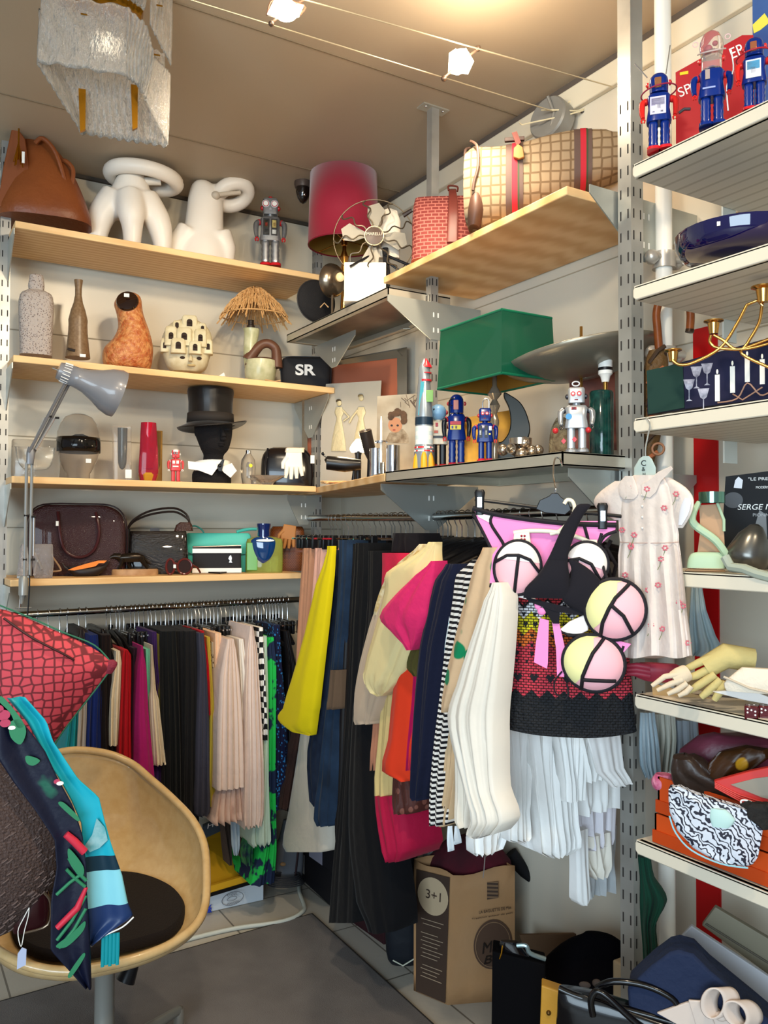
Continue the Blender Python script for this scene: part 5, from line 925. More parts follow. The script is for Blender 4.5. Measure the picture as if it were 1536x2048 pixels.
b = MB(); b.prism([p+Vector((0, 0, -.001)) for p in to2], (0, 0, .002)); wpart(t, 'shade_top', b, M('9a6a24', r=.6), smooth=False)
for P_ in (to, bo):
    b = MB()
    for i in range(4): b.tube([P_[i], P_[(i+1) % 4]], .0035, 8)
    wpart(t, 'piping', b, M('15694a', r=.3))
cz = Vector((1.402, 1.80, 0)); wpart(t, 'stem', MB().lathe([(.03, 1.468), (.03, 1.475), (.008, 1.485), (.012, 1.52), (.006, 1.55), (.012, 1.58), (.006, 1.60), (.014, 1.62), (.006, 1.635), (.018, 1.65), (.006, 1.67), (.006, 1.70)], (1.338, 1.682, 0)), M('b9a890', r=.15, m=.7))
k = K('flask', 'amber yellow metal sheet box behind the black crescent', 'box', 955, P=(1.50, 1.86, -.6), Z=1.468)
k.part('panel', k.mb().poly([(925, k.py), (920, 838), (1022, 822), (1024, k.py)], 12), M('b87818', r=.25, m=.6, c2='7a4a10', sc=12), smooth=False)
k = K('crescent_sculpture', 'black crescent moon sculpture behind the metal balls', 'sculpture', 1030, P=(1.47, 1.66, -.6), Z=1.468)
mo = [(1004+5, 785), (1020, 790), (1040, 805), (1053, 828), (1060, 860), (1052, 885), (1040, 898), (1015, k.py), (990, k.py), (992, 890), (1006, 882), (1018, 864), (1021, 840), (1017, 815), (1008, 795)]
k.part('crescent', k.mb().spoly(mo, 9), M('26241f', r=.3, m=.5), bev=2)
k = K('candle_holder', 'brushed steel candle holder made of clustered metal balls', 'candle holder', 1042, py=912, Z=1.470)
SBm = M('b09e88', r=.22, m=.9)
for x, y, r_, d in ((1006, 900, 12, 4), (1043, 909, 12.5, -12), (1049, 887, 12.5, -4), (1063, 904, 12, -4), (1076, 901, 11, 8), (1030, 902, 10, 8)): k.part('metal_ball', k.mb().ball(x, y-1, r_, yo=d), SBm)
k.part('tube_holder', k.mb().lathe([(10, -9), (11, 9), (9, 9), (8, -6)], (1026, -6, 898), (-.5, -1, 0)), SBm); k.part('cup', k.mb().vase(1041, [(22, 889), (22.5, 876), (20, 876), (20, 886)], yo=6), SBm)
# big disc lamp
k = K('table_lamp', 'mushroom lamp with a wide flat grey metal disc shade', 'lamp', 1164, P=(1.47, 1.50, 0), Z=1.468)
k.part('disc_shade', k.mb().lathe([(157, 13), (150, 5), (120, -10), (80, -22), (30, -30), (3, -31)], (1166, 6, 722), (-.17, .02, -1), n=64, caps=False), M('8f8878', r=.3, m=.5, c2='7c7466', sc=5), solid=2)
k.part('stem', k.mb().line([(1163, 650, 6), (1163, k.py, 6)], 3), BRASS); k.part('base', k.mb().vase(1163, [(32, k.py), (30, k.py-4), (5, k.py-7)], yo=6), M('5c5348', r=.4)); k.part('socket_block', k.mb().box(1153, 700, 1168, 723, 4, 0).disc(1140, 712, 12, 12, 4, 4), M('4a4038', r=.4)); k.part('switch_dot', k.mb().disc(1160, 706, 2, 2, 1, -5), BLACK)
k = K('table_lamp', 'dark green bubbled glass cylinder lamp base with white socket', 'lamp', 1205, P=(1.40, 1.42, 0), Z=1.468)
k.part('glass_body', k.mb().vase(1203, [(23, k.py), (24, k.py-3), (24, 786), (21, 782)]), M('0c2c2a', r=.12, c2='1c4c44', sc=45, coat=.5)); k.part('neck', k.mb().vase(1211, [(4.5, 784), (4.5, 760)]), BRASS); k.part('socket', k.mb().vase(1211, [(7, 764), (10, 752), (14, 748), (14, 740)], 0).vase(1211, [(14, 736), (14, 716), (11, 713)]), WHITE); k.part('black_ring', k.mb().vase(1211, [(14.3, 741), (14.3, 735)]), BLACK)
k = K('painting', 'dark framed red brown portrait behind the mushroom lamp', 'painting', 1180, P=(1.60, 1.50, -1.2), Z=1.468)
k.part('panel', k.mb().poly([(1140, 738), (1228, 728), (1232, 900), (1140, 900)], 2, 10), M('5e2e22', r=.5, c2='a8583c', sc=12))
k = K('wooden_owl', 'carved brown feathered wooden figure behind the silver robot', 'figurine', 1120, P=(1.55, 1.62, -.7), Z=1.468)
k.part('body', k.mb().rows([(k.py, 1096, 1142, 14), (870, 1100, 1140, 15), (845, 1108, 1136, 10), (835, 1114, 1130, 5)], sm=2), M('7a6248', r=.7, c2='b09a74', sc=60, bump=.8, bsc=120))
# ------------------------------------------------------------ duffel and purse on the long pine shelf
ZB = 2.070
k = K('handbag', 'rust coloured purse with pink greek key weave and a leather strap', 'bag', 885, P=(1.44, 2.00, -.9), Z=ZB)
k.part('body', k.mb().rows([(526, 822, 942, 40, 0), (500, 824, 944, 42), (450, 824, 950, 38), (415, 826, 950, 26), (396, 830, 948, 14)], p=3.4, sm=3), M('7c3530', r=.8, pat=('brick', 26, '762f2a', 'b0685c', .55, .28, .04)))
k.part('zip', k.mb().line([(832, 396, 0), (880, 398, -8), (948, 392, 0)], 2), M('4a2a24')); k.part('strap', k.mb().rows([(500, 893, 915, 3, -46), (450, 895, 916, 3, -44), (410, 897, 914, 3, -34), (388, 897, 912, 3, -18), (380, 898, 912, 3, -6)], p=5), M('6c3028', r=.4)); k.part('buckle', k.mb().line([(897, 388, -20), (897, 378, -18), (914, 380, -18), (914, 391, -22)], 2, 6), M('5a2a22', r=.3)); k.part('handle_end', k.mb().line([(824, 420, -6), (806, 430, -4)], [4, 5], 8), M('231a18'))
MONO = M('83725c', r=.75, pat=('vor', 40, .10, '614f3a', 'DISTANCE_TO_EDGE', .12), st=(1, .5, 1), spec=.2)
k = K('duffel_bag', 'long monogram canvas duffel bag with red striped webbing bands', 'bag', 1090, P=(1.48, 1.62, -1.1), Z=ZB)
def dz(x): return 472-(x-940)*.28
b = k.mb(); rs = []
for i in range(26):
    u = i/25; x = 936+u*308; yb = (462-(x-940)*.335 if x > 960 else 458); top = 283+8*sin(pi*u*2.2)-8*u+(4 if u > .9 else 0); yc, ry = (top+yb)/2, (yb-top)/2
    sh = 1 if 0 < i < 25 else .86; rs.append([(x+(6*cos(a) if i == 0 else 0), 6+48*math.copysign(abs(cos(a))**.6, cos(a))*sh, yc+ry*sh*math.copysign(abs(sin(a))**.6, sin(a))) for a in [2*pi*j/32 for j in range(32)]])
k.part('body', b.rings(rs), MONO)
def band(x0, x1, mat, name, off=0, lab=None):
    b = k.mb(); rs = []
    for x in (x0, x1):
        yb = 462-(x-940)*.335; u = (x-936)/308; top = 283+8*sin(pi*u*2.2)-8*u; yc, ry = (top+yb)/2, (yb-top)/2+1.2+off
        rs.append([(x, 6+(49.5+off)*math.copysign(abs(cos(a))**.6, cos(a)), yc+ry*math.copysign(abs(sin(a))**.6, sin(a))) for a in [2*pi*j/32 for j in range(32)]])
    k.part(name, b.rings(rs), mat, label=lab)
for x in (1014, 1146):
    band(x, x+34, M('4c3a34', r=.6), 'webbing_band'); band(x+12, x+23, M('a01428', r=.7), 'red_stripe', .7); band(x+23, x+26, M('2c3a24', r=.7), 'green_edge', .6)
    k.part('buckle', k.mb().box(x-3, 277, x+36, 285, 4, -20), M('4a342e', r=.4), bev=1)
k.part('padlock', k.mb().poly([(1029, 330), (1030, 312), (1038, 304), (1048, 312), (1051, 332), (1040, 335)], 4, -48), M('8a6238', r=.3, m=.3), bev=1.5); k.part('luggage_tag', k.mb().poly([(1026, 280), (1036, 278), (1044, 300), (1036, 308)], 1.5, -46), M('6c3028', r=.5))
k.part('end_cap', k.mb().rows([(455, 938, 962, 30, -14), (425, 936, 974, 36, -16), (392, 940, 970, 30, -14), (375, 950, 960, 12, -12)], sm=3), M('4a3228', r=.5)); k.part('end_piping', k.mb().line([(944, 282, -30), (958, 300, -44), (960, 340, -46), (952, 372, -46), (950, 388, -46)], 3, 8), M('4c3830', r=.5)); k.part('side_handle', k.mb().line([(940, 282, 0), (932, 290, -10), (932, 310, -16), (938, 322, -18)], 3, 8), M('3a2a24', r=.5))
# ------------------------------------------------------------ cable track, spots and transformer
CB = M('c0b49a', r=.3, m=.7)
ca = [at(385, 0, Z=2.45), at(538, 48, Z=2.45), at(890, 156, Z=2.45), at(1110, 225, Z=2.45)]; cb_ = [at(640, 0, Z=2.45), at(958, 98, Z=2.45), at(1195, 165, Z=2.45), at(1245, 180, Z=2.45)]
d_ = (ca[2]-ca[1]).normalized(); d2 = (cb_[2]-cb_[1]).normalized()
tag(MB().tube([ca[1]-d_*2.2, ca[1], ca[2], ca[2]+d_*.375], .0018, 6).done('track_cable', CB, loc=ca[1]), 'tensioned low voltage cable under the ceiling ending at the transformer', 'cable')
tag(MB().tube([cb_[1]-d2*2.2, cb_[1], cb_[1]+d2*.40], .0018, 6).done('track_cable', CB, loc=cb_[1]), 'tensioned low voltage cable running to the wall fixing nearer the camera', 'cable')
for (x, y), (ax_, ay), (bx, by), lab, rot in (((572, 22), (543, 50), (612, -8), 'square halogen spot on the cable track at the top of the photo', 0), ((922, 124), (888, 156), (956, 98), 'tilted halogen spot on the cable track above the post with ceiling plate', .5)):
    k = K('halogen_spot', lab, 'spotlight', x, Z=2.43, py=y)
    k.part('crossbar', k.mb().line([(ax_, ay, -2), (x, y, 0), (bx, by, 2)], 2.6, 8), M('8a6a58', r=.3, m=.4))
    k.part('cable_clip', k.mb().ball(ax_, ay, 6), M('6a5648', r=.3, m=.7)); k.part('cable_clip', k.mb().ball(bx, by, 6), M('6a5648', r=.3, m=.7))
    if rot == 0: k.part('glass_plate', k.mb().poly([(534, 33), (548, 2), (608, 8), (598, 32), (570, 40)], 2), M('f4efe6', r=.15, tr=.5)); k.part('lamp_frame', k.mb().line([(534, 33), (548, 0), (608, 8), (600, 28)], 2, 6), M('7a5644', r=.3, m=.4)); k.part('reflector', k.mb().disc(572, 26, 23, 20, 6, -8), M('fff2dc', em=22))
    else:
        for q_ in (-10, 10): k.part('glass_plate', k.mb().poly([(908+q_, 105), (922+q_, 96), (938+q_, 124), (926+q_, 150), (906+q_, 146)], 1), M('f4efe6', r=.15, tr=.5))
        k.part('reflector', k.mb().rows([(150, 908, 922, 6), (138, 902, 938, 9), (120, 898, 940, 9), (104, 912, 934, 7)], yo=-6), M('fff2dc', em=22))
t = K('transformer', 'round grey transformer housing with looping wires high on the right wall', 'transformer', 1105, X=1.60, py=245)
k = t; GT = M('8f8e8a', r=.4, m=.3, c2='84827c', sc=10)
k.part('housing', k.mb().lathe([(38, -16), (42, -14), (43, 18), (40, 22)], (1106, 0, 243), (-.75, -1, -.15), n=48), GT); k.part('front_ridge', k.mb().line([(1096, 205, -26), (1108, 240, -30), (1100, 278, -22)], 3, 8), GT)
wv = M('cfc3a2', r=.4)
for pts in ([(1083, 235, -34), (1120, 238, -34), (1160, 232, -14), (1185, 205, 0), (1195, 165, 6)], [(1072, 255, -30), (1130, 248, -30), (1165, 232, -12)], [(1128, 212, 0), (1165, 190, 0), (1180, 162, 4), (1195, 155, 4)], [(1072, 250, -20), (1045, 248, -8), (1040, 240, 0)], [(1150, 268, 8), (1190, 265, 10), (1235, 240, 14)]): k.part('wire', k.mb().line(pts, 1.5, 6), wv)
k.part('terminal', k.mb().box(1190, 156, 1204, 182, 4, 2), M('a59c88', r=.4, m=.5)); k.part('terminal', k.mb().line([(1160, 232, -8), (1178, 236, -8)], 3, 8), M('4a4038')); k.part('wall_fixing', k.mb().box(1118, 192, 1130, 212, 3, 20), M('c9c0ac'))
# ------------------------------------------------------------ chandelier
k = K('chandelier', 'hanging light of rippled clear glass sheets on a gold frame', 'chandelier', 215, Z=CEI, py=-60)
ICE = M('fdfaf4', r=.06, tr=.88, ior=1.4, bump=1.0, bsc=170, st=(1, 1, .3)); 
def panel(pts_top, pts_bot, yo0, yo1, nm='glass_panel', nu=44, nv=16):
    b = k.mb()
    def f(u, v):
        n_ = len(pts_top)-1; i = min(int(u*n_), n_-1); t = u*n_-i
        A = Vector(pts_top[i]).lerp(Vector(pts_top[i+1]), t); B = Vector(pts_bot[i]).lerp(Vector(pts_bot[i+1]), t); p = A.lerp(B, v)
        rip = 2.2*sin(u*nu*1.9+2.5*sin(v*5+u*9)); return (p.x, p.z+rip, p.y+(2.5*sin(u*60) if v in (0, 1) else 0))
    b.grid(f, nu*2, nv); k.part(nm, b, ICE, solid=3)
panel([(96, 38, -40), (250, 30, -40), (290, 60, -38), (306, 120, -36)], [(90, 170, -40), (250, 168, -40), (272, 180, -38), (290, 205, -36)], 0, 0)
panel([(306, 120, -36), (340, 118, 20)], [(272, 180, -36), (338, 262, 34)], 0, 0, nu=14)
panel([(92, 60, -30), (100, 50, 45)], [(90, 172, -38), (172, 262, 40)], 0, 0, nu=14)
panel([(110, 60, 48), (330, 60, 48)], [(165, 258, 44), (335, 262, 40)], 0, 0)
panel([(100, -70, -46), (250, -74, -46), (300, -60, -44)], [(98, 30, -46), (240, 12, -46), (285, 32, -44)], 0, 0)
panel([(300, -60, -44), (342, -70, 10)], [(296, 60, -44), (341, 105, 12)], 0, 0, nu=14)
for pts in ([(168, 175, 30), (168, 262, 36)], [(268, 160, 10), (268, 252, 20)]):
    k.part('gold_bar', k.mb().poly([(pts[0][0]-6, pts[0][1]), (pts[0][0]+8, pts[0][1]), (pts[1][0]+8, pts[1][1]-6), (pts[1][0]-2, pts[1][1])], 4, pts[0][2]), GOLD, smooth=False)
k.part('gold_collar', k.mb().poly([(130, 18), (258, 12), (284, 28), (280, 40), (254, 30), (130, 32)], 20, -14), GOLD, smooth=False); k.part('hanging_rod', k.mb().line([(215, -60), (215, 20)], 5), GOLD); k.part('bulb', k.mb().ball(215, 90, 14, 20), M('fff0d8', em=1.2))
for x, y in ((314, 19), (310, 119), (173, 64)): k.part('fixing_pin', k.mb().line([(x-6, y, -44), (x+6, y, -44)], 1.6, 6), GOLD)
# ------------------------------------------------------------ crochet skirt and swimwear hanging from the steel shelf
zr = [(0, '1b1d22'), (.255, 'c83848'), (.545, 'e07028'), (.625, 'ded020'), (.72, 'e4e4e6'), (.785, '15151a'), (.80, 'c83840')]
k = K('skirt', 'knitted mini skirt black below with coral orange yellow and white bands', 'skirt', 1128, Y=1.215, py=1461)
SKM = M('1b1d22', r=.75, bump=.8, bsc=140, pat=('zramp', 0, .318, zr, (60, .003), (.015, 1.0), (48, .45, .25, .04)))
b = k.mb(); rs = []
for i in range(19):
    v = i/18; y = 1462-v*292; xl = 988+22*v**1.3; xr_ = 1268-26*v; cx, hw = (xl+xr_)/2, (xr_-xl)/2
    rs.append([(cx+hw*cos(a), 30*math.copysign(abs(sin(a))**.8, sin(a))+1.5*sin(a*7)*(1-v), y+(6*sin(a) if i == 0 else 0)*-1+(-9*(cos(a)**2) if i == 0 else 0)) for a in [2*pi*j/56 for j in range(56)]])
k.part('knitted_body', b.rings(rs), SKM); mt = k.mb()
def onskirt(px_, py_): v = (1462-py_)/292; cx = (988+22*v**1.3+1268-26*v)/2; hw = (1268-26*v-988-22*v**1.3)/2; c_ = max(-1, min(1, (px_-cx)/hw)); return -30*max(.05, sqrt(max(0, 1-c_*c_)))**.8-1.2
for j, (yy_, st_, w_, h_) in enumerate(((1354, 32, 9, 9), (1322, 20, 3, 4), (1306, 30, 4, 6), (1290, 24, 3.5, 4), (1270, 20, 4, 4), (1248, 19, 5, 6), (1228, 22, 4, 5), (1210, 19, 4, 5))):
    x_ = 1006+(j % 2)*st_*.5
    while x_ < 1250:
        yo_ = onskirt(x_, yy_); mt.prism([(x_-w_, yo_, yy_-h_*.4), (x_-w_*.45, yo_, yy_-h_), (x_, yo_, yy_-h_*.5), (x_+w_*.45, yo_, yy_-h_), (x_+w_, yo_, yy_-h_*.4), (x_, yo_, yy_+h_)], (0, -1, 0)); x_ += st_
k.part('black_heart_motif', mt, M('15161a', r=.85), smooth=False)
k.part('waistband', k.mb().rows([(1180, 1010, 1243, 30), (1168, 1012, 1240, 29)]), M('1b1d22', r=.8))
k = K('clothes_hanger', 'black clip hanger with chrome hook holding the swimwear at the shelf edge', 'hanger', 1112, Y=1.195, py=1015)
k.part('hook', k.mb().line([(1124, 925, 98), (1122, 912, 92), (1113, 908, 80), (1108, 920, 66), (1107, 950, 36), (1111, 975, 0), (1110, 988, 0)], 1.8, 8), CHROME)
k.part('body', k.mb().poly([(1072, 1018), (1080, 1000), (1098, 992), (1104, 986), (1116, 986), (1122, 994), (1136, 1004), (1142, 1020), (1130, 1030), (1090, 1026)], 4), BLACK, bev=1.5); k.part('bar', k.mb().line([(950, 998, 0), (1100, 1018, 0), (1278, 1037, 0)], 3.6, 8), BLACK)
for x, y in ((960, 1000), (1202, 1028)): k.part('clip', k.mb().rows([(y+30, x-9, x+9, 5), (y, x-9, x+9, 6), (y-16, x-11, x+11, 7), (y-22, x-8, x+8, 5)], p=3, yo=-3), BLACK, bev=1); k.part('clip_spring', k.mb().box(x-4, y-6, x+5, y+14, 1.5, -9), CHROME)
PK = M('ee86be', r=.6); PK2 = M('f2b4bc', r=.55); YL = M('e8e2a0', r=.55); CRW = M('f0e4dc', r=.55); TRM = M('16131a', r=.7)
k = K('bikini_bottom', 'pink bikini bottom with black trim clipped to the black hanger', 'swimwear', 1085, Y=1.212, py=1150)
k.part('fabric', k.mb().poly([(948, 1018), (1000, 1028), (1120, 1042), (1228, 1042), (1226, 1062), (1200, 1086), (1188, 1100), (1150, 1150), (1110, 1190), (1060, 1190), (1010, 1130), (985, 1104), (960, 1050)], 3), PK, bev=1)
for pts in ([(946, 1016), (1000, 1030), (1120, 1046), (1228, 1050)], [(946, 1028), (962, 1056), (990, 1110), (1010, 1130)], [(1228, 1062), (1205, 1072), (1192, 1094), (1200, 1066)], [(988, 1026), (982, 1046), (1006, 1085), (1012, 1104)], [(1165, 1046), (1172, 1072), (1180, 1110)]): k.part('black_trim', k.mb().line([(x, y, -4) for x, y in pts], 3.2 if pts[0][1] != 1016 else 5, 8), TRM)
k.part('cream_corner', k.mb().poly([(952, 1026), (986, 1032), (981, 1046), (958, 1034)], 1, -4), CRW)
k = K('clothes_hanger', 'cream plastic lingerie hanger with small red clover cutouts', 'hanger', 1100, Y=1.195, py=1100)
CH = M('e9dfc8', r=.35); k.part('hook', k.mb().line([(1128, 1008, 0), (1134, 1000, 0), (1144, 1003, 0), (1148, 1018, 0), (1140, 1040, 0), (1118, 1062, -1), (1100, 1068, -1)], 4, 10), CH)
k.part('arm', k.mb().line([(1028, 1066, -1), (1060, 1062, -1), (1110, 1064, -1), (1165, 1078, -1), (1190, 1096, -1)], 4.5, 10), CH)
for cx, cy in ((1047, 1076), (1179, 1093)):
    k.part('end_plate', k.mb().rows([(cy+26, cx-20, cx+18, 2), (cy, cx-19, cx+14, 2), (cy-14, cx-17, cx+12, 2)], p=5, yo=-3), CH)
    k.part('red_clover', k.mb().ball(cx-3, cy-4, 2.4, yo=-5).ball(cx+3, cy-4, 2.4, yo=-5).ball(cx-3, cy+3, 2.4, yo=-5).ball(cx+3, cy+3, 2.4, yo=-5), M('a02038'))
def cup(k, cx, cy, rx, ry, d, ang, patches, lines, yo=0, base=PK2, rim=4):
    ca_, sa = cos(ang), sin(ang)
    def S(x, y, e=0):
        r2 = min(1, x*x+y*y); X_, Y_ = x*rx, y*ry; return (cx+X_*ca_-Y_*sa, yo-(d+e)*sqrt(max(0, 1-r2*.96))-e*.3, cy+X_*sa+Y_*ca_)
    b = k.mb(); b.grid(lambda u, v: S(v*cos(2*pi*u), v*sin(2*pi*u)), 40, 8, cu=True); k.part('cup', b, base)
    for fL, fR, y0, y1, mt in patches:
        def f(u, v, fL=fL, fR=fR, y0=y0, y1=y1):
            y = y0+(y1-y0)*u; ch = sqrt(max(0, 1-y*y)); a, z = max(-ch, min(ch, fL(y))), max(-ch, min(ch, fR(y))); return S((a+(z-a)*v)*.985, y*.985, 1.2)
        k.part('panel', k.mb().grid(f, 20, 10), mt)
    for ln in lines:
        pts = []
        for (x0, y0), (x1, y1) in zip(ln, ln[1:]): pts += [S(x0+(x1-x0)*t/6, y0+(y1-y0)*t/6, 1.5) for t in range(6)]
        pts.append(S(*ln[-1], 1.5)); k.part('black_trim', k.mb().tube(pts, rim*.85, 8), TRM)
    k.part('black_rim', k.mb().tube([S(cos(2*pi*i/40), sin(2*pi*i/40)) for i in range(40)], rim, 8, closed=True), TRM)
k = K('bikini_bra', 'pink and cream padded bikini top with black piping on the cream hanger', 'swimwear', 1100, Y=1.185, py=1180)
cup(k, 1036, 1136, 46, 54, 26, .12, [(lambda y: -1, lambda y: 1, -1, -.28, CRW)], [[(-1, -.1), (-.5, -.42), (0, -.48), (.5, -.36), (1, .1)], [(0, -.48), (0, 1)]])
cup(k, 1170, 1128, 42, 44, 22, .35, [(lambda y: -1, lambda y: 1, -1, -.05, CRW)], [[(-1, .2), (-.4, -.15), (.2, -.1), (.8, .4)], [(-.45, -.1), (-.5, .8)]], base=PK2)
k.part('side_band', k.mb().poly([(986, 1110), (1000, 1090), (1006, 1150), (1010, 1172), (980, 1168)], 2), PK); k.part('under_band', k.mb().line([(980, 1172, -2), (1010, 1178, -4), (1060, 1180, -4)], 4.5, 8), TRM)
k.part('cream_insert', k.mb().poly([(980, 1175), (1050, 1180), (1080, 1205), (1040, 1196), (986, 1186)], 1, 0), CRW)
BT = cloth('1b191f', r=.8, bump=.15)
k = K('bikini_bra', 'black halter bikini top draped across the pink one', 'swimwear', 1110, Y=1.165, py=1215)
k.part('halter_strap', k.mb().rows([(1150, 1078, 1136, 5), (1110, 1100, 1136, 6), (1060, 1122, 1152, 7), (1030, 1140, 1166, 8), (1012, 1152, 1180, 7), (1008, 1160, 1174, 4)], p=2.6, sm=3, yo=-12), BT)
k.part('triangle', k.mb().rows([(1196, 1048, 1140, 3), (1176, 1052, 1140, 10), (1150, 1076, 1138, 12), (1120, 1096, 1134, 8)], p=2.6, sm=3, yo=-14), BT); k.part('triangle', k.mb().rows([(1222, 1160, 1178, 3), (1200, 1124, 1200, 9), (1170, 1136, 1204, 11), (1140, 1142, 1180, 6), (1120, 1136, 1150, 3)], p=2.6, sm=3, yo=-12), BT)
k.part('under_band', k.mb().poly([(1050, 1194), (1120, 1210), (1178, 1222), (1176, 1230), (1110, 1222), (1060, 1204)], 3, -8), BT); k.part('tail', k.mb().poly([(1085, 1212), (1120, 1216), (1118, 1246), (1106, 1246)], 2, -8), BT)
k = K('swimsuit_strap', 'black knotted swimsuit straps hanging behind the right clip', 'swimwear', 1215, Y=1.21, py=1180)
for pts in ([(1196, 1060), (1204, 1100), (1220, 1150), (1218, 1190)], [(1222, 1080), (1206, 1120), (1226, 1160), (1240, 1190)], [(1210, 1090), (1232, 1130), (1222, 1170)]): k.part('strap', k.mb().line([(x, y, 0) for x, y in pts], 4, 8), TRM)
k = K('bikini_bra', 'large padded bikini top with two yellow and pink cups hanging low', 'swimwear', 1210, Y=1.10, py=1380)
k.part('neck_strap', k.mb().line([(1215, 1160, 0), (1206, 1130, 20), (1200, 1090, 70), (1200, 1048, 100)], 3, 8), TRM)
cup(k, 1230, 1218, 58, 60, 36, .25, [(lambda y: -1, lambda y: -.15-.3*y*y+.25*(-y), -1, 1, YL)], [[(.25, -.97), (-.1, -.4), (-.22, 0), (-.3, .5), (-.25, .97)], [(-.2, -.15), (.3, .1), (.75, .6)]], rim=4.5)
cup(k, 1188, 1326, 60, 56, 34, .22, [(lambda y: -1, lambda y: -.12-.25*y*y-.15*y, -1, 1, YL)], [[(.15, -.97), (-.1, -.4), (-.18, 0), (-.25, .5), (-.2, .97)], [(-.22, .62), (.3, .5), (.8, .4)]], rim=4.5)
k.part('pink_bridge', k.mb().poly([(1190, 1268), (1260, 1286), (1240, 1310), (1246, 1350), (1236, 1340), (1226, 1298)], 3, -4), PK); k.part('black_edge', k.mb().line([(1246, 1290, -6), (1238, 1315, -6), (1244, 1350, -6)], 3, 8), TRM)
k.part('white_tip', k.mb().poly([(1122, 1262), (1140, 1246), (1176, 1228), (1178, 1262), (1160, 1272), (1128, 1268)], 5, 4), CRW, bev=2); k.part('black_edge', k.mb().line([(1122, 1264, 2), (1140, 1274, 0), (1176, 1270, -2)], 3, 8), TRM)
k.part('pink_ribbon', k.mb().poly([(1082, 1240), (1100, 1244), (1098, 1330), (1096, 1342), (1070, 1330), (1074, 1290)], 2, -2), PK); k.part('pink_ribbon', k.mb().poly([(1106, 1246), (1120, 1246), (1132, 1300), (1130, 1358), (1116, 1356), (1114, 1300)], 2, 0), PK)
k.part('pink_knot', k.mb().ball(1086, 1226, 9, 8, 5, yo=-4).ball(1078, 1214, 7, 9, 4, yo=-4), PK); k.part('black_cord', k.mb().line([(1126, 1346, -4), (1112, 1366, -4), (1112, 1388, -4), (1130, 1402, -4), (1138, 1390, -4), (1136, 1372, -4)], 1.8, 6), TRM)
# ------------------------------------------------------------ small dress
DR = M('d2c4ba', r=.85, bump=.5, bsc=22, c2='dacdc4', sc=12, spec=.2)
k = K('child_dress', 'small white child dress printed with pink flowers on a clear hanger', 'dress', 1300, X=1.188, py=1310, hangX=1.188)
b = k.mb(); rs = []
for i, (y, xl, xr_, am) in enumerate(((1314, 1236, 1385, 6), (1280, 1238, 1382, 6), (1220, 1240, 1374, 5.5), (1160, 1236, 1368, 5), (1110, 1236, 1362, 4), (1084, 1240, 1358, 2), (1070, 1238, 1358, 1.5), (1030, 1236, 1352, 1.5), (1000, 1236, 1354, 1), (975, 1240, 1346, 1), (958, 1256, 1332, .5), (950, 1268, 1320, .3))):
    cx, hw = (xl+xr_)/2, (xr_-xl)/2; rs.append([(cx+hw*cos(a), 17*sin(a)+am*1.3*sin(a*13+y*.006), y+(3*sin(a*5) if i == 0 else 0)) for a in [2*pi*j/60 for j in range(60)]])
k.part('dress_body', b.rings(rs), DR)
k.part('sleeve', k.mb().rows([(1040, 1228, 1244, 6), (1020, 1196, 1250, 10), (1000, 1188, 1252, 13), (980, 1204, 1254, 12), (962, 1230, 1262, 7)], sm=3), DR); k.part('sleeve', k.mb().rows([(1056, 1352, 1366, 6), (1030, 1342, 1382, 10), (1000, 1332, 1388, 13), (975, 1328, 1372, 12), (955, 1324, 1340, 6)], sm=3), DR)
k.part('sleeve_lining', k.mb().rows([(1050, 1356, 1364, 2), (1030, 1358, 1376, 3), (1008, 1362, 1382, 3), (996, 1368, 1380, 2)], yo=-11, sm=2), M('dfe0e6', r=.8), label='pale lining in the sleeve')
k.part('collar', k.mb().rows([(998, 1246, 1268, 2), (988, 1238, 1276, 3), (968, 1238, 1272, 3), (952, 1250, 1266, 2)], yo=-19, sm=3), DR); k.part('collar', k.mb().poly([(1284, 992), (1300, 996), (1312, 984), (1322, 962), (1346, 938), (1342, 932), (1316, 944), (1300, 958), (1282, 970)], 2, -19), DR, bev=1)
FLm = M('d0707c', r=.8); FG = M('6a7a4a', r=.8)
rf = random.Random(3)
for x, y in ((1258, 975), (1294, 978), (1268, 1070), (1262, 1092), (1328, 1016), (1322, 1118), (1262, 1092+2), (1316, 1170), (1302, 1250), (1325, 1258), (1358, 1205), (1366, 1212), (1376, 1286), (1352, 988), (1296, 1180), (1330, 1096), (1244, 1060), (1250, 1150)):
    hw = 60+max(0, (y-1084))*.04; yo = -17*sqrt(max(.05, 1-((x-1302)/72)**2))-3.4 if y > 1000 else -21; fl = k.mb()
    for i in range(6): a = 2*pi*i/6+x; fl.ball(x+4.6*cos(a), y+4.2*sin(a), 2.3, 2, 1, yo=yo, n=8)
    k.part('printed_flower', fl, FLm); 
    if rf.random() < .6: k.part('printed_stem', k.mb().line([(x, y+4, yo), (x-3, y+14, yo), (x-7, y+22, yo)], .6, 5), FG)
for y in (990, 1012, 1034, 1056): k.part('button', k.mb().ball(1284, y, 2.4, yo=-18), WHITE)
k.part('waist_seam', k.mb().line([(1240, 1084, -10), (1270, 1086, -17.5), (1330, 1086, -17.5), (1358, 1084, -10)], .8, 5), M('b89a90'))
k = K('clothes_hanger', 'clear plastic childrens hanger with black lettering and a wire hook', 'hanger', 1290, X=1.188, py=950, hangX=1.188)
k.part('plate', k.mb().rows([(956, 1268, 1312, 2), (935, 1268, 1312, 3), (918, 1278, 1304, 3), (912, 1286, 1298, 2)], p=3), M('c9dcd8', r=.1, tr=.35)); k.text('C', 1287, 926, 11, BLACK, yo=-4); k.text('&', 1287, 938, 8, BLACK, yo=-4); k.text('H', 1288, 948, 6, BLACK, yo=-4)
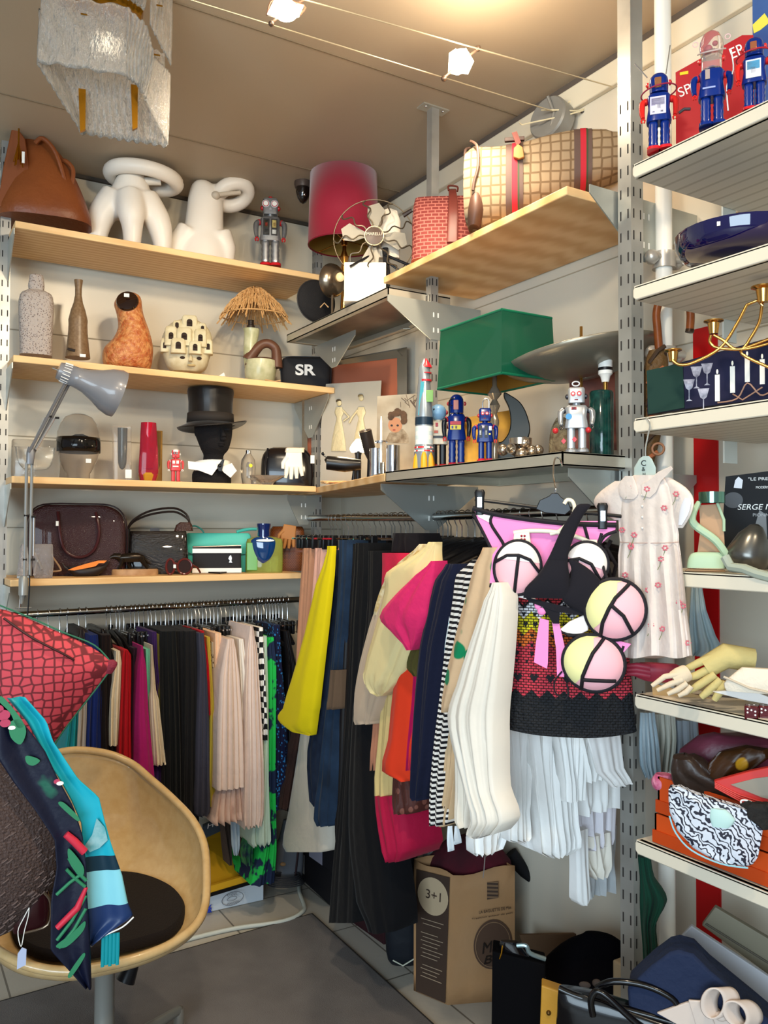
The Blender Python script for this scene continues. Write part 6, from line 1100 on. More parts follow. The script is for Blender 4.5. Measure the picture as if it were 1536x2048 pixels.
k.part('hook', k.mb().line([(1291, 914, 0), (1291, 896, 0), (1296, 870, 0), (1300, 850, -6), (1296, 838, 4), (1288, 836, 24)], 1.6, 8), M('d8dcd8', r=.25, m=.8))
# ------------------------------------------------------------ white shelves: objects
def tone(c, **q): return plast(c, **q)
k = K('toy_robot', 'blue space robot with wire antennae red claw and lilac chest dial on the white shelf', 'toy robot', 1316, py=308, Z=1.987)
robot(k, 1286, 1350, 146, 306, BL, head=BL, face=M('8a5a3a', r=.2, m=.3), eye=None, arms=plast('c0201c'), ear=plast('c0201c'), seam=1, kind='dome', panel=[(-.52, .34, .42, .56, 'b9b8d0'), (-.44, .36, .34, .45, '7a68b0'), (-.2, .44, .1, .49, 'e4e2ea'), (-.4, .52, -.25, .54, '302a50'), (.1, .52, .25, .54, '302a50')])
for pts in ([(1296, 150, 0), (1272, 118, 0)], [(1332, 148, 0), (1340, 92, 0)]): k.part('antenna', k.mb().line(pts, 1.2, 6), WIRE)
k.part('neck_ring', k.mb().tube([(1318+34*cos(a), 24*sin(a), 184+4*sin(a)-5*cos(a)) for a in [2*pi*i/28 for i in range(28)]], 1.5, 6, closed=True), plast('8a1a3a'))
k = K('toy_robot', 'big blue robot with clear dome head between its two smaller blue neighbours', 'toy robot', 1424, py=262, Z=1.987)
robot(k, 1390, 1458, 98, 258, BL, head=M('e8ddd8', r=.05, tr=.85, ior=1.2), eye=None, seam=1, kind='dome', arms=BL, ear=plast('c0201c'), legs=BL, feet=BL, panel=[(-.35, .3, -.1, .42, '9a8a84'), (-.5, .52, .2, .54, '8a98c8')])
k.part('dome_head', k.mb().vase(1424, [(20, 112), (23, 98), (22, 82), (16, 68), (8, 62), (1, 60)]), M('e8ddd8', r=.04, tr=.9, ior=1.15)); k.part('face_mechanism', k.mb().ball(1418, 98, 8, yo=-4).ball(1430, 90, 5, yo=-6), M('b8485a', r=.4)); k.part('dome_ring', k.mb().line([(1398, 105, -4), (1410, 112, -22), (1438, 110, -20), (1450, 100, 0)], 1.6, 6), M('d8c8c4', r=.2, tr=.4)); k.part('white_trim', k.mb().line([(1460, 110, -8), (1464, 150, -8), (1452, 180, -8), (1454, 230, -8)], 1.4, 6), WHITE)
for s_ in (-1, 1): k.part('ear_ring', k.mb().tube([(1424+s_*30+5*cos(a), -6, 82+s_*-2+5*sin(a)) for a in [2*pi*i/16 for i in range(16)]], 1, 5, closed=True), M('d8b0b0', r=.3))
k = K('toy_robot', 'blue space robot with sky blue chest dial at the right edge of the photo', 'toy robot', 1508, py=228, Z=1.987)
robot(k, 1478, 1540, 75, 226, BL, face=M('9a5a3a', r=.2, m=.3), eye=None, seam=1, kind='dome', arms=plast('c0201c'), ear=plast('c0201c'), panel=[(-.5, .34, .4, .58, 'c4ccd4'), (-.42, .36, .32, .47, '4a90b8'), (-.2, .45, .1, .52, 'e4e2ea')]); k.part('neck_ring', k.mb().tube([(1508+32*cos(a), 24*sin(a), 112-3*cos(a)+3*sin(a)) for a in [2*pi*i/28 for i in range(28)]], 1.6, 6, closed=True), plast('a01a2a'))
k = K('toy_box', 'red cardboard toy box with white letters behind the blue robots', 'box', 1420, D=1.62, py=262)
k.part('carton', k.mb().poly([(1356, 138), (1480, 88), (1500, 92), (1500, 262), (1356, 285)], 14), M('a8141c', r=.45), smooth=False); k.text('SP', 1373, 178, 20, WHITE, yo=-15, tilt=.3, width=24); k.text('ER', 1471, 118, 22, WHITE, yo=-15, tilt=.3, width=26); k.part('yellow_print', k.mb().box(1364, 140, 1380, 146, .5, -14.6), M('e0c020')); k.part('printed_arm', k.mb().line([(1362, 222, -15), (1372, 216, -15), (1384, 218, -15)], 3, 8), M('3a3a44'))
k = K('poster', 'blue and yellow printed carton standing at the top right corner', 'box', 1525, D=1.60, py=212)
k.part('carton', k.mb().poly([(1508, -60), (1560, -70), (1560, 212), (1508, 212)], 8), M('27407a', r=.5, c2='3a5a90', sc=12), smooth=False); k.part('yellow_print', k.mb().poly([(1508, 48), (1530, 30), (1540, 50), (1522, 62), (1510, 66)], .5, -8.5), M('d8cc4a'))
k = K('glass_bowl', 'wide dark cobalt blue glass bowl on the white shelf', 'bowl', 1480, D=1.50, py=516)
k.part('bowl', k.mb().vase(1480, [(95, 516), (112, 508), (122, 490), (124, 468), (121, 468), (117, 488), (104, 502), (5, 506)]), M('0e0a3c', r=.06, coat=1)); k.part('price_sticker', k.mb().box(1440, 478, 1446, 486, .5, -119), PAPER)
k = K('plate', 'black disc edge resting above the blue bowl at the photo edge', 'plate', 1545, D=1.46, py=470)
k.part('disc', k.mb().lathe([(3, -3), (34, 0), (34, 3), (3, 3)], (1558, 0, 452), (.1, -1, .3), n=40), M('16131c', r=.15))
WD = M('8a4a20', r=.35, c2='6c3616', sc=25)
k = K('walking_stick', 'polished bent wood walking stick with a carved painted lower shaft', 'walking stick', 1318, X=1.465, py=830)
k.part('crook', k.mb().line([(1320, 720, 0), (1316, 660, 0), (1314, 625, 0), (1322, 600, 0), (1346, 586, 0), (1368, 598, 0), (1378, 625, 0), (1377, 662, 0)], 8, 14), WD); k.part('ferrule', k.mb().line([(1377, 662, 0), (1376, 668, 0)], 8.6, 14), M('3a2a20', r=.3, m=.5))
CV = M('5e4220', r=.6, pat=('vor', 45, .25, '251408'), bump=.8, bsc=60); 
cvb = k.mb(); rr = []
for i in range(30):
    v = i/29; y = 700+v*560; x = 1316-14*sin(v*3.2)-8*v; w_ = 17+7*sin(v*26)*.5+5*sin(v*11); rr.append((y, x-w_, x+w_, w_*.8, 0))
k.part('carved_shaft', cvb.rows(rr[::-1], sm=2), CV)
for i in range(6): y = 705+i*42; k.part('carved_fold', k.mb().line([(1300-i*4, y+22, -14), (1316-i*3, y, -18), (1330-i*3, y-10, -14)], 4.5, 8), M('a05a36' if i % 2 else '3a2614', r=.5))
for y in (900, 985): k.part('carved_eye', k.mb().tube([(1316+11*cos(a), -22, y+11*sin(a)) for a in [2*pi*i/20 for i in range(20)]], 2.6, 6, closed=True), M('9a6a4a', r=.5))
k = K('candelabra', 'curled brass candelabra with round cups reaching in from the right edge', 'candelabra', 1560, D=1.42, Z=1.513, py=None) if False else K('candelabra', 'curled brass candelabra with round cups reaching in from the right edge', 'candelabra', 1560, P=(1.32, .86, 0), Z=1.513)
for cx, cy, s_ in ((1357, 706, 1), (1437, 655, 1.1), (1531, 600, 1.3)):
    k.part('candle_cup', k.mb().vase(cx, [(8*s_, cy), (9*s_, cy-6*s_), (11*s_, cy-20*s_), (18*s_, cy-23*s_), (18*s_, cy-25*s_), (9*s_, cy-24*s_)]), BRASS)
for pts in ([(1357, 706), (1372, 716), (1400, 712), (1450, 685), (1480, 640), (1500, 600)], [(1432, 658), (1430, 672), (1445, 685), (1500, 690), (1560, 676)], [(1437, 658), (1455, 670), (1480, 690), (1520, 680), (1560, 665)], [(1528, 605), (1522, 640), (1500, 680), (1490, 700), (1540, 730), (1560, 740)], [(1500, 600), (1520, 592), (1530, 604)]): k.part('brass_arm', k.mb().line([(x, y, (x-1450)*.15) for x, y in pts], [3.2]*len(pts), 10), BRASS)
k.part('stem', k.mb().line([(1560, 665, 16), (1560, k.py, 16)], 5, 12), BRASS); k.part('foot', k.mb().vase(1560, [(26, k.py), (24, k.py-4), (6, k.py-8)], yo=16), BRASS)
k = K('photo_box', 'dark gift box with a green end and a printed photo of candles and glasses', 'box', 1420, P=(1.30, .98, -1.0), Z=1.512)
k.part('carton', k.mb().poly([(1300, 735), (1560, 676), (1560, 800), (1300, 823)], 10, 12), M('151522', r=.7, spec=.15), smooth=False); k.part('green_end', k.mb().poly([(1299, 733), (1369, 722), (1372, 813), (1302, 823)], 2, 1), M('16302a', r=.7, spec=.15), smooth=False, label='dark green end panel')
k.part('print', k.mb().poly([(1370, 722), (1560, 676), (1560, 800), (1373, 815)], .8, 1), M('14142a', r=.7, c2='22223e', sc=9, spec=.15), smooth=False)
for x, y0, y1 in ((1434, 750, 803), (1462, 735, 788), (1489, 718, 768), (1516, 725, 774)):
    k.part('printed_candle', k.mb().box(x-4.5, y0, x+4.5, y1, .5, -.4), M('e8e4da')); k.part('printed_flame', k.mb().disc(x, y0-6, 2, 5, .5, -.4, 10), M('f8f2e0'))
k.part('printed_holder', k.mb().line([(1434, 806, -1), (1470, 800, -1), (1489, 770, -1), (1512, 795, -1), (1530, 790, -1)], 1.6, 6).line([(1462, 790, -1), (1480, 803, -1), (1516, 780, -1)], 1.6, 6), M('a8806a'))
for x, y in ((1381, 770), (1408, 790), (1395, 745), (1415, 740)): k.part('printed_glass', k.mb().poly([(x-11, y-14), (x+11, y-14), (x+6, y+4), (x+1, y+8), (x+1, y+26), (x+6, y+30), (x-6, y+30), (x-1, y+26), (x-1, y+8), (x-6, y+4)], .5, -.5), M('a8a6b4', r=.2, c2='5a5868', sc=60))
k = K('sandal', 'mint green strappy sandal with a metallic ankle cuff', 'sandal', 1415, P=(1.27, .94, -.7), Z=1.234)
MT = M('a9c0a0', r=.5); k.part('sole', k.mb().poly([(1372, k.py), (1378, k.py-5), (1448, k.py-3), (1448, k.py)], 14), M('8a6a4a', r=.6), bev=1); k.part('toe_band', k.mb().rows([(1136, 1376, 1448, 16), (1120, 1378, 1448, 17), (1108, 1384, 1446, 15), (1104, 1396, 1440, 11)], p=4, sm=2), MT)
k.part('insole', k.mb().poly([(1396, 1108), (1402, 1060), (1400, 1010), (1436, 1008), (1446, 1060), (1448, 1110)], 3, 8), M('b08a68', r=.6)); k.part('ankle_cuff', k.mb().vase(1424, [(25, 1006), (25, 984), (23, 984), (23, 1006)]), M('6f9a88', r=.12, m=.9))
k.part('diagonal_strap', k.mb().line([(1400, 1004, -6), (1388, 1030, -14), (1392, 1050, -18), (1430, 1080, -18), (1452, 1112, -10)], [5, 7, 8, 8, 7], 8), MT); k.part('heel_strap', k.mb().line([(1434, 1006, -4), (1446, 1040, -4), (1446, 1062, 0)], 3, 8), MT)
tag(MB().tube([tuple(at(x, y, D=d)) for x, y, d in ((1450, 1114, 1.40), (1462, 1134, 1.39), (1490, 1138, 1.36), (1515, 1148, 1.34), (1545, 1156, 1.32))], .008, 8).done('strap', M('9aa294', r=.6), loc=at(1500, 1144, Z=1.235)), 'grey green loose strap lying on the shelf beside the sandal', 'strap')
k = K('book', 'black poster sized book with white letters behind the sandal', 'book', 1500, P=(1.44, .95, -.8), Z=1.234)
k.part('cover', k.mb().poly([(1456, 952), (1580, 938), (1580, k.py), (1444, k.py)], 4), M('1c1c1d', r=.6, c2='28282a', sc=5, spec=.15), smooth=False)
k.text('"LE PRE', 1516, 958, 6, WHITE, yo=-5, width=36); k.text('MODERN', 1524, 975, 5, WHITE, yo=-5, width=24); k.text('SERGE MOUILLE', 1537, 1014, 11, WHITE, yo=-5, width=118, shear=.2); k.text('PIONNIER', 1528, 1030, 6, M('aaaaaa'), yo=-5, width=44)
k.part('printed_shade', k.mb().poly([(1505, 1070), (1518, 1020), (1530, 1030), (1532, 1078)], .5, -4.6), M('7a7a7a')); k.part('price_tag', k.mb().poly([(1471, 975), (1474, 960), (1480, 953), (1488, 960), (1486, 977)], .8, -6), M('e8e8ec')); k.part('printed_cloud', k.mb().disc(1470, 1000, 18, 16, .4, -4.6), M('4a4a4c'))
k = K('lamp_shade', 'brushed grey metal lamp shade lying in front of the black book', 'lamp shade', 1490, P=(1.30, .90, -.7), Z=1.234)
k.part('shade', k.mb().lathe([(42, 14), (38, -10), (28, -40), (12, -62), (3, -66)], (1494, 0, 1112), (-.3, .1, 1), n=40, caps=False), M('75726c', r=.28, m=.8, c2='54524e', sc=8), solid=1.5)
# ---- gloves, box, dice on the shelf below
BE = M('cdbc84', r=.85, bump=.3)
k = K('cardboard_box', 'shallow tan cardboard tray under the gloves', 'box', 1400, P=(1.34, .92, -.95), Z=1.006)
k.part('tray', k.mb().poly([(1310, k.py-2+4), (1308, 1372), (1462, 1404), (1486, 1394), (1486, 1440), (1462, 1436)], 2), M('b08c5c', r=.8), smooth=False); k.part('inner_tray', k.mb().poly([(1330, 1350), (1500, 1370), (1486, 1396), (1320, 1374)], 12, 30), M('9a7a50', r=.8), smooth=False)
k = K('glove', 'raspberry red leather glove pile at the left end of the white shelf', 'glove', 1300, P=(1.30, 1.02, -.7), Z=1.04)
RG = M('8e2438', r=.5); k.part('palm', k.mb().rows([(1362, 1290, 1350, 8), (1350, 1262, 1372, 14), (1335, 1254, 1368, 16), (1326, 1280, 1350, 10)], sm=2), RG)
for y in (1330, 1338, 1346): k.part('finger', k.mb().line([(1300, y+4, -10), (1275, y, -14), (1256, y-2+4, -12)], [7, 6, 4], 10), RG)
def lglove(label, col, cx, cy, pts, w_, D=1.43, z=1.05, spots=False):
    k = K('glove', label, 'glove', cx, D=D, py=cy)
    m_ = M(col, r=.8, bump=.25, bsc=60)
    k.part('cuff', k.mb().line(pts[0], [w_*1.0, w_*1.05, w_*.9], 12), m_)
    for f in pts[1:]: k.part('finger', k.mb().line(f, [w_*.34, w_*.34, w_*.26], 10), m_)
lglove('pale gold long gloves draped over the tan tray', 'c2b074', 1420, 1380, [[(1500, 1318, 10), (1450, 1310, 0), (1412, 1335, -4)], [(1440, 1306, -10), (1400, 1325, -12), (1366, 1345, -10)], [(1420, 1335, -14), (1395, 1350, -16), (1368, 1360, -14)], [(1430, 1345, -18), (1400, 1368, -20), (1380, 1382, -18)], [(1440, 1355, -18), (1418, 1378, -20), (1404, 1392, -18)], [(1450, 1360, -18), (1436, 1382, -20), (1428, 1396, -18)]], 24)
lglove('cream gloves with punched dots left of the pale gold ones', 'd2bfa4', 1340, 1370, [[(1372, 1345, 8), (1358, 1352, 0), (1346, 1358, -2)], [(1360, 1345, -10), (1330, 1352, -12), (1306, 1372, -10)], [(1364, 1355, -12), (1340, 1366, -14), (1316, 1380, -12)], [(1372, 1362, -12), (1354, 1376, -14), (1336, 1386, -12)], [(1380, 1368, -12), (1370, 1380, -14), (1356, 1388, -12)]], 17)
k = K('purse', 'cream folded embroidered purse at the right edge beside the gold gloves', 'purse', 1510, D=1.36, py=1372)
k.part('body', k.mb().rows([(1385, 1456, 1560, 8), (1370, 1452, 1560, 12), (1350, 1470, 1560, 12), (1336, 1486, 1560, 7)], p=3, sm=2), M('ddd0bc', r=.7, bump=.4)); k.part('fold', k.mb().line([(1452, 1356, -10), (1500, 1375, -14), (1550, 1384, -12)], 2.5, 8), M('c0b09a'))
k = K('handkerchief', 'pale folded handkerchief under the cream purse', 'handkerchief', 1500, D=1.37, py=1400)
k.part('cloth', k.mb().poly([(1430, 1388), (1500, 1378), (1560, 1400), (1560, 1408), (1490, 1400)], 6), M('cfcac4', r=.9), bev=1)
for i, x in enumerate((1503, 1531)):
    k = K('dice', ('dark red die with white dots left of its twin', 'dark red die cut by the right edge of the photo')[i], 'dice', x, D=1.36, py=1438)
    k.part('cube', k.mb().box(x-13, 1410, x+13, 1438, 13), M('4e0a12', r=.15, coat=.5), bev=3)
    for dx, dy in ((-7, 5), (0, 7), (7, 9), (-7, 12), (7, 16)): k.part('dot', k.mb().disc(x+dx, 1411+dy, 1.8, 1.8, .4, -13.2, 10), WHITE)
    k.part('top_dot', k.mb().ball(x-4, 1409.5, 2, .6, 2, yo=-4).ball(x+5, 1409.5, 2, .6, 2, yo=3), WHITE)
# ---- orange boxes and scarves
ORG = M('c84a14', r=.5); z0 = .742
t = None
for i, (h0, h1, ex, lab) in enumerate(((0, .052, 0, 'bottom orange gift box of the stack on the white shelf'), (.054, .118, .004, 'upper open orange gift box full of scarves'))):
    t = wthing('gift_box', lab, 'box', (1.36, .78, z0+h0+.001), 'orange gift boxes')
    x0, x1, y0, y1 = 1.216+ex, 1.50, .42, 1.068-ex
    b = MB(); zz0, zz1 = z0+h0+.001, z0+h1
    for a, c in (((x0, y0), (x0+.004, y1)), ((x1-.004, y0), (x1, y1)), ((x0, y0), (x1, y0+.004)), ((x0, y1-.004), (x1, y1))): b.wbox((a[0], a[1], zz0), (c[0], c[1], zz1))
    b.wbox((x0, y0, zz0), (x1, y1, zz0+.004)); wpart(t, 'box_body', b, ORG, smooth=False)
    b = MB().wbox((x0-.003, y0, zz0), (x0, y1+.003, zz0+.022)).wbox((x0, y1, zz0), (x1, y1+.003, zz0+.022)); wpart(t, 'lower_lip', b, M('b8400f', r=.5), smooth=False)
def drape(name, label, cat, rows, mat, D, d=22, sm=3, p=2.4, seed=1, lump=4):
    k = K(name, label, cat, sum(r[1]+r[2] for r in rows)/2/len(rows), D=D, py=rows[0][0])
    b = k.mb(); out = []
    for i in range(len(rows)-1):
        for q_ in range(sm): u = q_/sm; out.append([a+(c-a)*u for a, c in zip(rows[i], rows[i+1])])
    out.append(list(rows[-1])); rs = []
    for i, r_ in enumerate(out):
        y, xl, xr_ = r_[:3]; v = i/(len(out)-1); dd = d*(.35+.65*sin(pi*min(1, max(0, v*.9+.05)))**.6); cx, hw = (xl+xr_)/2, (xr_-xl)/2
        rs.append([(cx+hw*cos(a), dd*sin(a)+lump*sin(a*5+seed+i*.35)*.6+lump*.4*sin(a*11+i*.7), y+lump*.4*sin(a*3+seed)) for a in [2*pi*j/40 for j in range(40)]])
    k.part('folded_cloth', b.rings(rs), mat); return k
drape('scarf', 'mauve silk scarf at the back of the orange boxes', 'scarf', [(1580, 1370, 1560), (1540, 1360, 1560), (1510, 1366, 1560), (1480, 1400, 1560), (1470, 1430, 1540)], M('6a3040', r=.4, bump=.4, bsc=20), 1.52, d=40)
drape('scarf', 'dark brown satin scarf folded at the front of the orange box', 'scarf', [(1625, 1390, 1530), (1600, 1360, 1545), (1570, 1348, 1530), (1545, 1345, 1440), (1520, 1350, 1410), (1514, 1370, 1395)], M('30241e', r=.35, bump=.3, bsc=20), 1.46, d=30, seed=3)
drape('scarf', 'scarf printed with gold chain links on dark brown', 'scarf', [(1580, 1410, 1450), (1555, 1412, 1470), (1530, 1420, 1510), (1505, 1440, 1540), (1492, 1480, 1530)], M('3a2008', r=.4, pat=('vor', 22, .28, 'b8861c')), 1.44, d=22, seed=5)
k = K('scarf', 'folded grey scarf with scarlet rolled borders', 'scarf', 1490, D=1.37, py=1605)
k.part('fold', k.mb().poly([(1432, 1568), (1500, 1540), (1560, 1520), (1560, 1600), (1520, 1604), (1450, 1578)], 8), M('c0302c', r=.5), bev=2); k.part('grey_centre', k.mb().poly([(1464, 1570), (1510, 1552), (1560, 1540), (1560, 1594), (1520, 1588)], 1, -9), M('8a8274', r=.6)); 
for i in range(4): k.part('border_edge', k.mb().line([(1434, 1570+i*3, -9), (1480, 1588+i*4, -10), (1560, 1606+i*4, -10)], 1.8, 6), M('c8382e', r=.5))
def hanging_print():
    k = drape('scarf', 'white and blue scarf printed with black dashes spilling over the orange boxes', 'scarf', [(1722, 1450, 1488), (1716, 1420, 1500), (1700, 1386, 1508), (1670, 1358, 1514), (1635, 1344, 1520), (1610, 1342, 1500), (1590, 1342, 1400), (1580, 1346, 1370)], M('c9cdd6', r=.6, pat=('stripe', 'DIAGONAL', 55, .66, '20202e', 16), bump=.3, bsc=20), 1.345, d=16, seed=2, lump=3); return k
k = hanging_print(); k.part('mint_fold', k.mb().rows([(1648, 1425, 1455, 4), (1630, 1420, 1468, 7), (1612, 1422, 1450, 5)], yo=-16, sm=2), M('b4d2cc', r=.6)); k.part('rolled_edge', k.mb().line([(1344, 1640, -8), (1356, 1672, -10), (1386, 1702, -12), (1440, 1720, -14), (1490, 1722, -12)], 1.8, 6), M('8ac0cc'))
k = K('hair_scrunchie', 'pink spotted fabric ball beside the brown scarf', 'scrunchie', 1326, D=1.54, py=1582)
k.part('puff', k.mb().rows([(1584, 1318, 1340, 10), (1575, 1306, 1346, 20), (1560, 1304, 1346, 22), (1548, 1312, 1342, 14)], sm=3), M('d88aa4', r=.8, c2='c04a74', sc=70, bump=.8, bsc=60))
k = K('cord_loop', 'white elastic loops lying on the brown scarf', 'cord', 1500, D=1.33, py=1615)
k.part('loop', k.mb().tube([(1500+17*cos(a), 0, 1611+8*sin(a)+5*cos(a)) for a in [2*pi*i/20 for i in range(20)]], 1.8, 6, closed=True), WHITE); k.part('loop', k.mb().line([(1516, 1616, 0), (1530, 1604, 0), (1548, 1606, 0)], 2.4, 8), WHITE)
drape('scarf', 'black lace bundle at the right edge in front of the printed scarf', 'scarf', [(1655, 1510, 1560), (1635, 1482, 1560), (1615, 1484, 1560), (1606, 1500, 1550)], M('191614', r=.8, bump=.6, bsc=60), 1.32, d=14)
# ---- cloth hanging behind the white shelves, items low on the right
GREY = cloth('9fb0b4', r=.7)
garment('blouse', 'pale blue grey cloth hanging behind the shelf under the sandal', 'blouse', [(1130, 1386, 1398), (1220, 1380, 1412), (1270, 1378, 1430), (1300, 1378, 1442), (1312, 1378, 1420)], GREY, P=(1.52, 1.05, -.8), d=.02, ndir=(.7, .7, 0), folds=2)
garment('blouse', 'translucent pale blue blouse hanging under the glove shelf', 'blouse', [(1425, 1280, 1310), (1480, 1278, 1318), (1530, 1280, 1322), (1556, 1290, 1322)], cloth('a8b6bc', r=.7), P=(1.42, 1.18, -.8), d=.02, ndir=(.7, .7, 0), folds=4)
garment('blouse', 'cream pale blouse behind the translucent blue one', 'blouse', [(1428, 1310, 1350), (1480, 1312, 1352), (1545, 1306, 1345)], cloth('b0b0a4'), P=(1.48, 1.18, -.8), d=.02, ndir=(.7, .7, 0), folds=3)
garment('blouse', 'grey blouse nearest the red stripe under the glove shelf', 'blouse', [(1440, 1345, 1396), (1500, 1346, 1398), (1530, 1348, 1392)], cloth('8a9298'), P=(1.50, 1.18, -.8), d=.02, ndir=(.7, .7, 0), folds=3)
garment('skirt', 'dark green cloth hanging low between the big post and the white pole', 'skirt', [(1715, 1276, 1302), (1760, 1280, 1310), (1790, 1280, 1330), (1808, 1280, 1334), (1850, 1282, 1314), (1900, 1286, 1316), (1960, 1288, 1312)], cloth('12382a'), P=(1.44, 1.17, -.8), d=.02, ndir=(.7, .7, 0), folds=2, bulge=.1)
k = K('storage_box', 'grey green lidded box low against the right wall', 'box', 1500, P=(1.50, .98, -.95), py=1960)
k.part('lid', k.mb().poly([(1436, 1828), (1560, 1885), (1560, 1960), (1410, 1870)], 8, 10), M('7a7462', r=.6), smooth=False, bev=2); k.part('lid_edge', k.mb().line([(1418, 1864, 0), (1560, 1932, 0)], 2.2, 8), M('524c40'))
k = K('storage_box', 'white plastic box lid lying behind the navy cushion', 'box', 1460, P=(1.40, .98, -.9), py=1990)
k.part('lid', k.mb().poly([(1388, 1866), (1560, 1955), (1560, 2060), (1350, 1925), (1358, 1905)], 6, 6), M('b4b6bc', r=.5), smooth=False, bev=2)
NV = M('17233f', r=.85, bump=.4, bsc=60)
k = K('gift_cushion', 'navy blue fabric box with a big cream satin bow at the bottom right', 'gift box', 1420, D=1.42, py=2048)
k.part('body', k.mb().poly([(1262, 2000), (1310, 1945), (1345, 1912), (1362, 1905), (1390, 1908), (1420, 1935), (1500, 1990), (1570, 2040), (1570, 2120), (1270, 2100)], 40, 20), NV, bev=6)
BW = M('cdbcb0', r=.35, bump=.2, bsc=15)
for cx_, cy_, rx_, ry_, tl_ in ((1424, 1978, 20, 30, .25), (1464, 1990, 20, 24, -.5)): k.part('bow_loop', k.mb().grid(lambda u, v: (cx_+(rx_*cos(2*pi*u)*cos(tl_)-ry_*sin(2*pi*u)*sin(tl_))+v*30, -56+v*24, cy_+rx_*cos(2*pi*u)*sin(tl_)+ry_*sin(2*pi*u)*cos(tl_)+v*4), 28, 4, cu=True), BW, solid=3)
k.part('bow_knot', k.mb().ball(1440, 2008, 12, 9, 9, yo=-40), BW)
k.part('ribbon_tail', k.mb().poly([(1320, 2032), (1376, 2000), (1420, 1986), (1446, 2010), (1490, 2060), (1420, 2070)], 4, -26), BW, bev=2); k.part('ribbon_tail', k.mb().poly([(1380, 1992), (1410, 1988), (1430, 2030), (1400, 2060)], 3, -31), BW, bev=2)
# ------------------------------------------------------------ things on the floor
def boxthing(name, label, cat, corners_px, z0, h, mat, X=None, depthv=None, lid=None, group=None):
    """box whose visible bottom edge runs between two pixel points on height z0; depthv = world vector to its back"""
    A, B = [at(*c, Z=z0) for c in corners_px]; dv = Vector(depthv); c = (A+B+dv)/2
    t = wthing(name, label, cat, (c.x, c.y, z0), group)
    p = [A, B, B+dv, A+dv]; wpart(t, 'carton', MB().hexa([q for q in p]+[q+Vector((0, 0, h)) for q in p]), mat, smooth=False, bev=.002)
    return t, A, B, dv
k = K('shoe_box', 'white shoe box with an oval printed mark on the tiles by the yellow box', 'box', 460, P=(1.08, 2.80, .02), py=1815)
WB = M('d4dbe2', r=.5)
t, A, B, dv = boxthing('shoe_box', 'x', 'box', ((340, 1842), (527, 1800)), .001, .083, WB, depthv=(.02, .2, 0))
for ch in list(t.children): ch.parent = k.root; ch.location = Vector(ch.location); 
me = k.root.children[0].data; M_ = k.root.matrix_basis.inverted()
for v in me.vertices: v.co = M_ @ (v.co+t.location)
bpy.data.objects.remove(t)
INK = M('6a6e78', r=.7)
k.part('printed_oval', k.mb().tube([(465+21*cos(a), -4, 1796-4*cos(a)+12.5*sin(a)) for a in [2*pi*i/32 for i in range(32)]], .6, 5, closed=True).tube([(464+9.5*cos(a), -4, 1796-2*cos(a)+4*sin(a)) for a in [2*pi*i/24 for i in range(24)]], .5, 5, closed=True), INK)
k.text('STEVE', 464, 1788, 4, INK, yo=-5, width=20, tilt=.2); k.text('MADDEN', 466, 1804, 4, INK, yo=-5, width=24, tilt=.2)
sb = k.mb(); rq = random.Random(2)
for i in range(9): x, y = 413+rq.uniform(-7, 7), 1805+rq.uniform(-7, 7); sb.line([(x-5, y-4, -14), (x+5, y+4, -14)], .9, 5).line([(x-3, y+5, -14), (x+4, y-5, -14)], .9, 5)
k.part('blue_scribble', sb, M('1838b8'))
YB = M('d09a18', r=.6); t = wthing('cardboard_box', 'open yellow cardboard box with its lid flap under the left rail', 'box', (1.06, 2.9, .09))
A, B, C_, D_ = at(395, 1793, Z=.09), at(512, 1758, Z=.09), at(505, 1745, Z=.12), at(395, 1780, Z=.12)
wpart(t, 'rim', MB().prism([A, B, B+Vector((0, 0, .022)), A+Vector((0, 0, .022))], (0, .012, 0)), M('e8b028', r=.5), smooth=False)
wpart(t, 'inside', MB().prism([A+Vector((0, .01, 0)), B+Vector((0, .01, 0)), B+Vector((0, .2, .12)), A+Vector((0, .2, .16))], (0, .004, -.004)), YB, smooth=False)
wpart(t, 'black_underside', MB().prism([A+Vector((0, -.004, -.012)), B+Vector((0, -.004, -.012)), B+Vector((0, -.004, 0)), A+Vector((0, -.004, 0))], (0, .2, 0)), BLACK, smooth=False)
k = K('shoe_box', 'slate grey shoe box marked with a white letter above the yellow box', 'box', 425, Y=2.84, py=1680)
k.part('carton', k.mb().poly([(405, 1655), (450, 1636), (450, 1662), (405, 1680)], 8, 14), M('2e3c48', r=.5), smooth=False); k.text('H', 421, 1652, 9, WHITE, yo=5, width=16, tilt=.3, shear=.3)
k = K('paper_stack', 'stack of grey wrapped boxes beside the yellow box behind the chair', 'box', 406, Y=2.92, py=1790)
k.part('pile', k.mb().box(396, 1690, 416, 1790, 14), M('4a5058', r=.6, pat=('stripe', 'Z', 14, .6, '8a8f98')))
k = K('pouch', 'grey drawstring shoe pouch with a dark stripe by the corner post', 'pouch', 578, Y=2.84, py=1755)
GP = M('5e6066', r=.8, bump=.4, bsc=20); k.part('body', k.mb().rows([(1756, 556, 604, 14), (1735, 552, 606, 18), (1700, 552, 606, 16), (1665, 560, 600, 12), (1640, 566, 592, 8)], sm=3), GP); k.part('dark_stripe', k.mb().line([(598, 1670, -16), (594, 1710, -19), (590, 1748, -18)], 2, 6), M('2a1418')); k.part('tan_patch', k.mb().ball(566, 1722, 6, 4, 3, yo=-16), M('a07a54'))
k = K('cable_coil', 'coil of dark grey cable on the tiles under the grey pouch', 'cable', 572, Y=2.80, py=1768)
b = k.mb()
for j in range(6): b.tube([(572+(36-j*2)*cos(a), (20-j)*sin(a), 1766-j*3.2) for a in [2*pi*i/30 for i in range(30)]], 1.5, 5, closed=True)
k.part('windings', b, M('2c2c30', r=.5))
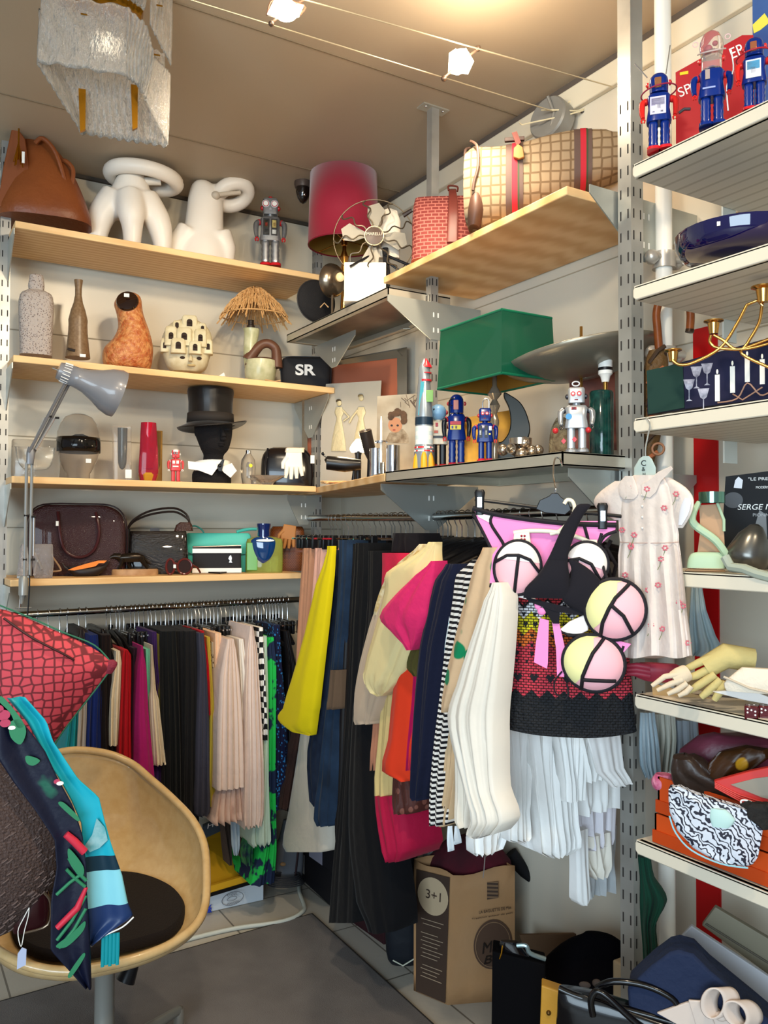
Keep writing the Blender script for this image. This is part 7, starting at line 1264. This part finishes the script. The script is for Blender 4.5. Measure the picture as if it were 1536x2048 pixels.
b = MB(); pts = [at(x, y, Z=.008) for x, y in ((604, 1745), (598, 1760), (598, 1785), (610, 1812), (608, 1822), (585, 1838), (540, 1848), (480, 1854), (400, 1872), (300, 1900), (240, 1922))]; pts = [at(606, 1740, Z=.03)]+pts
for _ in range(2):
    q2 = [pts[0]]
    for a_, b_ in zip(pts, pts[1:]): q2 += [a_*.75+b_*.25, a_*.25+b_*.75]
    pts = q2+[pts[-1]]
tag(b.tube(pts, .007, 10).done('power_cable', M('bfc2b8', r=.4), loc=pts[0]), 'pale grey power cable snaking across the tiles beside the mat', 'cable')
# row of shoe boxes at the right wall
BX = M('141318', r=.5)
for i, (c, z, h, mat, lab) in enumerate((
    (((602, 1758), (700, 1840)), 0, .125, BX, 'black shoe box with a grey end label nearest the corner'),
    (((606, 1700), (700, 1770)), .126, .10, BX, 'black shoe box lying on top of the one nearest the corner'),
    (((676, 1823), (767, 1887)), 0, .13, M('2a0c14', r=.5), 'black and dark red shoe box with a red line and grey label'))):
    A, B = at(*c[0], Z=0), at(*c[1], Z=0); A, B = Vector((A.x, A.y, z)), Vector((B.x, B.y, z)); 
    if i == 1: A, B = Vector((1.37, 2.80, z)), Vector((1.375, 2.52, z))
    if i == 0: B = Vector((1.377, 2.60, 0))
    if i == 2: A = Vector((1.378, 2.59, 0)); B = Vector((1.395, 2.31, 0))
    dv = Vector((.2, .0, 0)); t = wthing('shoe_box', lab, 'box', tuple((A+B+dv)/2)[:2]+(z,), 'dark shoe boxes by the right wall')
    wpart(t, 'carton', MB().hexa([A, B, B+dv, A+dv]+[q_+Vector((0, 0, h)) for q_ in (A, B, B+dv, A+dv)]), mat, smooth=False, bev=.002)
    u = (B-A).normalized(); L = lambda s_, zz: A+u*s_+Vector((-.0015, 0, zz))
    if i == 0: wpart(t, 'end_label', MB().prism([L(.0, .03), L(.035, .03), L(.035, .10), L(.0, .10)], (-.001, 0, 0)), M('a8a6a8'), smooth=False)
    if i == 1: wpart(t, 'end_label', MB().prism([L(.01, .0), L(.11, .0), L(.11, .07), L(.01, .07)], (-.001, 0, 0)), M('8a8898'), smooth=False)
    if i == 2:
        wpart(t, 'end_label', MB().prism([L(.0, .02), L(.06, .02), L(.06, .12), L(.0, .12)], (-.001, 0, 0)), M('8c8c8e'), smooth=False); wpart(t, 'red_line', MB().prism([L(.062, .085), L(.28, .085), L(.28, .097), L(.062, .097)], (-.001, 0, 0)), M('8e1426'), smooth=False)
k = K('shoe_box', 'blue grey angled box lid resting behind the long black trousers', 'box', 730, P=(1.40, 2.45, -1.2), py=1830)
k.part('lid', k.mb().poly([(697, 1779), (750, 1783), (756, 1821)], 3), M('5a6a74', r=.6), smooth=False)
k = K('garment_bag', 'tall dark blue black suit bag standing left of the paper bag', 'bag', 805, P=(1.36, 2.15, -.5), py=1920)
k.part('body', k.mb().rows([(1925, 782, 832, 14), (1900, 772, 842, 26), (1800, 770, 842, 30), (1740, 780, 838, 28), (1700, 790, 832, 18)], p=3, sm=3), M('14181f', r=.5, bump=.3, bsc=15)); k.part('white_cord', k.mb().line([(786, 1910, -22), (806, 1917, -28), (832, 1902, -26)], 1.4, 6), M('b8b8a4'))
# paper bag
k = K('paper_bag', 'kraft paper bakery bag with a brown printed side and round emblem', 'paper bag', 895, py=2010, Z=0)
KR = M('a07850', r=.85, bump=.5, bsc=12, c2='9c7854', sc=6); BRN = M('3a2a20', r=.8)
b = k.mb(); n_, F_ = 10, (0, -3); 
P0 = [(826, 48), (896, 0), (1030, 30), (985, 95)]; top = [(826, 40, 1738), (906, -2, 1752), (1030, 22, 1738), (985, 90, 1735)]
rs = []
for i in range(8):
    v = i/7; rr_ = []
    for s_ in range(4):
        (x0, d0), (x1, d1) = P0[s_], P0[(s_+1) % 4]; t0, t1 = top[s_], top[(s_+1) % 4]
        for j in range(6):
            u = j/6; wob = sin(v*9+s_*2+u*7)*3*(1 if 0 < i < 7 else .2)*(sin(pi*u)); y0 = 2010+(-8 if s_ == 0 else 0)*0
            x = (x0+(x1-x0)*u)*(1-v)+(t0[0]+(t1[0]-t0[0])*u)*v; d = (d0+(d1-d0)*u)*(1-v)+(t0[1]+(t1[1]-t0[1])*u)*v; yy = 2010*(1-v)+(t0[2]+(t1[2]-t0[2])*u)*v
            rr_.append((x, d-wob, yy+(4*sin(u*6.28) if i == 7 else 0)))
    rs.append(rr_)
b.rings(rs, caps=False); k.part('bag_body', b, KR, solid=1.2)
def side(u, y, e=-3): v = (2010-y)/265; xl, xr_, dl, dr = 826, 896*(1-v)+906*v, 48*(1-v)+40*v, -2*v; return (xl+(xr_-xl)*u, dl+(dr-dl)*u+e-2, y)
k.part('brown_print', k.mb().grid(lambda u, v: side(.06+.86*u, 2006-250*v, -3.5), 4, 8), BRN)
k.part('print_oval', k.mb().rings([[side(.5+.40*cos(a)*q_, 1802+38*sin(a)*q_, -4.5) for a in [2*pi*i/30 for i in range(30)]] for q_ in (1, .02)], caps=False), M('b09a7c', r=.8)); 
k.text('3+1', 866, 1799, 18, BRN, yo=11, width=34, tilt=-.05, spin=-.49)
tl = k.mb()
for i, y in enumerate(list(range(1852, 1870, 9))+list(range(1880, 1935, 8))+list(range(1945, 1975, 8))):
    tl.tube([side(.2+.05*(i % 2), y, -5), side(.8-.07*(i % 3), y, -5)], .7, 4)
k.part('printed_text_lines', tl, M('a8927a', r=.8))
fr_ = lambda u, y, e=-4: ((896+134*u)*((y-1740)/270)+(906+124*u)*(1-(y-1740)/270), (30*u)*((y-1740)/270)+(24*u-2)*(1-(y-1740)/270)+e, y)
k.part('emblem', k.mb().rings([[fr_(.66+.30*cos(a)*q_, 1893+50*sin(a)*q_) for a in [2*pi*i/36 for i in range(36)]] for q_ in (1, .02)], caps=False), M('4e382a', r=.85)); k.part('emblem_ring', k.mb().tube([fr_(.66+.27*cos(a), 1893+45*sin(a), -5) for a in [2*pi*i/36 for i in range(36)]], .8, 4, closed=True), M('8a6c50'))
k.text('Mat', 984, 1895, 22, M('1e140e'), yo=8, width=44, shear=.3, tilt=.15, spin=.2); k.text('Bla', 984, 1920, 16, M('1e140e'), yo=8, width=36, shear=.3, tilt=.1, spin=.2)
k.text('LA BAGUETTE DE Mat', 990, 1822, 6, BRN, yo=8, width=66, tilt=.1, spin=.2); k.text('Tradition autour du pain', 984, 1834, 4, BRN, yo=7, width=84, tilt=.1, spin=.2)
k.part('printed_stamp', k.mb().poly([(974, 1768), (996, 1765), (996, 1798), (974, 1802)], .5, 8), M('6e543c', r=.8, pat=('stripe', 'Z', 30, .5, '3a2a20')))
drape('blouse', 'dark crimson cloth bundle stuffed in the top of the paper bag', 'cloth', [(1765, 850, 1020), (1745, 846, 1026), (1715, 860, 1020), (1690, 885, 1000), (1678, 900, 970)], M('2e0610', r=.9, bump=.5, bsc=20, c2='52081a', sc=7), 2.42, d=44)
tag(MB().tube([at(x, y, D=2.28) for x, y in ((962, 1690), (970, 1712), (968, 1740), (966, 1756))], .0015, 6).done('cord', M('8a7f78')), 'thin pale cord hanging into the paper bag', 'cord')
k = K('umbrella', 'dark folded umbrella end behind the paper bag', 'umbrella', 1050, P=(1.55, 2.0, -.6), py=1800)
k.part('cloth', k.mb().line([(1020, 1710, 0), (1050, 1745, 0), (1072, 1768, 0)], [16, 12, 5], 14), M('0f0e12', r=.8))
# bottom right bags
k = K('tote_bag', 'matt black boxy tote with patent handle ends in front of the paper bag', 'bag', 1036, P=(1.20, 1.50, -.6), Z=0)
TB = M('09080a', r=.85, spec=.08); k.part('body', k.mb().poly([(986, 1898), (1090, 1916), (1086, k.py), (982, k.py)], 26), TB, bev=3, smooth=False); k.part('patent_strip', k.mb().rows([(1950, 1014, 1092, 8), (1900, 1000, 1050, 8), (1884, 1002, 1038, 6)], yo=-8, sm=2), M('0c0b0e', r=.1, coat=1)); k.part('silver_clasp', k.mb().line([(1034, 1886, -20), (1052, 1884, -22), (1060, 1898, -22), (1090, 1908, -20)], 4.5, 8), M('7f8e8e', r=.25, m=.5)); k.part('gold_ring', k.mb().line([(1006, 1886, -24), (1004, 1900, -26), (1000, 1912, -26)], 1.6, 6), GOLD)
k = K('velvet_bag', 'big soft black bag filling the floor against the right wall', 'bag', 1160, P=(1.44, 1.55, -.7), Z=0)
k.part('body', k.mb().rows([(k.py, 1060, 1290, 60), (2040, 1060, 1285, 66), (1960, 1070, 1275, 62), (1900, 1120, 1260, 46), (1875, 1160, 1235, 24), (1866, 1170, 1215, 10)], sm=3), M('0a090d', r=.95, spec=.06, bump=.5, bsc=14)); k.part('taupe_bow', k.mb().rows([(1985, 1160, 1240, 4), (1972, 1170, 1242, 8), (1958, 1166, 1220, 8), (1950, 1180, 1200, 5)], yo=-62, sm=2).ball(1170, 1942, 12, 7, 5, yo=-56).ball(1192, 1936, 9, 8, 5, yo=-56), M('5a4f4a', r=.7))
k = K('cardboard_box', 'brown cardboard box flap between the paper bag and the soft black bag', 'box', 1110, P=(1.60, 1.78, -.8), py=1925)
k.part('flap', k.mb().poly([(1040, 1876), (1160, 1862), (1170, 1900), (1120, 1920), (1050, 1905)], 3), M('5e4630', r=.8), smooth=False); k.part('cut_edge', k.mb().line([(1120, 1918, -3), (1150, 1905, -3), (1166, 1884, -3)], 1, 5), M('8a7458'))
k = K('handbag', 'mustard yellow leather bag behind the black patent handbag', 'bag', 1120, P=(1.14, 1.33, -.6), py=2100)
k.part('body', k.mb().poly([(1084, 1968), (1162, 1986), (1166, 2130), (1078, 2130)], 16), M('b8862c', r=.5, bump=.3, bsc=20), bev=3, smooth=False); k.part('stud', k.mb().ball(1098, 2020, 5, yo=-17), M('5a4018', r=.3, m=.6)); k.part('grey_corner', k.mb().poly([(1162, 1984), (1186, 1980), (1184, 2004), (1160, 2004)], 3, -16), M('7f8482'))
PT = M('060507', r=.22, spec=.3, coat=.25)
k = K('handbag', 'black patent leather handbag with looping handle at the bottom edge', 'bag', 1270, P=(1.05, 1.12, -.75), py=2140)
k.part('body', k.mb().rows([(2150, 1110, 1440, 30), (2060, 1116, 1440, 30), (2020, 1118, 1300, 26), (2000, 1120, 1190, 16)], p=4, sm=2), PT); k.part('body_top', k.mb().line([(1122, 1998, -8), (1170, 2008, -12), (1300, 2022, -12), (1440, 2046, -8)], 8, 10), PT)
for pts in ([(1190, 2030, -30), (1186, 2000, -32), (1196, 1980, -32), (1215, 1984, -34), (1250, 2010, -36), (1290, 2040, -36)], [(1196, 1984, -10), (1230, 1964, -14), (1290, 1962, -16), (1340, 1978, -18), (1352, 2000, -20), (1350, 2030, -22), (1320, 2042, -26), (1290, 2038, -30)]): k.part('handle', k.mb().line(pts, 6.5, 12), PT)
k.part('chrome_ring', k.mb().line([(1384, 2005, -26), (1392, 2030, -26), (1392, 2050, -26)], 4, 10), M('3a3634', r=.15, m=.6))
# ------------------------------------------------------------ shell armchair
t = wthing('armchair', 'cream fibreglass shell armchair with a black seat pad and pedestal base', 'chair', (.47, 2.02, 0))
SH = M('c4a676', r=.24, c2='bc9c6a', sc=40, coat=.5, bump=.06, bsc=90)
rim = [(150,1500,2.35),(215,1507,2.36),(265,1528,2.36),(300,1557,2.33),(342,1594,2.28),(385,1640,2.2),(408,1690,2.12),(413,1750,2.03),(410,1810,1.95),(390,1852,1.88),(345,1887,1.82),(290,1911,1.77),(220,1930,1.73),(140,1943,1.70),(70,1935,1.70),(20,1915,1.71),(-15,1890,1.75),(-35,1850,1.83),(-30,1780,1.95),(-10,1700,2.1),(20,1620,2.2),(60,1555,2.28),(100,1512,2.33)]
W = [at(x, y, D=d) for x, y, d in rim]; NR = len(W)
def cr(u):
    u = (u % 1)*NR; i = int(u); q = u-i; a, b_, c, d = (W[(i+j) % NR] for j in (-1, 0, 1, 2)); return .5*(2*b_+(c-a)*q+(2*a-5*b_+4*c-d)*q*q+(3*b_-a-3*c+d)*q**3)
pc = Vector((.475, 2.03, .385)); 
def shell(u, v, e=0):
    r_ = cr(u); a = v*pi/2; base = pc+Vector(((r_.x-pc.x)*.12, (r_.y-pc.y)*.12, 0)); h = r_.z-pc.z
    k1 = cos(a)**.75 if v < 1 else 0; k2 = (1-sin(a))**(1.15); return Vector((base.x+(r_.x-base.x)*k1, base.y+(r_.y-base.y)*k1, pc.z+h*k2-.012*sin(pi*v)+e))
wpart(t, 'shell', MB().grid(lambda u, v: shell(u, v), 92, 26, cu=True), SH, solid=.007); wpart(t, 'rolled_rim', MB().tube([cr(i/92) for i in range(92)], .010, 10, closed=True), SH)
b = MB(); pd = [(250,1748,2.2),(300,1757,2.19),(345,1778,2.14),(368,1806,2.06),(366,1838,1.97),(340,1865,1.9),(300,1880,1.86),(240,1896,1.83),(170,1908,1.80),(110,1912,1.79),(60,1900,1.80),(30,1875,1.84),(24,1840,1.9),(50,1800,2.02),(110,1770,2.12),(180,1752,2.18)]
PW = [at(x, y, Z=.402) for x, y, d in pd]; q0 = PW; PW = []
for i in range(len(q0)):
    a_, b_, c_, d_ = (q0[(i+j) % len(q0)] for j in (-1, 0, 1, 2))
    for k_ in range(4): t_ = k_/4; PW.append(.5*(2*b_+(c_-a_)*t_+(2*a_-5*b_+4*c_-d_)*t_*t_+(3*b_-a_-3*c_+d_)*t_**3))
cc = sum(PW, Vector())/len(PW); wpart(t, 'seat_pad', b.rings([[cc+(p-cc)*q_+Vector((0, 0, dz)) for p in PW] for q_, dz in ((1.0, -.012), (1.0, .002), (.97, .010), (.5, .012), (.02, .012))]), M('140d0b', r=.95, bump=.3, bsc=300), label='black seat pad')
MTL = M('8a8a84', r=.35, m=.4); hub = Vector((.47, 2.02, 0))
wpart(t, 'pedestal_column', MB().lathe([(.03, .375), (.028, .30), (.022, .29), (.022, .12), (.035, .10), (.035, .07)], tuple(hub)), MTL); wpart(t, 'seat_mount', MB().lathe([(.10, .372), (.05, .345)], tuple(hub)), BLACK)
gl = at(357, 2040, Z=.03)
for i in range(4):
    a = atan2(gl.y-hub.y, gl.x-hub.x)+i*pi/2; L = (gl-hub).length; e = hub+Vector((cos(a)*L, sin(a)*L, 0))
    wpart(t, 'leg', MB().tube([hub+Vector((0, 0, .095)), e+Vector((0, 0, .055))], .02, 12, r1=.011), MTL); wpart(t, 'glide', MB().lathe([(.014, 0), (.014, .05), (.012, .06)], tuple(e)), M('aaa69c', r=.3, m=.7))
wpart(t, 'height_lever', MB().tube([at(272, 1916, D=2.05), at(262, 1935, D=2.04), at(250, 1962, D=2.03)], .012, 12, r1=.024), BLACK)
# woven hat, purse, cushion, scarves
HB = M('4a3a36', r=.75, pat=('brick', 55, '564540', '443430', .5, .3, .05), bump=.8, bsc=160, c2='33241f')
k = K('woven_hat', 'large brown woven straw hat resting on the left arm of the cream chair', 'hat', -50, D=1.66, py=1880)
b = k.mb(); rs = []
for i in range(25):
    y = 1880-390*i/24; q_ = (y-1690)/195; hw = 183*sqrt(max(.01, 1-q_*q_)); rs.append([(-55+hw*cos(a), .62*hw*sin(a), y) for a in [2*pi*j/56 for j in range(56)]])
k.part('woven_crown', b.rings(rs), HB)
wb = k.mb()
for i in range(190):
    y = 1505+R.random()*350; q_ = (y-1690)/195; hw = 184*sqrt(max(.01, 1-q_*q_)); a = -R.uniform(.05, 1.5); x = -55+hw*cos(a); d = .62*hw*sin(a)
    if x < 0: continue
    wb.tube([(x, d-1, y), (x-6, d-2.5, y+4), (x-11, d-1, y+7)], 1.6, 5)
o = k.part('straw_ends', wb, M('5e4c46', r=.7)); o['kind'] = 'stuff'
k = K('purse', 'small burgundy frame purse with a swing tag under the woven hat', 'purse', 60, D=1.66, py=1862)
k.part('body', k.mb().rows([(1862, 30, 88, 8), (1840, 26, 96, 14), (1800, 40, 96, 14), (1780, 60, 90, 8)], sm=2), M('2a0d10', r=.25)); k.part('metal_frame', k.mb().line([(84, 1785, -10), (97, 1806, -14), (93, 1850, -12), (50, 1858, -14)], 2.6, 8), M('6a5a4a', r=.25, m=.7))
k.part('tag_string', k.mb().line([(58, 1808, -18), (48, 1826, -20), (38, 1850, -20), (44, 1880, -22), (50, 1850, -20), (56, 1826, -20), (58, 1808, -18)], .9, 5), WHITE); k.part('price_tag', k.mb().poly([(38, 1892), (46, 1881), (54, 1886), (53, 1916), (37, 1922)], .8, -24), M('aab4d0', r=.7))
NET = M('c04050', r=.8, pat=('vor', 62, .17, '3a2420', 'DISTANCE_TO_EDGE', .25), st=(1, 0, 1)) ; NET = M('c2444f', r=.7, pat=('vor', 46, .10, '6a2028', 'DISTANCE_TO_EDGE', .35), st=(1, .4, 1.15))
k = K('cushion', 'coral red cushion wrapped in green mesh net behind the woven hat', 'cushion', 70, D=1.95, py=1505)
b = k.mb(); out = [(1212, -60, 4), (1240, -70, 60), (1270, -80, 118), (1300, -80, 180), (1330, -80, 214), (1342, -80, 218), (1370, -80, 196), (1400, -80, 172), (1440, -80, 142), (1480, -80, 112), (1505, -70, 98)]
rs = []
for i, (y, xl, xr_) in enumerate(out[::-1]):
    v = i/(len(out)-1); d = 46*sin(pi*(.06+.88*v))**.6; ring = []
    for j in range(48):
        a = 2*pi*j/48; cx, hw = (xl+xr_)/2, (xr_-xl)/2; ring.append((cx+hw*cos(a), d*sin(a)*(1-.6*max(0, cos(a))**3), y+6*sin(a*2)*0))
    rs.append(ring)
k.part('stuffed_body', b.rings(rs), NET, sub=1)
GNt = M('2f6a50', r=.8); k.part('green_seam', k.mb().line([(0, 1208, -4), (60, 1236, -4), (118, 1266, -4), (180, 1296, -2), (214, 1334, 0)], 1.6, 6), GNt); k.part('green_seam', k.mb().line([(216, 1344, 0), (180, 1392, -2), (150, 1430, -2), (120, 1470, -2), (100, 1505, -2)], 1.6, 6), GNt)
k.part('knotted_corner', k.mb().rows([(1356, 200, 216, 5), (1344, 196, 224, 8), (1334, 200, 226, 7), (1328, 206, 218, 3)], sm=2), M('7a2434', r=.8, bump=.8)); k.part('dark_mesh_fold', k.mb().line([(10, 1232, -28), (60, 1270, -40), (120, 1306, -40), (140, 1320, -36)], 2.4, 6), M('3a1418'))
def ribbon(name, label, rows, mat, D, extra=None, th=4):
    k = K(name, label, 'scarf', sum(r[1]+r[2] for r in rows)/2/len(rows), D=D, py=rows[-1][0]); rr_ = rows; n_ = len(rr_)
    def f(u, v):
        q_ = v*(n_-1); i = min(int(q_), n_-2); t_ = q_-i; y, xl, xr_ = [a+(c-a)*(t_) for a, c in zip(rr_[i], rr_[i+1])]; x = xl+(xr_-xl)*u
        return (x, -5*sin(u*pi*2.2+v*3)-3*sin(u*9+v*7), y+(xr_-xl)*.0)
    k.part('cloth', k.mb().grid(f, 22, 48), mat, solid=2.5)
    return k
FLR = M('0a0f26', r=.45, c2='1d5a48', sc=9, thr=.62, bump=.1)
k = ribbon('scarf', 'navy silk scarf with green and red floral bands hanging over the chair', [(1385, -10, 0), (1440, -5, 42), (1500, -5, 84), (1560, 30, 110), (1620, 70, 140), (1680, 105, 158), (1740, 110, 166), (1800, 100, 168), (1860, 100, 172), (1900, 100, 175), (1940, 130, 176), (1990, 168, 178)], FLR, 1.60)
RD = M('c42a40', r=.5); k.part('red_band', k.mb().line([(126, 1672, -6), (142, 1688, -7), (162, 1712, -7)], [7, 8, 8], 10), RD); k.part('red_band', k.mb().line([(166, 1784, -7), (150, 1822, -7), (112, 1856, -7)], [4, 7, 6], 10), RD)
GNb = M('2c7a54', r=.6)
for pts in ([(0, 1396), (20, 1420), (34, 1450), (46, 1446), (30, 1418), (6, 1388)], [(20, 1440), (40, 1436), (50, 1460), (40, 1484), (22, 1468)], [(50, 1508), (66, 1512), (76, 1520), (64, 1528), (52, 1522)], [(112, 1610), (122, 1608), (150, 1640), (146, 1646)], [(132, 1700), (160, 1740), (156, 1760), (134, 1730)], [(110, 1890), (140, 1870), (164, 1850), (160, 1870), (130, 1895)], [(134, 1950), (160, 1915), (164, 1922), (140, 1956)]): k.part('green_leaf', k.mb().spoly(pts, .7, -9.5), GNb)
FL2 = M('b03a58', r=.6)
for pts in ([(132, 1720), (150, 1752), (166, 1770)], [(128, 1742), (146, 1764), (164, 1782)], [(166, 1800), (140, 1846), (112, 1880)], [(166, 1826), (144, 1864), (116, 1896)], [(110, 1790), (134, 1770), (156, 1756)]): k.part('green_stroke', k.mb().line([(x, y, -7) for x, y in pts], 3.4, 8), GNb)
for x, y, r_ in ((8, 1424, 13), (-2, 1412, 11), (12, 1440, 10), (108, 1564, 6)): k.part('pink_flower', k.mb().disc(x, y, r_, r_*.8, .6, -10, 14), FL2)
for x, y in ((24, 1450), (114, 1568)): k.part('white_petal', k.mb().disc(x, y, 7, 4, .6, -10.8, 12), WHITE)
k = ribbon('scarf', 'turquoise and pale blue banded silk scarf hanging over the seat', [(1390, 20, 52), (1440, 58, 92), (1480, 78, 104), (1520, 96, 128), (1560, 120, 152), (1600, 140, 192), (1650, 160, 204), (1700, 162, 218), (1760, 166, 238), (1820, 172, 250), (1850, 176, 262), (1894, 178, 182)], M('1aa0b8', r=.35, pat=('zramp', -.0, .44, [(0, '1e3460'), (.15, '1e3460'), (.18, '86ccd8'), (.34, '0c2c3c'), (.41, '1aa6ba')], (6, .02)), bump=.15, bsc=12), 1.64)
k.part('white_hem', k.mb().line([(262, 1850, -4), (240, 1866, -6), (205, 1878, -6), (180, 1896, -4)], 1.6, 6), WHITE); k.part('grey_flower', k.mb().poly([(188, 1640), (204, 1660), (210, 1686), (194, 1700), (176, 1706), (166, 1692), (180, 1672)], .8, -9), M('8fb8bc', r=.4, c2='5aa0a8', sc=60))
k = K('scarf', 'bright teal fringe hanging over the front lip of the chair', 'scarf', 218, D=1.66, py=1935)
for i in range(5): x = 206+i*7; k.part('fringe_strip', k.mb().rows([(1932-3*(i % 2), x-4, x+3, 2), (1900, x-3.5, x+4, 2), (1868, x-3, x+4, 2)], sm=2), M('088a94', r=.5))
# (end)
